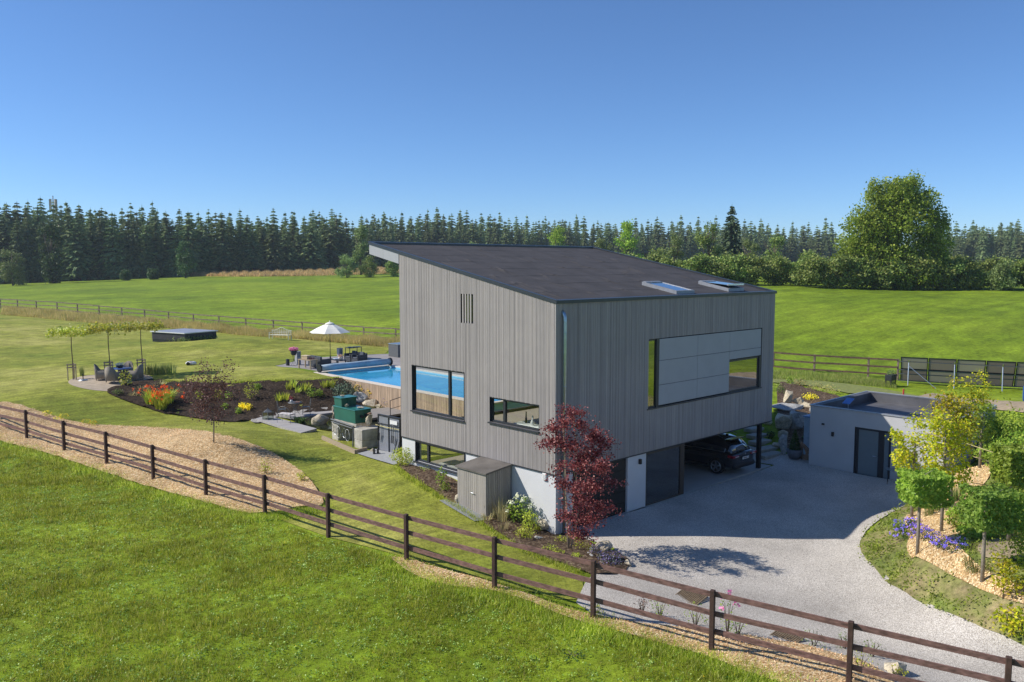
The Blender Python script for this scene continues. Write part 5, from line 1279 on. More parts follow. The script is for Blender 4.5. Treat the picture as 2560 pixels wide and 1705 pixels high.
# ------------------------------------------------------------------ pond garden
def deck(name, label, poly, z, mat, kind=None, cat="deck"):
    o = obj(name, MB().prism(poly, z-.12, z), mat); tag(o, label, cat, None, kind); return o
def zpoly(L_, z): return [(q.x, q.y) for q in (upz(px, py, z) for px, py in L_)]
ZP = 1.08
m_board = M("grey_boardwalk", (.36, .34, .33), .8, var=.15, vscale=1.5, stretch=(1, 9, 1))
nt = m_board.node_tree
deck("boardwalk", "grey boardwalk running towards the lawn in front of the bistro set", zpoly([(640,1046),(668,1038),(792,1071),(752,1082)], ZP), ZP, m_board)
deck("boardwalk", "grey boardwalk behind the bistro table along the soil slope", zpoly([(690,1036),(700,1030),(830,1017),(905,1014),(905,1024),(830,1031),(735,1043)], ZP), ZP-.004, m_board)
deck("bridge_deck", "raised wooden deck between the boulders and the house corner", zpoly([(915,1030),(925,1022),(1000,1016),(1010,1024),(1010,1032),(925,1046)], ZP+.12), ZP+.12, m_deckw)
mp, nt, b_ = newmat("pond_water"); b_.inputs['Base Color'].default_value = (.02, .025, .015, 1); b_.inputs['Roughness'].default_value = .06; _bump(nt, _noise(nt, 6, 3, _pos(nt)), .1, .03, b_)
pw = obj("pond_water", MB().prism(zpoly([(728,1044),(770,1036),(1010,1024),(1020,1075),(900,1082),(800,1070)], .97), .9, 1.0), mp); tag(pw, "dark pond water between the decks", "water", None, "structure")
pe = smoothpoly(pxpoly([(622,1052),(655,1040),(690,1034),(800,1024),(880,1014),(890,1022),(820,1030),(700,1042),(665,1052),(640,1062)]), 1); drape("pebbles", pe, m_pebble, .075, .25, .02, "pale pebbles along the boardwalk edge", "pebbles")
m_iron = M("grey_iron", (.16, .165, .17), .5, .5, var=.2)
def bistro_chair(label, loc, rz, cushion=False, w_=.42):
    t = thing("bistro_chair", label, "chair", loc, rz, "iron bistro chairs by the pond")
    for x in (-.19, .19):
        for y in (-w_/2, w_/2): obj("leg", MB().tube([(x*1.15, y*1.05, 0), (x*.9, y, .44)], .011, 6), m_iron, t)
    mb = MB()
    for k in range(6): y = -w_/2+.035+k*(w_-.07)/5; mb.box(-.2, .2, y-.02, y+.02, .44, .455)
    obj("seat", mb, m_iron, t)
    mb = MB(); mb.tube([(-.2, -w_/2, .44)]+[(-.2-.08*math.sin(a), -w_/2*math.cos(a), .6+.32*math.sin(a)) for a in np.linspace(0, PI, 11)]+[(-.2, w_/2, .44)], .012, 6)
    mb.tube([(-.24, -w_*.3, .5)]+[(-.26, -w_*.3*math.cos(a), .6+.16*math.sin(a)) for a in np.linspace(0, PI, 9)]+[(-.24, w_*.3, .5)], .008, 5)
    obj("backrest", mb, m_iron, t)
    if cushion:
        c_ = MB(); c_.box(-.2, .22, -w_/2, w_/2, .457, .51, bev=.02); obj("cushion", c_, M("striped_cushion", (.6, .55, .52), .9, var=.25, vscale=7, stretch=(.2, 3, 1)), t)
    return t
def dz(px, py, z=ZP): q = upz(px, py, z); return Vector((q.x, q.y, z))
bt_ = thing("bistro_table", "small round iron table with dishes by the pond", "table", dz(738, 1037)); obj("tabletop", MB().lathe([(.38, .70), (.39, .71), (.38, .73)], 28), m_iron, bt_, True)
for k in range(3): a = k*2.1; obj("leg", MB().tube([(.28*math.cos(a), .28*math.sin(a), 0), (.06*math.cos(a), .06*math.sin(a), .35), (.22*math.cos(a), .22*math.sin(a), .7)], .012, 6), m_iron, bt_)
tb0 = dz(738, 1037)+Vector((0, 0, .732))
tag(obj("plate", MB().lathe([(.07, 0), (.15, .015), (.16, .025)], 18), M("terracotta_dish", (.4, .2, .12), .6), loc=tb0+rt*.12), "brown plate on the pond bistro table", "plate")
t = thing("flower_pot", "small white pot of red flowers on the pond bistro table", "flower pot", tb0-rt*.2); obj("pot", MB().lathe([(.05, 0), (.09, .05), (.07, .14)], 14), m_white, t, True)
P = rng.normal(size=(90, 3))*np.array([.08, .08, .06])+np.array([0, 0, .24]); V, F = leafcloud(P, .06); npmesh("blossoms", V, F, M("red_flowers", (.3, .03, .05), .6), t)
bistro_chair("iron bistro chair right of the pond table", dz(766, 1036), VA+PI/2+.3); bistro_chair("iron bistro chair left of the pond table, behind the cushioned one", dz(706, 1042), VA-PI/2+.2)
bistro_chair("wide iron seat with a striped cushion in front of the pond table", dz(716, 1056), VA-.4, True, .85)
t = thing("floor_lantern", "glass lantern with a pitched roof standing on the boardwalk", "lantern", dz(670, 1048), .3)
for x in (-.2, .2):
    for y in (-.2, .2): obj("post", MB().box(x-.012, x+.012, y-.012, y+.012, 0, .42), m_iron, t)
obj("roof", MB().lathe([(.31, .42), (.12, .53), (.05, .56), (.03, .62), (.01, .64)], 4), m_iron, t); obj("base", MB().box(-.22, .22, -.22, .22, 0, .03), m_iron, t); obj("glass", MB().box(-.19, .19, -.19, .19, .031, .41), Mglass("lantern_glass", (.7, .75, .72), .08), t)
tuft("hosta_plant", "broad-leaved green plant at the pond edge below the bistro chairs", at(750, 1062)+Vector((0, 0, .05)), .5, .6, 40, m_grn, .14, .5, cat="plant")
rock(795, 1072, 1.25, .85, "big tan boulder beside the boardwalk, left of the green tank", m_rock, 3); rock(899, 1012, 1.45, 1.0, "big dark grey boulder behind the green tank", m_rockg, 8)
rock(925, 1024, 1.15, .68, "flat-topped orange boulder right of the grey one", m_rock, 12); rock(945, 1023, .45, .35, "small tan stone on the deck beside the flat-topped boulder", m_rock, 5); rock(833, 1040, .5, .7, "narrow upright stone left behind the green tank", m_rock, 17)
for k, (px, py, w_, h_, l) in enumerate([(985,1003,.7,.55,"rounded brown stone by the house corner above the pond"),(995,1016,.6,.3,"pale flat stone by the house corner"),(983,1022,.5,.25,"small pale stone at the deck end"),(1000,1028,.6,.3,"pale stone lowest by the house corner")]): rock(px, py, w_, h_, l, m_rock, 30+k)
t = thing("iron_railing", "black iron handrail by the deck at the house corner", "railing", dz(976, 1042, ZP+.1))
obj("post", MB().tube([(0, 0, 0), (0, 0, .92)], .02, 8), m_black, t); o_ = Vector((1.0, .3, 0)); obj("handrail", MB().tube([(0, 0, .92), (o_.x*1.4, o_.y*1.4, 1.02)], .02, 8).tube([(0, 0, .45), (o_.x*1.4, o_.y*1.4, .5)], .015, 8), m_black, t)
bush("round_shrub", "bright green round shrub at the house corner above the pond", at(991, 1003), 1.1, 1.0, 420, .12, m_ygreen); bush("juniper_shrub", "blue green juniper at the end of the pool wall", at(862, 997), 1.7, 1.1, 700, .12, M("juniper", (.12, .17, .1), .7, var=.4, vscale=4), stems=False)
bush("yellow_flowering_shrub", "yellow flowering plant on top of the grey boulder", at(903, 985), .9, .6, 160, .1, m_ygreen, flowers=(m_yellow, 40, .07)); bush("yellow_flowering_shrub", "yellow flowering plant between the boulders", at(932, 1000), .9, .8, 220, .1, m_ygreen, flowers=(m_yellow, 30, .07)); bush("round_shrub", "small lime green shrub above the flat-topped boulder", at(948, 1003), .7, .5, 160, .1, m_ygreen)
bush("lavender_plant", "lavender beside the railing by the pond", at(967, 1018), .8, .6, 240, .07, m_lav, cat="plant")
# ------------------------------------------------------------------ filter tank on its concrete blocks
B0 = at(906, 1125); zb0 = B0.z
m_ctank = M("green_fibreglass", (.025, .13, .095), .42, var=.12, vscale=1.5, bump=.15, bscale=12)
m_lid = M("green_lid", (.03, .17, .15), .3, var=.15, vscale=2)
t = thing("concrete_block_wall", "right concrete block pier under the green tank", "concrete block", B0, 0)
obj("block", MB().box(0, 1.15, 0, .7, .43, .95, bev=.02), m_conc, t); obj("block", MB().box(0, 1.15, .01, .69, -.1, .424, bev=.02), m_conc, t)
t = thing("concrete_block_wall", "left concrete block pier under the green tank", "concrete block", at(846, 1103), 0)
zl = at(846, 1103).z; obj("block", MB().box(0, 1.0, 0, .6, .43+zb0-zl, .95+zb0-zl, bev=.02), m_conc, t); obj("block", MB().box(0, 1.0, .01, .59, -.1, .424+zb0-zl, bev=.02), m_conc, t)
TZ = zb0+.97+.12
K = upz(888, 1060, TZ)
t = thing("filter_tank", "long dark green filter tank with a raised box at its far end", "tank", (K.x, K.y, TZ))
def taper(mb, x0, x1, y0, y1, z0, z1, e=.04):
    vs = [(x0+e, y0+e, z0), (x1-e, y0+e, z0), (x1-e, y1-e, z0), (x0+e, y1-e, z0), (x0, y0, z1), (x1, y0, z1), (x1, y1, z1), (x0, y1, z1)]
    return mb.add(vs, [(3, 2, 1, 0), (4, 5, 6, 7), (0, 1, 5, 4), (1, 2, 6, 5), (2, 3, 7, 6), (3, 0, 4, 7)])
obj("tank", taper(MB(), 0, .92, 0, 1.95, 0, .62), m_ctank, t); obj("lid", MB().box(-.03, .96, -.03, 1.99, .621, .665, bev=.012), m_lid, t)
obj("upper_tank", taper(MB(), .03, .9, 1.25, 1.93, .666, 1.08, .02), m_ctank, t); obj("lid", MB().box(-.02, .95, 1.2, 1.99, 1.081, 1.115, bev=.012), m_lid, t)
obj("rib", MB().box(.40, .46, 1.215, 1.249, .67, 1.08), m_ctank, t)
obj("pipe_stub", MB().tube([(.35, -.12, .32), (.35, .02, .32)], .07, 12).tube([(.62, -.14, .36), (.62, .02, .36)], .09, 12), m_black, t, True)
t = thing("timber_rack", "pale beam and pipe frame under the green tank", "frame", (K.x, K.y, zb0+.955))
obj("beam", MB().box(-.02, .05, -.1, 1.9, .0, .12), m_conc, t); obj("beam", MB().box(.8, .88, -.1, 1.9, .0, .12), m_conc, t)
mb = MB(); mb.tube([(-.12, 2.0, .12), (-.14, -.05, .04), (-.16, -.1, -.08), (-.25, -.15, -.95)], .035, 8); obj("pipe", mb, m_iron, t)
mb = MB(); mb.tube([(-.16, 1.9, .02), (-.18, 0, -.05)], .025, 8); obj("pipe", mb, m_iron, t)
for k in range(6):
    y = 1.75-k*.3; q = .14+.05*(k % 3); mb = MB(); mb.tube([(-.2-.02*k, y+q*.8*math.sin(a), -.12-q*1.2+q*1.2*math.cos(a)) for a in np.linspace(0, 6.28, 18)], .009, 5)
    obj("cable_loop", mb, [m_black, m_alu, m_white][k % 3], t)
for k, (x, y, z, w_, h_, l, mt) in enumerate([(.3, 1.6, 1.117, .3, .1, "flat stone weighing down the raised green box", m_rock), (.15, .95, .667, .26, .2, "round stone on the green tank lid", m_rock), (.55, .35, .667, .5, .09, "long flat stone on the green tank lid", m_rock), (.55, -.42, -.13, .5, .62, "upright tan stone on the right concrete pier", m_rock), (.55, -.45, .46, .34, .1, "dark flat stone on top of the upright tan stone", m_rockr)]):
    me = rock_mesh(w_, w_*.7, h_, 60+k); me.materials.append(mt); o = bpy.data.objects.new("stone", me); COL.objects.link(o); o.location = (K.x+x, K.y+y, TZ+z+.003); tag(o, l, "stone")
e0, e1, e2 = at(806, 1100), at(889, 1136), at(917, 1129)
t = thing("timber_edging", "pale timber edging around the tank corner on the lawn", "edging", e0)
for a_, b__ in ((e0, e1), (e1, e2)):
    mb = MB(); mb.beam(Vector(a_)-e0+Vector((0, 0, .1)), Vector(b__)-e0+Vector((0, 0, .1)), .09, .24); obj("beam", mb, m_teak, t)
g0, g1 = at(945, 1128), at(1000, 1140); gd_ = g1-g0; gl = min(2.0, Vector((gd_.x, gd_.y)).length); a = math.atan2(gd_.y, gd_.x)
t = thing("tool_rack", "tall grey metal panel rack with hoses hanging from a bamboo pole", "rack", g0+Vector((0, 0, .04)), a)
m_gp = M("grey_sheet", (.27, .28, .31), .45, .3, var=.05)
obj("panel", MB().box(.04, gl/2-.02, .03, .05, .05, 1.66).box(gl/2+.02, gl-.04, .03, .05, .05, 1.66), m_gp, t)
mb = MB(); mb.box(0, .05, .0, .08, 0, 1.75); mb.box(gl-.05, gl, 0, .08, 0, 1.75); mb.box(.05, gl-.05, .001, .079, 1.68, 1.75); mb.box(.05, gl-.05, .001, .079, .0, .05); mb.box(gl/2-.02, gl/2+.02, -.01, .079, .05, 1.68); mb.box(.05, gl-.05, -.005, .03, 1.3, 1.34)
obj("frame", mb, m_frame, t); obj("side_frame", MB().box(gl-.05, gl, .081, .5, 0, 1.72), m_black, t)
obj("sign_plate", MB().box(gl*.58, gl*.9, -.02, -.006, 1.4, 1.58), m_white, t)
obj("bamboo_pole", MB().tube([(-.05, -.08, 1.24), (gl*.5, -.085, 1.22), (gl+.05, -.08, 1.24)], .018, 8), m_straw, t)
for k, x in enumerate((.12, .22, gl-.5, gl-.38)):
    obj("hose", MB().tube([(x, -.07, 1.4), (x+.04, -.1, 1.34), (x+.02, -.1, .95), (x-.05, -.08, .55), (x-.02, -.06, .52), (x+.06, -.1, .9)], .014, 6), m_black, t)
    obj("hook", MB().tube([(x, -.05, 1.22), (x+.03, -.09, 1.33), (x+.07, -.07, 1.36)], .01, 6), m_white, t)
obj("strap", MB().tube([(gl-.42, -.05, .02), (gl-.15, -.05, .7)], .02, 6), m_black, t); obj("strap", MB().tube([(gl-.1, -.12, 0), (gl+.05, 0, .9)], .02, 6), m_black, t)
t = thing("black_sack", "black sack leaning between the metal rack and the house wall", "sack", g1+Vector((.25, .1, 0))); obj("sack", MB().lathe([(.2, 0), (.26, .15), (.22, .6), (.12, .85), (.05, .95)], 14), m_black, t, True)
rock(931, 1133, .32, .25, "pale round stone at the foot of the metal rack", m_rock, 44); p = at(940, 1138); t = thing("work_boots", "pair of black boots beside the metal rack", "boots", p+Vector((0, 0, .07)), 1.0)
for s in (-.09, .09): obj("boot", MB().box(-.12, .14, s-.05, s+.05, 0, .09, bev=.02).box(-.12, -.01, s-.045, s+.045, .091, .28, bev=.02), m_black, t)
drape("paving", pxpoly([(893,1137),(935,1126),(1000,1136),(1032,1150),(985,1166)]), M("bluestone_2", (.33, .335, .34), .7, var=.12), .08, .3, label="grey stone paving under the metal rack", cat="paving")
bush("round_shrub", "variegated ball shrub at the house corner by the low window", at(1008, 1166), 1.15, .85, 900, .07, m_ygreen, seed=4)
# ------------------------------------------------------------------ slope planting
for k, (px, py) in enumerate([(379,1012),(402,1024),(420,1008)]):
    tuft("red_flower_clump", ["orange red flowering clump, left of its group on the soil slope", "orange red flowering clump lowest of its group on the soil slope", "orange red flowering clump, right of its group on the soil slope"][k], at(px, py), 1.05, .7, 130, m_ygreen, .045, .5, "orange red clumps on the soil slope", "flower", (m_orange, 26, .10))
for k, (px, py, n_) in enumerate([(722,974,0),(734,969,0),(744,984,0),(760,978,0),(770,974,0),(809,971,0),(822,968,0),(833,969,0),(707,1000,0),(697,1004,0),(716,1001,0)]):
    tuft("iris_plant", "young yellow green sword-leaved plant on the soil slope", at(px, py), .62, .4, 26, m_ygreen, .05, .4, "sword-leaved plants on the soil slope", "plant")
for k, (px, py, w_, h_, m_, l) in enumerate([(628,998,1.0,1.15,m_ygreen,"leafy variegated shrub in the middle of the soil slope"),(780,995,.6,.7,m_lime,"small leafy shrub above the green tank"),(799,992,.5,.5,m_lime,"smallest leafy shrub above the green tank"),
    (572,1002,.5,.6,m_lime,"small green shrub behind the copper tree, right"),(545,1000,.6,.7,m_ygreen,"yellow green shrub behind the copper tree"),(645,975,.4,.4,m_lime,"tiny shrub below the lawn edge"),(500,1002,.5,.7,m_ygreen,"yellow green shrub behind the copper tree, left"),
    (606,1022,.45,.35,m_yellow,"left yellow flowering clump low on the soil slope"),(620,1026,.5,.4,m_yellow,"right yellow flowering clump low on the soil slope"),(597,1036,.35,.4,m_lime,"small green plant below the yellow flowers"),(563,1022,.35,.3,m_lime,"tiny green plant left of the yellow flowers"),(295,988,.6,.35,m_pale,"pale low plant at the left end of the soil slope")]):
    bush("slope_plant", l, at(px, py), w_, h_, 170, .10, m_, stems=False, cat="plant")
for k, (px, py) in enumerate([(365,975),(385,968),(405,960),(340,985),(350,972),(330,990)]): tuft("dry_plant", "withered grassy clump on the crest of the soil slope", at(px, py), .3, .6, 50, m_straw, .03, .8, "withered clumps on the slope crest", "plant")
# copper tree on the chip mound
def small_tree(name, label, loc, h_, stem, rad, n, leaf, mat, bark, lobes, group=None, tr=.035, bend=.05, spray=.12, k=26):
    r = np.random.default_rng(int(abs(loc[0])*13+abs(loc[1])*7)+5); t = thing(name, label, "tree", loc, 0, group)
    P, D = blob_pts(n, lobes, r, .4); P, D = clumpy(P, D, r, k, spray)
    V, F = leafcloud(P, leaf*r.uniform(.6, 1.3, n), r, .3, D)
    mb = MB(); mb.tube([(0, 0, -.15), (bend, 0, h_*.3), (0, bend, h_*.6), (0, 0, h_*.9)], [tr, tr*.85, tr*.55, tr*.2], 8)
    for l_ in lobes: mb.tube([(0, 0, max(stem, l_[2]-l_[5]*2)*.8), (l_[0]*.5, l_[1]*.5, l_[2]-l_[5]*.5), (l_[0], l_[1], l_[2]+l_[5]*.4)], [tr*.4, tr*.25, .004], 5)
    obj("trunk", mb, bark, t, True); npmesh("crown", V, F, mat, t); return t
bq = gpt(2235, 125); sB = 125/FPX; bb = (2235, 1280-0*1)
def lobB(px, py, w_, h_): o = rt*((px-2235)*sB); return (o.x, o.y, (CAM.z+ray(px, py).z*125)-bq.z, w_*sB/2, w_*sB/2, h_*sB/2)
small_tree("broadleaf_tree", "big round green tree rising high above the hedge on the right", bq, 17, 2, 1, 68000, .36, m_lime, m_bark, [lobB(*q) for q in [(2225,475,90,64),(2262,462,50,50),(2190,505,90,90),(2275,505,100,80),(2318,545,70,90),(2345,560,34,50),(2150,560,110,90),(2235,560,160,120),(2320,600,90,90),(2128,610,90,80),(2200,640,170,110),(2300,660,130,110),(2150,680,130,70),(2250,695,190,60),(2340,640,50,60),(2330,690,80,50),(2100,640,50,40),(2170,470,30,40),(2240,520,120,90),(2180,580,110,100)]], tr=.3, spray=.34, k=15)
cp = at(534, 1112); s = (cp-CAM).dot(Fd)/FPX
def lob(px, py, w_, h_, base, s_, depth=None):
    """crown lobe seen at photo (px,py) with size in px, relative to a trunk foot at base px"""
    o = rt*((px-base[0])*s_); return (o.x, o.y, (base[1]-py)*s_, w_*s_/2, (depth or w_)*s_/2, h_*s_/2)
small_tree("copper_tree", "young copper-leaved tree on the wood chip mound", cp, 3.7, 1.9, 1, 4000, .085, m_copper, m_barkg, [lob(*q, (534,1112), s) for q in [(528,985,100,70),(505,1020,70,60),(560,960,80,50),(520,930,40,50),(575,915,50,14),(500,960,60,40),(545,1030,70,50),(475,975,40,30),(518,915,30,16),(590,990,40,40)]], spray=.16, k=12)
for k, (px, py, h_) in enumerate([(665,1188,.75),(757,1205,.45)]): bush("chip_bed_shrub", ["upright yellow green shrub on the chip mound behind the fence", "low green shrub at the right end of the chip mound"][k], at(px, py), .6, h_, 150, .07, m_ygreen)
for k, (px, py) in enumerate([(118,1043),(160,1050),(216,1064),(232,1068),(145,1058)]): bush("yellow_weed", "small yellow flowering weed along the top of the chip bed", at(px, py), .45, .35, 50, .07, m_ygreen, "yellow weeds above the chip bed", "plant", stems=False, flowers=(m_yellow, 18, .04))
# ------------------------------------------------------------------ corner bed
mp_ = at(1421, 1378); s = (mp_-CAM).dot(Fd)/FPX
t = thing("red_maple", "dark red japanese maple at the front corner of the house", "tree", mp_)
r = np.random.default_rng(9); LB = [lob(q[0]+(1428-q[0])*.1, q[1], q[2]*.82, q[3]*.9, (1421,1378), s, 110) for q in [(1400,1050,55,40),(1425,1035,45,30),(1450,1060,60,55),(1380,1100,75,50),(1430,1105,90,60),(1490,1085,60,50),(1510,1100,40,40),(1495,1130,60,60),(1350,1115,36,22),(1390,1165,40,30),(1440,1160,60,50),(1500,1165,50,50),(1400,1205,50,50),(1440,1220,80,60),(1490,1215,70,50),(1530,1200,36,18),(1440,1260,70,50),(1490,1260,60,50),(1410,1285,40,40),(1470,1300,60,40),(1450,1330,45,40),(1380,1070,40,30),(1465,1140,60,50),(1520,1265,30,26)]]
LB = [(a+Fh.x*q_, b+Fh.y*q_, c-.27*q_, d_, e*1.0, f) for (a, b, c, d_, e, f), q_ in zip(LB, r.uniform(-1.4, .2, len(LB)))]
P, D = blob_pts(11500, LB, r, .35); P, D = clumpy(P, D, r, 13, .08); V, F = leafcloud(P, .072*r.uniform(.6, 1.3, len(P)), r, .4, D, asp=.8)
npmesh("crown", V, F, m_red, t); mb = MB(); gx_ = lambda px, py, dd=0: tuple(rt*((px-1421)*s)+Fh*dd+Vector((0, 0, (1378-py)*s)))
for pts, rr in [([(1421,1385),(1418,1300),(1414,1230),(1412,1130),(1405,1050)],.035),([(1424,1385),(1440,1310),(1452,1240),(1470,1160),(1492,1090)],.035),([(1420,1385),(1430,1290),(1440,1200),(1440,1110),(1432,1045)],.028),([(1416,1260),(1395,1170),(1370,1120)],.014),([(1452,1240),(1490,1200),(1530,1198)],.012),([(1440,1200),(1420,1130),(1385,1075)],.012),([(1424,1370),(1445,1330),(1460,1320)],.012),([(1470,1170),(1500,1160),(1515,1110)],.012),([(1440,1310),(1480,1270),(1500,1250)],.012)]:
    mb.tube([gx_(*q, (i*.05 if rr > .02 else .1)) for i, q in enumerate(pts)], [rr*(1-.75*i/(len(pts)-1)) for i in range(len(pts))], 7)
obj("trunk", mb, M("tan_bark", (.36, .27, .18), .8, var=.3), t, True)
bush("hydrangea", "white flowering hydrangea against the plinth", at(1299, 1312), 1.0, 1.05, 420, .09, m_lime, flowers=(m_white_f, 16, .11), seed=3); bush("yellow_shrub", "upper golden yellow shrub right of the hydrangea", at(1325, 1332), .65, .8, 320, .08, m_ygreen, seed=6); bush("yellow_shrub", "lower golden yellow shrub in front of the hydrangea", at(1313, 1348), .7, .5, 320, .07, m_ygreen, seed=7)
tuft("feather_grass", "tall straw-coloured grass beside the shed", at(1252, 1303), 1.0, .6, 120, m_straw, .015, .35); tuft("feather_grass", "small straw-coloured grass in front of the tall one", at(1259, 1328), .5, .4, 50, m_straw, .015, .35); tuft("feather_grass", "low dry tuft at the shed corner", at(1214, 1302), .45, .5, 60, m_straw, .015, .5); tuft("feather_grass", "green arching grass behind the tall one at the plinth", at(1282, 1296), .7, .6, 60, m_reed, .015, .6)
for k, (px, py, w_, h_, m_, l) in enumerate([(1360,1332,.75,.55,m_rock,"tan boulder behind the golden shrubs at the house corner"),(1378,1362,.8,.1,m_rockg,"flat pale slab left of the red maple"),(1345,1350,.5,.1,m_rockg,"small flat slab below the golden shrubs"),(1467,1398,.75,.1,m_rockg,"flat slab right of the red maple trunk"),(1468,1372,.6,.08,m_rockg,"pale slab behind the right maple slab"),(1512,1382,.72,.42,m_rock,"rounded tan boulder at the gravel edge, largest beside the maple"),(1571,1420,.36,.3,m_rock,"small squarish boulder on the gravel edge"),(1508,1432,.42,.2,m_rock,"low flat stone behind the fence post on the gravel"),(1372,1312,.4,.25,m_rockg,"grey stone at the foot of the house corner"),(2248,1690,.75,.42,m_rock,"tan boulder by the fence at the bottom right")]): rock(px, py, w_, h_, l, m_, 70+k, name="flat_slab" if h_ < .12 else "boulder")
for k, (px, py, w_, h_) in enumerate([(1401,1358,.6,.25),(1455,1372,.7,.28),(1440,1352,.5,.25),(1375,1378,.6,.2),(1480,1382,.4,.2),(1395,1388,.5,.2),(1346,1328,.4,.25),(1440,1395,.4,.15)]): bush("ground_cover", "low yellow green ground cover around the red maple", at(px, py), w_, h_, 130, .06, m_ygreen, "ground cover plants round the maple", "plant", stems=False)
bush("lavender_plant", "lavender in front of the rounded boulder, lower", at(1525, 1412), .95, .5, 700, .05, m_lav, cat="plant", seed=2); bush("lavender_plant", "lavender against the rounded boulder, upper left", at(1490, 1388), .5, .4, 260, .05, m_lav, cat="plant", seed=3)
bush("bed_plant", "bright green weed under the low window", at(1063, 1178), .7, .25, 120, .07, m_lime, stems=False, cat="plant"); bush("bed_plant", "taller leafy plant beside the shed", at(1104, 1215), .5, .75, 160, .08, m_lime, cat="plant"); bush("bed_plant", "small leafy plant below the taller one by the shed", at(1112, 1228), .5, .3, 90, .08, m_lime, cat="plant"); rock(1146, 1262, .35, .5, "pale stone wedged against the left side of the shed", m_rock, 91)
# roses and weeds along the gravel behind the fence
for k, (px, py, h_, m_, fl_, l) in enumerate([(1605,1537,.55,m_copper,None,"reddish young rose behind the fence"),(1650,1545,.6,m_lime,None,"leafy young rose right of the reddish one"),(1738,1568,.65,m_lime,None,"green rose left of the tall fence post"),(1818,1590,1.15,m_lime,(m_pink,8,.09),"tall rose with pink flowers right of the fence post"),(1845,1588,.5,m_lime,None,"low rose beside the pink flowering one"),(2035,1618,.5,m_pale,None,"grey green plant by the second drain grate"),(2110,1625,.5,m_pale,None,"grey green plant left of the last big fence post"),(2180,1645,.5,m_pale,None,"grey green plant near the bottom right boulder"),(2150,1672,.4,m_ygreen,None,"golden green weed left of the bottom right boulder"),(2240,1698,.35,m_ygreen,None,"golden weed in front of the bottom right boulder"),(1490,1535,.25,m_ygreen,None,"small yellow green weed at the fence post foot"),(1430,1640,.1,m_grn,None,"dark weed in the meadow grass")]):
    bush("rose_bush" if k < 5 else "verge_plant", l, at(px, py), .5+.1*(k % 3), h_, 70, .06, m_, cat="plant", flowers=fl_)
def grate(label, quad):
    P = [at(*q) for q in quad]; c_ = sum(P, Vector())/4; ex = (P[1]-P[0]); a = math.atan2(ex.y, ex.x); w_, d__ = ex.length, (P[3]-P[0]).length
    t = thing("drain_grate", label, "grate", c_+Vector((0, 0, .055)), a)
    mb = MB(); mb.box(-w_/2, w_/2, -d__/2, -d__/2+.03, 0, .03); mb.box(-w_/2, w_/2, d__/2-.03, d__/2, 0, .03); mb.box(-w_/2, -w_/2+.03, -d__/2+.03, d__/2-.03, .001, .03); mb.box(w_/2-.03, w_/2, -d__/2+.03, d__/2-.03, .001, .03)
    m_rust = M("rusty_steel", (.22, .16, .1), .7, .2, var=.3); obj("frame", mb, m_rust, t); mb = MB(); x = -w_/2+.06
    while x < w_/2-.03: mb.box(x, x+.022, -d__/2+.03, d__/2-.03, .004, .024); x += .06
    y = -d__/2+.06
    while y < d__/2-.03: mb.box(-w_/2+.03, w_/2-.03, y, y+.015, .003, .02); y += .06
    obj("bars", mb, m_rust, t)
grate("square rusty drain grate in the gravel", [(1708,1479),(1773,1500),(1743,1517),(1675,1496)]); grate("half-hidden drain grate further right at the chip strip", [(1945,1582),(2012,1604),(1985,1618),(1920,1594)])
# ------------------------------------------------------------------ trees of the right bank
def boxy(label, px, py, x0, x1, yt, yb, mat, n, leaf, dep=.9, loose=0, group="clipped trees on the right bank", extra=(), name="clipped_tree"):
    b_ = at(px, py); s = (b_-CAM).dot(Fd)/FPX; t = thing(name, label, "tree", b_, 0, group)
    r = np.random.default_rng(px); X0, X1, Z0_, Z1_ = (x0-px)*s+leaf*.45, (x1-px)*s-leaf*.45, (py-yb)*s+leaf*.4, (py-yt)*s-leaf*.3; D_ = (X1-X0)*dep
    u = r.uniform(-1, 1, (n, 3)); fc = r.integers(0, 3, n); k = r.uniform(size=n) < .72; sg = np.sign(r.normal(size=n))
    for a_ in range(3): m = k & (fc == a_); u[m, a_] = sg[m]*(1-np.abs(r.normal(0, .1, m.sum())))
    wob = .97+.05*np.sin(u[:, 0]*4+u[:, 2]*5)+.03*np.sin(u[:, 1]*7+1)
    if loose: u[:, :2] *= (1+r.normal(0, loose, (n, 1))); u[:, 2] += r.normal(0, loose, n)
    X_, Y_, Z_ = ((X0+X1)/2+u[:, 0]*(X1-X0)/2*wob, u[:, 1]*D_/2*wob, (Z0_+Z1_)/2+u[:, 2]*(Z1_-Z0_)/2*wob)
    P = np.column_stack([X_*rt.x+Y_*Fh.x, X_*rt.y+Y_*Fh.y, Z_])
    if extra:
        LB = [lob(*q, (px, py), s) for q in extra]; P2, _ = blob_pts(n//2, LB, r, .4); P2, _ = clumpy(P2, _, r, 14, .12); P = np.concatenate([P, P2])
    V, F = leafcloud(P, leaf*r.uniform(.6, 1.3, len(P)), r, .5, (P-P.mean(0))*.6, asp=.8)
    npmesh("crown", V, F, mat, t); mb = MB(); h_ = (Z0_+Z1_)/2
    mb.tube([(0, 0, -.15), (.015, .01, h_*.5), (0, 0, h_), (0, 0, Z1_*.95)], [.058, .05, .042, .02], 10)
    for k in range(7): a = k*.9; mb.tube([(0, 0, Z0_+.1+k*.12), ((X1-X0)*.35*math.cos(a), (X1-X0)*.35*math.sin(a), Z0_+.25+k*.14)], [.015, .004], 5)
    obj("trunk", mb, m_barkg, t, True); return t
m_clipA = Mleaf("clipped_green_leaves", [(.15, .23, .03), (.22, .31, .04), (.32, .39, .06)], .5, .45, 1.5); m_clipD = Mleaf("dark_clipped_leaves", [(.11, .20, .03), (.17, .27, .04), (.25, .34, .06)], .5, .42, 1.5)
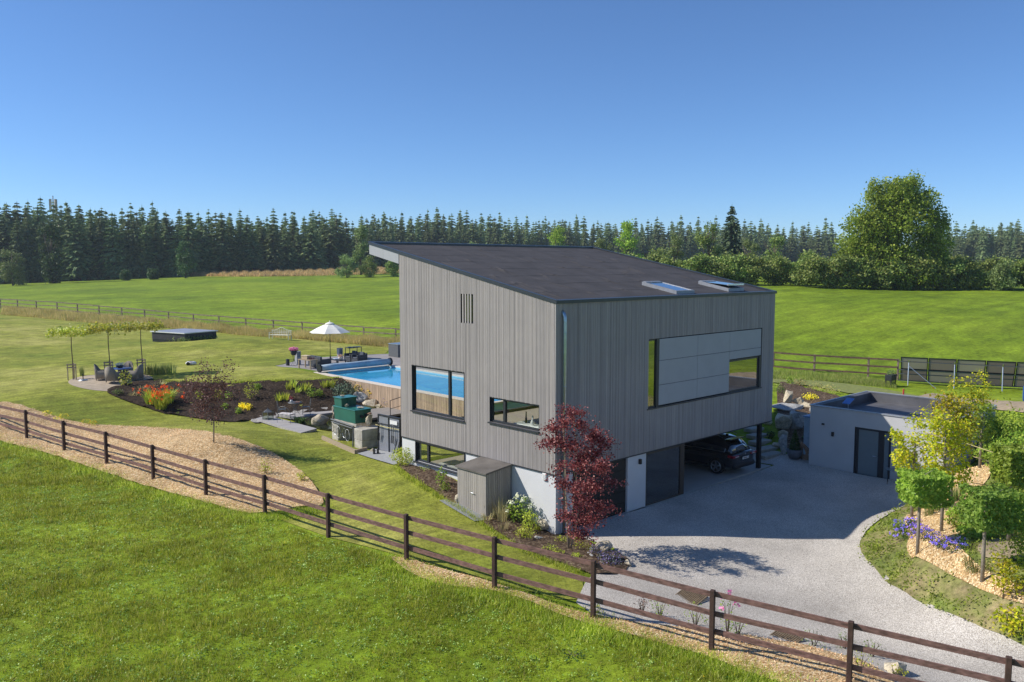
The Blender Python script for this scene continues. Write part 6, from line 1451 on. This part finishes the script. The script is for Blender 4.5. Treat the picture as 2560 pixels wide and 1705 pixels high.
boxy("nearest square-clipped green tree beside the violet flowers", 2293, 1393, 2250, 2356, 1176, 1258, m_clipA, 4200, .11, .9)
boxy("darker square-clipped tree at the right, lowest on the wood chips", 2455, 1462, 2409, 2530, 1217, 1318, m_clipD, 4600, .105, .9)
boxy("square-clipped tree at the right picture edge on the bare dirt", 2520, 1361, 2484, 2580, 1112, 1208, m_clipA, 4200, .11, .9)
boxy("golden tree standing left behind the nearest clipped tree", 2279, 1298, 2232, 2330, 1085, 1180, m_gold, 1250, .095, .5, .12, extra=[(2240,1090,50,30),(2290,1060,80,50),(2250,1140,60,40),(2215,1170,36,20)], name="golden_tree")
boxy("golden tree on the chips right of the nearest clipped tree", 2353, 1335, 2310, 2410, 1050, 1185, m_gold, 1600, .095, .5, .12, extra=[(2330,1040,80,60),(2380,1100,80,80),(2330,1180,70,40),(2400,1190,60,30)], name="golden_tree")
boxy("golden tree in the middle of the back row", 2376, 1267, 2320, 2420, 1010, 1130, m_gold, 1450, .095, .5, .12, extra=[(2360,1000,90,60),(2400,1050,70,60)], name="golden_tree")
boxy("golden tree with a tall loose tip above the outbuilding roof", 2423, 1178, 2380, 2450, 985, 1090, m_gold, 1450, .095, .5, .14, extra=[(2400,960,90,40),(2440,970,60,60),(2380,950,40,20),(2440,940,24,36),(2450,1010,100,50),(2500,1000,60,20)], name="golden_tree")
boxy("greener golden tree rightmost in the back row", 2449, 1176, 2420, 2475, 1010, 1100, m_clipA, 900, .11, .6, .1, name="golden_tree")
tr_ = small_tree("young_golden_tree", "thin young golden tree at the bottom right picture edge", at(2506, 1505), 1.6, .5, .4, 520, .10, m_gold, m_bark, [lob(*q, (2506,1505), (at(2506,1505)-CAM).dot(Fd)/FPX) for q in [(2515,1410,50,40),(2535,1440,60,40),(2500,1395,30,30),(2545,1480,40,30),(2500,1450,40,20)]], tr=.014)
bush("golden_shrub", "golden green shrub at the gravel edge, bottom right", at(2535, 1585), 1.1, .7, 420, .10, m_gold); 
for k, (a_, b__, h0) in enumerate([((2311,1081),(2350,1092),24),((2385,1098),(2483,1131),27.5),((2422,1138),(2494,1160),28),((2399,1202),(2522,1222),26),((2335,1075),(2352,1100),26)]):
    A_ = atd(a_[0], a_[1], h0+1.5); B_ = atd(b__[0], b__[1], h0); mb = MB(); mb.tube([Vector((0, 0, 0)), B_-A_], .014, 6)
    if k < 4: tag(obj("bamboo_cane", mb, m_straw, loc=A_), ["short bamboo cane in front of the outbuilding wall", "bamboo cane tied highest between the golden trees", "bamboo cane behind the golden tree trunks", "lowest bamboo cane, just above the dark clipped tree"][k], "cane", "bamboo canes between the bank trees")
# green mass of shrubs above them
for k, (px, py, w_, h_, m_) in enumerate([(2485,1115,2.2,1.4,m_lime),(2530,1110,2.4,1.6,m_lime),(2560,1180,2.4,1.5,m_lime),(2500,1165,2.0,1.0,m_clipA),(2560,1260,2.0,1.4,m_clipA),(2555,1330,1.6,1.3,m_lime),(2460,1150,1.5,.9,m_lime),(2590,1420,1.4,1.2,m_clipA),(2410,1320,1.2,.35,m_clipA),(2440,1345,1.2,.3,m_clipA),(2400,1295,1.0,.35,m_clipA)]):
    bush("bank_shrub", ["bright green bank shrub below the solar panels","tallest bright green bank shrub at the right edge","bright green shrub behind the edge clipped tree","low green shrub behind the golden row","green shrub right of the dark clipped tree","green shrub at the edge above the bare dirt","small green shrub between the golden trunks","green shrub at the far right edge by the young golden tree","low green cover right of the wood chips","low green cover above the bare dirt","low green cover under the golden trees"][k], at(px, py), w_, h_, int(1300*w_*h_/2.5)+250, .11, m_, stems=False)
tuft("grass_clump", "rushy green clump on the bare dirt behind the dark clipped tree", at(2440, 1425), .45, .7, 120, m_reed, .02, .6)
for k, (px, py) in enumerate([(2322,1295),(2342,1285),(2377,1263),(2392,1258),(2405,1240)]): tuft("reed_clump", "thin upright reed clump between the golden trunks", at(px, py), .8, .35, 60, m_reed, .015, .2, "reed clumps between the golden trunks", "grass plant")
# violet flowers: low mats
for k, (px, py, w_, fn) in enumerate([(2265,1325,.9,34),(2262,1350,.9,34),(2300,1338,.8,26),(2322,1352,.8,24),(2350,1368,.9,34),(2375,1376,.9,32),(2285,1318,.6,18),(2400,1372,.6,12)]):
    bush("violet_geranium", "violet flowering geranium mat between the clipped trees", at(px, py), w_, .32, 260, .06, m_grn, "violet geraniums on the right bank", "flower", stems=False, flowers=(m_purple, fn, .055))
# ------------------------------------------------------------------ rockery between house and outbuilding
for k, (px, py, w_, h_, m_, l) in enumerate([(1976,1018,.75,1.05,m_rock,"upright pale rock topmost in the rockery, half in the sun"),(2000,1019,.8,.6,m_rock,"pale rock right of the upright one"),(1978,1032,2.0,.45,m_rockg,"long flat grey rock in the middle of the rockery"),(2024,1022,1.0,.4,m_rock,"flat reddish rock beside the outbuilding roof corner"),
    (1954,1080,1.15,1.1,m_rock,"big squarish rock on the left of the rockery"),(1999,1080,1.05,1.15,m_rockg,"big pointed grey rock right of the squarish one"),(1960,1100,.55,.5,m_rock,"small tan rock below the squarish one"),(1963,1140,.65,1.1,m_rockg,"leaning rock left behind the potted conifer"),(2016,1152,.95,.95,m_rockr,"reddish brown rock right of the potted conifer"),(1944,1122,.6,.3,m_rock,"small tan rock beside the steps"),(1920,1062,.8,.3,m_rock,"tan rock behind the carport post top"),(2040,1040,.8,.5,m_rockg,"dark rock beside the grey cabinet")]):
    rock(px, py, w_*1.2, h_*1.12, l, m_, 213+k*3, sink=.08, d_=w_*.7)
m_step = M("step_stone", (.36, .34, .29), .85, var=.2, vscale=3, bump=.4)
for k, (px, py, w_, l) in enumerate([(1925,1141,1.5,"lowest stone step beside the carport"),(1915,1126,1.5,"second stone step beside the carport"),(1900,1108,1.2,"third stone step beside the carport"),(1893,1092,1.1,"fourth stone step beside the carport"),(1885,1076,1.0,"topmost stone step beside the carport")]):
    p = at(px, py); mb = MB(); mb.box(-w_/2, w_/2, -.3, .3, 0, .2, bev=.02); tag(obj("stone_step", mb, m_step, loc=(p.x, p.y, max(p.z-.05, .02+.16*k)), rz=-.15), l, "step", "stone steps beside the carport")
p = at(1986, 1148); t = thing("potted_conifer", "small conifer in a grey pot in front of the rockery", "potted plant", p+Vector((0, 0, .04)))
obj("pot", MB().lathe([(.24, 0), (.36, .25), (.4, .45), (.37, .46)], 22), M("grey_pot", (.12, .13, .15), .7), t, True)
n = 900; z = rng.uniform(0, 1, n)**1.3; a = rng.uniform(0, 6.28, n); q = .42*(1-z)**.8*rng.uniform(.6, 1, n); q = q*.75; P = np.column_stack([q*np.cos(a), q*np.sin(a), .42+1.0*z]); V, F = leafcloud(P, .1, rng, .3); npmesh("foliage", V, F, m_grn, t)
for k, (px, py, w_, h_, m_) in enumerate([(2000,965,.9,.5,m_dryg),(2040,978,1.2,.6,m_dryg),(2075,985,1.2,.6,m_dryg),(2025,1000,1.0,.4,m_yellow),(1975,960,.5,.5,m_lime),(1948,985,.8,.8,m_hedge),(2018,1100,.5,.35,m_grn),(1928,1095,.4,.35,m_grn)]):
    bush("rockery_plant", ["dry grassy plant at the top of the rockery soil, left","dry grassy plant behind the outbuilding corner","dry grassy plant right of it by the blue panel","yellow green plant above the outbuilding corner","small green plant at the top of the rockery, by the grass path","shrub at the house edge beside the upright rock","dark plant between the rockery rocks and the conifer","dark plant beside the carport post"][k], at(px, py), w_, h_, 170, .1, m_, stems=False, cat="plant")
# ------------------------------------------------------------------ the car in the carport
car = thing("parked_car", "black five-door suv parked in the open carport, seen from its rear left", "car", (12.74, 2.36, .055), PI/2-.02)
m_paint = M("black_car_paint", (.006, .007, .01), .12, 0, var=.1, spec=.8); m_paint.node_tree.nodes['Principled BSDF'].inputs['Coat Weight'].default_value = 1
m_cg = M("dark_car_glass", (.012, .016, .02), .05, var=.05, spec=1.0); m_plast = M("black_plastic", (.018, .018, .02), .55)
# local: x forward (front +2.35), y to the car's left, z up. stations
ST = [(-2.33,.42,.62,.80,.98,.86),(-2.30,.36,.70,.84,1.02,.90),(-2.1,.30,.78,.90,1.07,.93),(-1.6,.28,.80,.93,1.08,.94),(-.8,.26,.80,.94,1.06,.94),(0,.26,.80,.94,1.03,.94),(.8,.27,.80,.94,1.0,.93),(1.3,.28,.80,.93,.98,.92),(1.7,.29,.78,.92,.94,.90),(2.1,.32,.72,.86,.86,.84),(2.3,.40,.62,.72,.76,.70)]
def loft(rings, close_ends=True):
    k = len(rings[0]); vs = [p for r_ in rings for p in r_]; fs = [(i*k+j, i*k+(j+1) % k, (i+1)*k+(j+1) % k, (i+1)*k+j) for i in range(len(rings)-1) for j in range(k)]
    if close_ends: fs += [tuple(range(k))[::-1], tuple((len(rings)-1)*k+j for j in range(k))]
    return vs, fs
rings = []
for x, zb_, wz, wmid, zt_, wt in ST:
    h = [(zb_, wmid*.86), (zb_+.08, wmid*.97), ((zb_+zt_)/2, wmid*1.0), (zt_-.14, wmid*.985), (zt_-.03, wt*.93), (zt_, wt*.82)]
    rings.append([(x, w_, z) for z, w_ in h]+[(x, -w_, z) for z, w_ in h[::-1]])
bo = obj("body", MB().add(*loft(rings)), m_paint, car, True); ss = bo.modifiers.new("s", 'SUBSURF'); ss.levels = 1; ss.render_levels = 1
GH = [(-2.12,1.05,1.08,.80,.78),(-1.95,1.05,1.34,.83,.70),(-1.7,1.05,1.56,.85,.64),(-1.2,1.04,1.65,.87,.64),(-.4,1.03,1.68,.88,.65),(.2,1.01,1.66,.88,.65),(.65,.99,1.52,.87,.64),(1.1,.97,1.22,.85,.66),(1.35,.95,1.0,.82,.74)]
rings = []
for x, zb_, zt_, wb, wt in GH:
    zt_ = max(zt_, zb_+.03); rings.append([(x, wb, zb_-.03), (x, wb*.55+wt*.45, zb_+(zt_-zb_)*.55), (x, wt, zt_-.05), (x, wt*.75, zt_), (x, -wt*.75, zt_), (x, -wt, zt_-.05), (x, -(wb*.55+wt*.45), zb_+(zt_-zb_)*.55), (x, -wb, zb_-.03)])
go = obj("roof", MB().add(*loft(rings)), m_paint, car, True)
def gh(x, v, s_, off=.008):
    """point on the glasshouse side: v 0 belt..1 roof edge"""
    X_ = [g[0] for g in GH]; zb_ = np.interp(x, X_, [g[1] for g in GH]); zt_ = np.interp(x, X_, [g[2] for g in GH])-.05; wb = np.interp(x, X_, [g[3] for g in GH]); wt = np.interp(x, X_, [g[4] for g in GH])
    return (x, s_*(wb+(wt-wb)*v+off), zb_+(zt_-zb_)*v)
for s_ in (1, -1):
    for (xa, xb) in ((-1.72, -1.12), (-1.04, -.12), (-.04, .78)):
        n_ = 6; vs = []; 
        for i in range(n_+1):
            x = xa+(xb-xa)*i/n_
            for v in (.10, .45, .86): vs.append(gh(x, v, s_))
        fs = [(i*3+j, i*3+j+1, (i+1)*3+j+1, (i+1)*3+j) for i in range(n_) for j in range(2)]
        wo = obj("window", MB().add(vs, fs), m_cg, car, True); sm = wo.modifiers.new("t", 'SOLIDIFY'); sm.thickness = .01; sm.offset = 0
    obj("chrome_strip", MB().tube([gh(x, .06, s_, .015) for x in np.linspace(-1.8, .9, 14)], .009, 5).tube([gh(-1.8, v, s_, .015) for v in np.linspace(.06, .7, 5)], .009, 5), m_alu, car)
    obj("roof_rail", MB().tube([(-1.5, s_*.6, 1.67), (-1.3, s_*.6, 1.735), (0, s_*.61, 1.755), (.3, s_*.6, 1.70)], .018, 6), m_alu, car)
    for x in (-1.42, 1.38):
        wl = obj("wheel", MB().tube([(x, s_*.72, .36), (x, s_*.94, .36)], .36, 32), M("tyre", (.015, .015, .015), .85), car, False)
        rm = MB(); rm.tube([(x, s_*.941, .36), (x, s_*.949, .36)], .25, 28); obj("hub", rm, m_black, wl)
        rm = MB()
        for k in range(5):
            a = k*2*PI/5+.3; rm.beam((x, s_*.955, .36), (x+.25*math.cos(a), s_*.955, .36+.25*math.sin(a)), .012, .07)
        rm.tube([(x+.25*math.cos(q_), s_*.952, .36+.25*math.sin(q_)) for q_ in np.linspace(0, 6.283, 33)], .014, 6); rm.tube([(x, s_*.95, .36), (x, s_*.965, .36)], .05, 14)
        obj("rim", rm, m_alu, wl)
        obj("wheel_arch", MB().tube([(x+.42*math.cos(q_), s_*.925, .36+.42*math.sin(q_)) for q_ in np.linspace(0, PI, 17)], .035, 6), m_plast, car, True)
    obj("tail_light", MB().box(-2.36, -2.02, s_*.9-.06 if s_ > 0 else -.96, .96 if s_ > 0 else -.84, .86, .98, bev=.02).box(-2.37, -2.28, min(s_*.5, s_*.86), max(s_*.5, s_*.86), .86, .97, bev=.02), M("tail_light_red", (.28, .01, .015), .15, spec=.8), car)
    obj("tail_light_bar", MB().box(-2.38, -2.371, min(s_*.54, s_*.82), max(s_*.54, s_*.82), .90, .925), m_white, car)
    obj("mirror", MB().box(.6, .8, s_*1.0-.08, s_*1.0+.08, 1.03, 1.16, bev=.03), m_paint, car, True)
    obj("sill_trim", MB().box(-1.0, 1.0, s_*.90-.03, s_*.90+.03, .24, .36, bev=.01), m_plast, car)
    obj("door_handle", MB().box(-.78, -.6, s_*.95-.015, s_*.95+.01, .86, .885).box(.2, .38, s_*.945-.015, s_*.945+.01, .84, .865), m_paint, car)
vs = []
for v in (0, .5, 1):
    x = -2.135+.36*v**1.2; z = 1.1+.42*v; w_ = .66-.12*v
    for u in (-1, -.5, 0, .5, 1): vs.append((x-.02+.05*u*u, u*w_, z))
rg = obj("rear_window", MB().add(vs, [(i*5+j, i*5+j+1, (i+1)*5+j+1, (i+1)*5+j) for i in range(2) for j in range(4)]), Mglass("car_rear_glass", (.02, .03, .04), .35), car, True); sm = rg.modifiers.new("t", 'SOLIDIFY'); sm.thickness = .012
obj("spoiler", MB().box(-1.98, -1.6, -.6, .6, 1.575, 1.61, Matrix.Rotation(.12, 3, 'Y'), bev=.015), m_paint, car); obj("bumper", MB().box(-2.40, -2.1, -.84, .84, .34, .6, bev=.08), m_plast, car, True)
obj("license_plate", MB().box(-2.39, -2.378, -.26, .26, .74, .85), m_white, car); mb = MB()
for k in range(7):
    if k != 1: mb.box(-2.394, -2.391, -.2+k*.058, -.165+k*.058, .765, .825)
obj("plate_characters", mb, M("dark_red_ink", (.12, .02, .03), .6), car); obj("antenna", MB().box(-1.45, -1.3, -.02, .02, 1.66, 1.74, bev=.01), m_paint, car)
obj("badge", MB().tube([(-2.375, 0, .99), (-2.36, 0, .99)], .045, 16), m_alu, car)
# ------------------------------------------------------------------ grass blades, weeds, loose chips
def visible(x, y, z, mg=60):
    q = np.column_stack([x, y, z])-np.array(CAM); zz = q@np.array(Fd); u = 1280+FPX*(q@np.array(Rt))/zz; v = 852.5-FPX*(q@np.array(Up))/zz
    return (zz > 1) & (u > -mg) & (u < 2560+mg) & (v > 0) & (v < 1705+mg), zz
fence_xy = [(p.x, p.y) for p in FP]
chipBpoly, chipApoly = chipB, chipA
near_poly = [(-34, 60), (-11.2, 40)]+[(FP[0].x-.1, FP[0].y)]+[(x-.15, y) for x, y in fence_xy]+[(-1, -30), (-30, -30)]
m_blade = Mleaf("meadow_blades", [(.125, .175, .012), (.205, .275, .02), (.29, .365, .03), (.41, .45, .055), (.56, .54, .18)], .5, .5, 1.3)
def patchy(x, y): return .35*np.sin(x*7.3+1.9*np.sin(y*5.1))*np.sin(y*8.1+1.7*np.sin(x*6.3)) + .25*np.sin(x*13.+2*np.sin(y*9.))*np.sin(y*15.-x*3)+ .5+.5*np.sin(x*.9+1.3*np.sin(y*.7))*np.sin(y*1.1+1.7*np.sin(x*.5))+.3*np.sin(x*3.1+y*2.3)*np.sin(y*3.7-x*1.9)
x, y = fillpts(near_poly, 1300); z = T(x, y); ok, zz = visible(x, y, z, 260)
k = ok & ~inpoly(x, y, chipApoly) & ~inpoly(x, y, chipBpoly); x, y, z, zz = x[k], y[k], z[k], zz[k]; pt = patchy(x, y)
keep = rng.uniform(size=len(x)) < np.clip(34/zz, .35, 1)*(.55+.45*pt); x, y, z, zz, pt = x[keep], y[keep], z[keep], zz[keep], pt[keep]
V, F = blades(np.column_stack([x, y, z-.01]), (.045+.10*np.clip(pt, 0, 1.4))*rng.uniform(.6, 1.3, len(x)), .011*rng.lognormal(0, .5, len(x))*np.clip(zz/22, 1, 2.2), rng, .55)
print("blades", len(x)); tag(npmesh("meadow_blades", V, F, m_blade), "grass blades of the foreground meadow", "grass", None, "stuff")
x, y = fillpts(near_poly, 16); z = T(x, y); ok, zz = visible(x, y, z); x, y, z = x[ok], y[ok], z[ok]; k = rng.uniform(size=len(x)) < .5
P = np.repeat(np.column_stack([x, y, z+.05]), 6, 0)+rng.normal(size=(len(x)*6, 3))*np.array([.06, .06, .02]); V, F = leafcloud(P, .055, rng, 1.2)
tag(npmesh("meadow_weeds", V, F, Mleaf("clover", [(.12, .2, .03), (.2, .28, .05), (.32, .36, .12)], .45, .3)), "broad-leaved weeds and clover in the foreground meadow", "weeds", None, "stuff")
i = rng.integers(0, len(x), 170); P = np.column_stack([x[i], y[i], z[i]+.14])+rng.normal(size=(170, 3))*np.array([.3, .3, .02]); V, F = leafcloud(np.repeat(P, 3, 0)+rng.normal(size=(510, 3))*.008, .035, rng, 1.5)
tag(npmesh("meadow_flowers", V, F, m_yellow), "small yellow flowers dotted in the foreground meadow", "flowers", None, "stuff")
# lawn blades near the camera side and along the lawn edges
x, y = fillpts(lawn, 60); z = T(x, y)+.02; ok, zz = visible(x, y, z)
k = ok & (zz < 46) & ~inpoly(x, y, chipApoly) & ~inpoly(x, y, chipBpoly) & ~inpoly(x, y, soilC) & ~inpoly(x, y, soilB) & ~inpoly(x, y, soilA); x, y, z, zz = x[k], y[k], z[k], zz[k]
V, F = blades(np.column_stack([x, y, z-.01]), .05*rng.uniform(.5, 1.4, len(x)), .022, rng, .7)
tag(npmesh("lawn_blades", V, F, Mleaf("lawn_blade_green", [(.15, .21, .03), (.24, .28, .045), (.33, .33, .09)], .6, .4)), "short blades of the mown lawn", "grass", None, "stuff")
def edge_tufts(name, label, line, wid, n, h_, mat, wd=.02):
    t_ = rng.uniform(0, 1, n)*(len(line)-1); i = np.minimum(t_.astype(int), len(line)-2); f_ = (t_-i)[:, None]; A_ = np.array([(p[0], p[1]) for p in line])
    p = A_[i]*(1-f_)+A_[i+1]*f_+rng.normal(size=(n, 2))*wid; V, F = blades(np.column_stack([p, T(p[:, 0], p[:, 1])+.02]), h_*rng.uniform(.5, 1.3, n), wd, rng, .6); tag(npmesh(name, V, F, mat), label, "grass", None, "stuff")
edge_tufts("edge_grass", "ragged grass along the near edge of the chip beds", [(p.x, p.y) for p in (at(*q) for q in [(-40,1082),(60,1125),(160,1157),(270,1190),(400,1236),(520,1268),(620,1297),(690,1292),(800,1275)])], .3, 15000, .14, m_blade)
edge_tufts("edge_grass", "ragged grass along the near edge of the lower chip strip", [(p.x, p.y) for p in (at(*q) for q in [(960,1400),(1040,1452),(1120,1476),(1230,1486),(1330,1516),(1440,1566),(1500,1578),(1640,1618),(1770,1655),(1880,1700),(2000,1740)])], .34, 15000, .15, m_blade)
edge_tufts("edge_grass", "long grass along the soil slope edge of the lawn", [(p.x, p.y) for p in (at(*q) for q in [(385,955),(480,957),(560,960),(640,956),(720,954),(800,951),(850,947)])], .08, 2500, .16, m_blade, .03)
edge_tufts("edge_grass", "long grass along the beds at the house", [(p.x, p.y) for p in (at(*q) for q in [(985,1168),(1020,1195),(1060,1220),(1100,1245),(1150,1275),(1195,1305),(1260,1350),(1330,1390),(1400,1418),(1450,1436)])], .10, 3500, .13, m_blade)
# weeds on the right bank
x, y = fillpts(bankR, 34); k = ~inpoly(x, y, chipC) & (rng.uniform(size=len(x)) < .35+.65*(np.sin(x*2.1+y*1.3)*np.sin(y*2.7-x) > -.1)); x, y = x[k], y[k]; z = T(x, y)
P = np.repeat(np.column_stack([x, y, z+.10]), 9, 0)+rng.normal(size=(len(x)*9, 3))*np.array([.10, .10, .07]); V, F = leafcloud(P, .085, rng, .8)
tag(npmesh("bank_weeds", V, F, m_clipA), "leafy weeds covering the right bank", "weeds", None, "stuff")
# loose chips standing proud of the chip beds
def chips(name, poly, dens, off, label, sz=.05):
    x, y = fillpts(poly, dens); z = T(x, y)+off; ok, zz = visible(x, y, z); x, y, z = x[ok], y[ok], z[ok]; V, F = leafcloud(np.column_stack([x, y, z]), sz*rng.uniform(.5, 1.4, len(x)), rng, 1.4, asp=.35)
    tag(npmesh(name, V, F, m_cl), label, "wood chips", None, "stuff")
m_cl = Mleaf("loose_wood_chips", [(.42, .24, .10), (.65, .42, .2), (.82, .60, .34), (.92, .76, .5)], .8, .05, 1.0)
chips("loose_chips", chipA, 150, .135, "loose wood chips on the wide mound"); chips("loose_chips", chipB, 190, .10, "loose wood chips on the lower strip"); chips("loose_chips", chipC, 150, .14, "loose wood chips on the right bank")
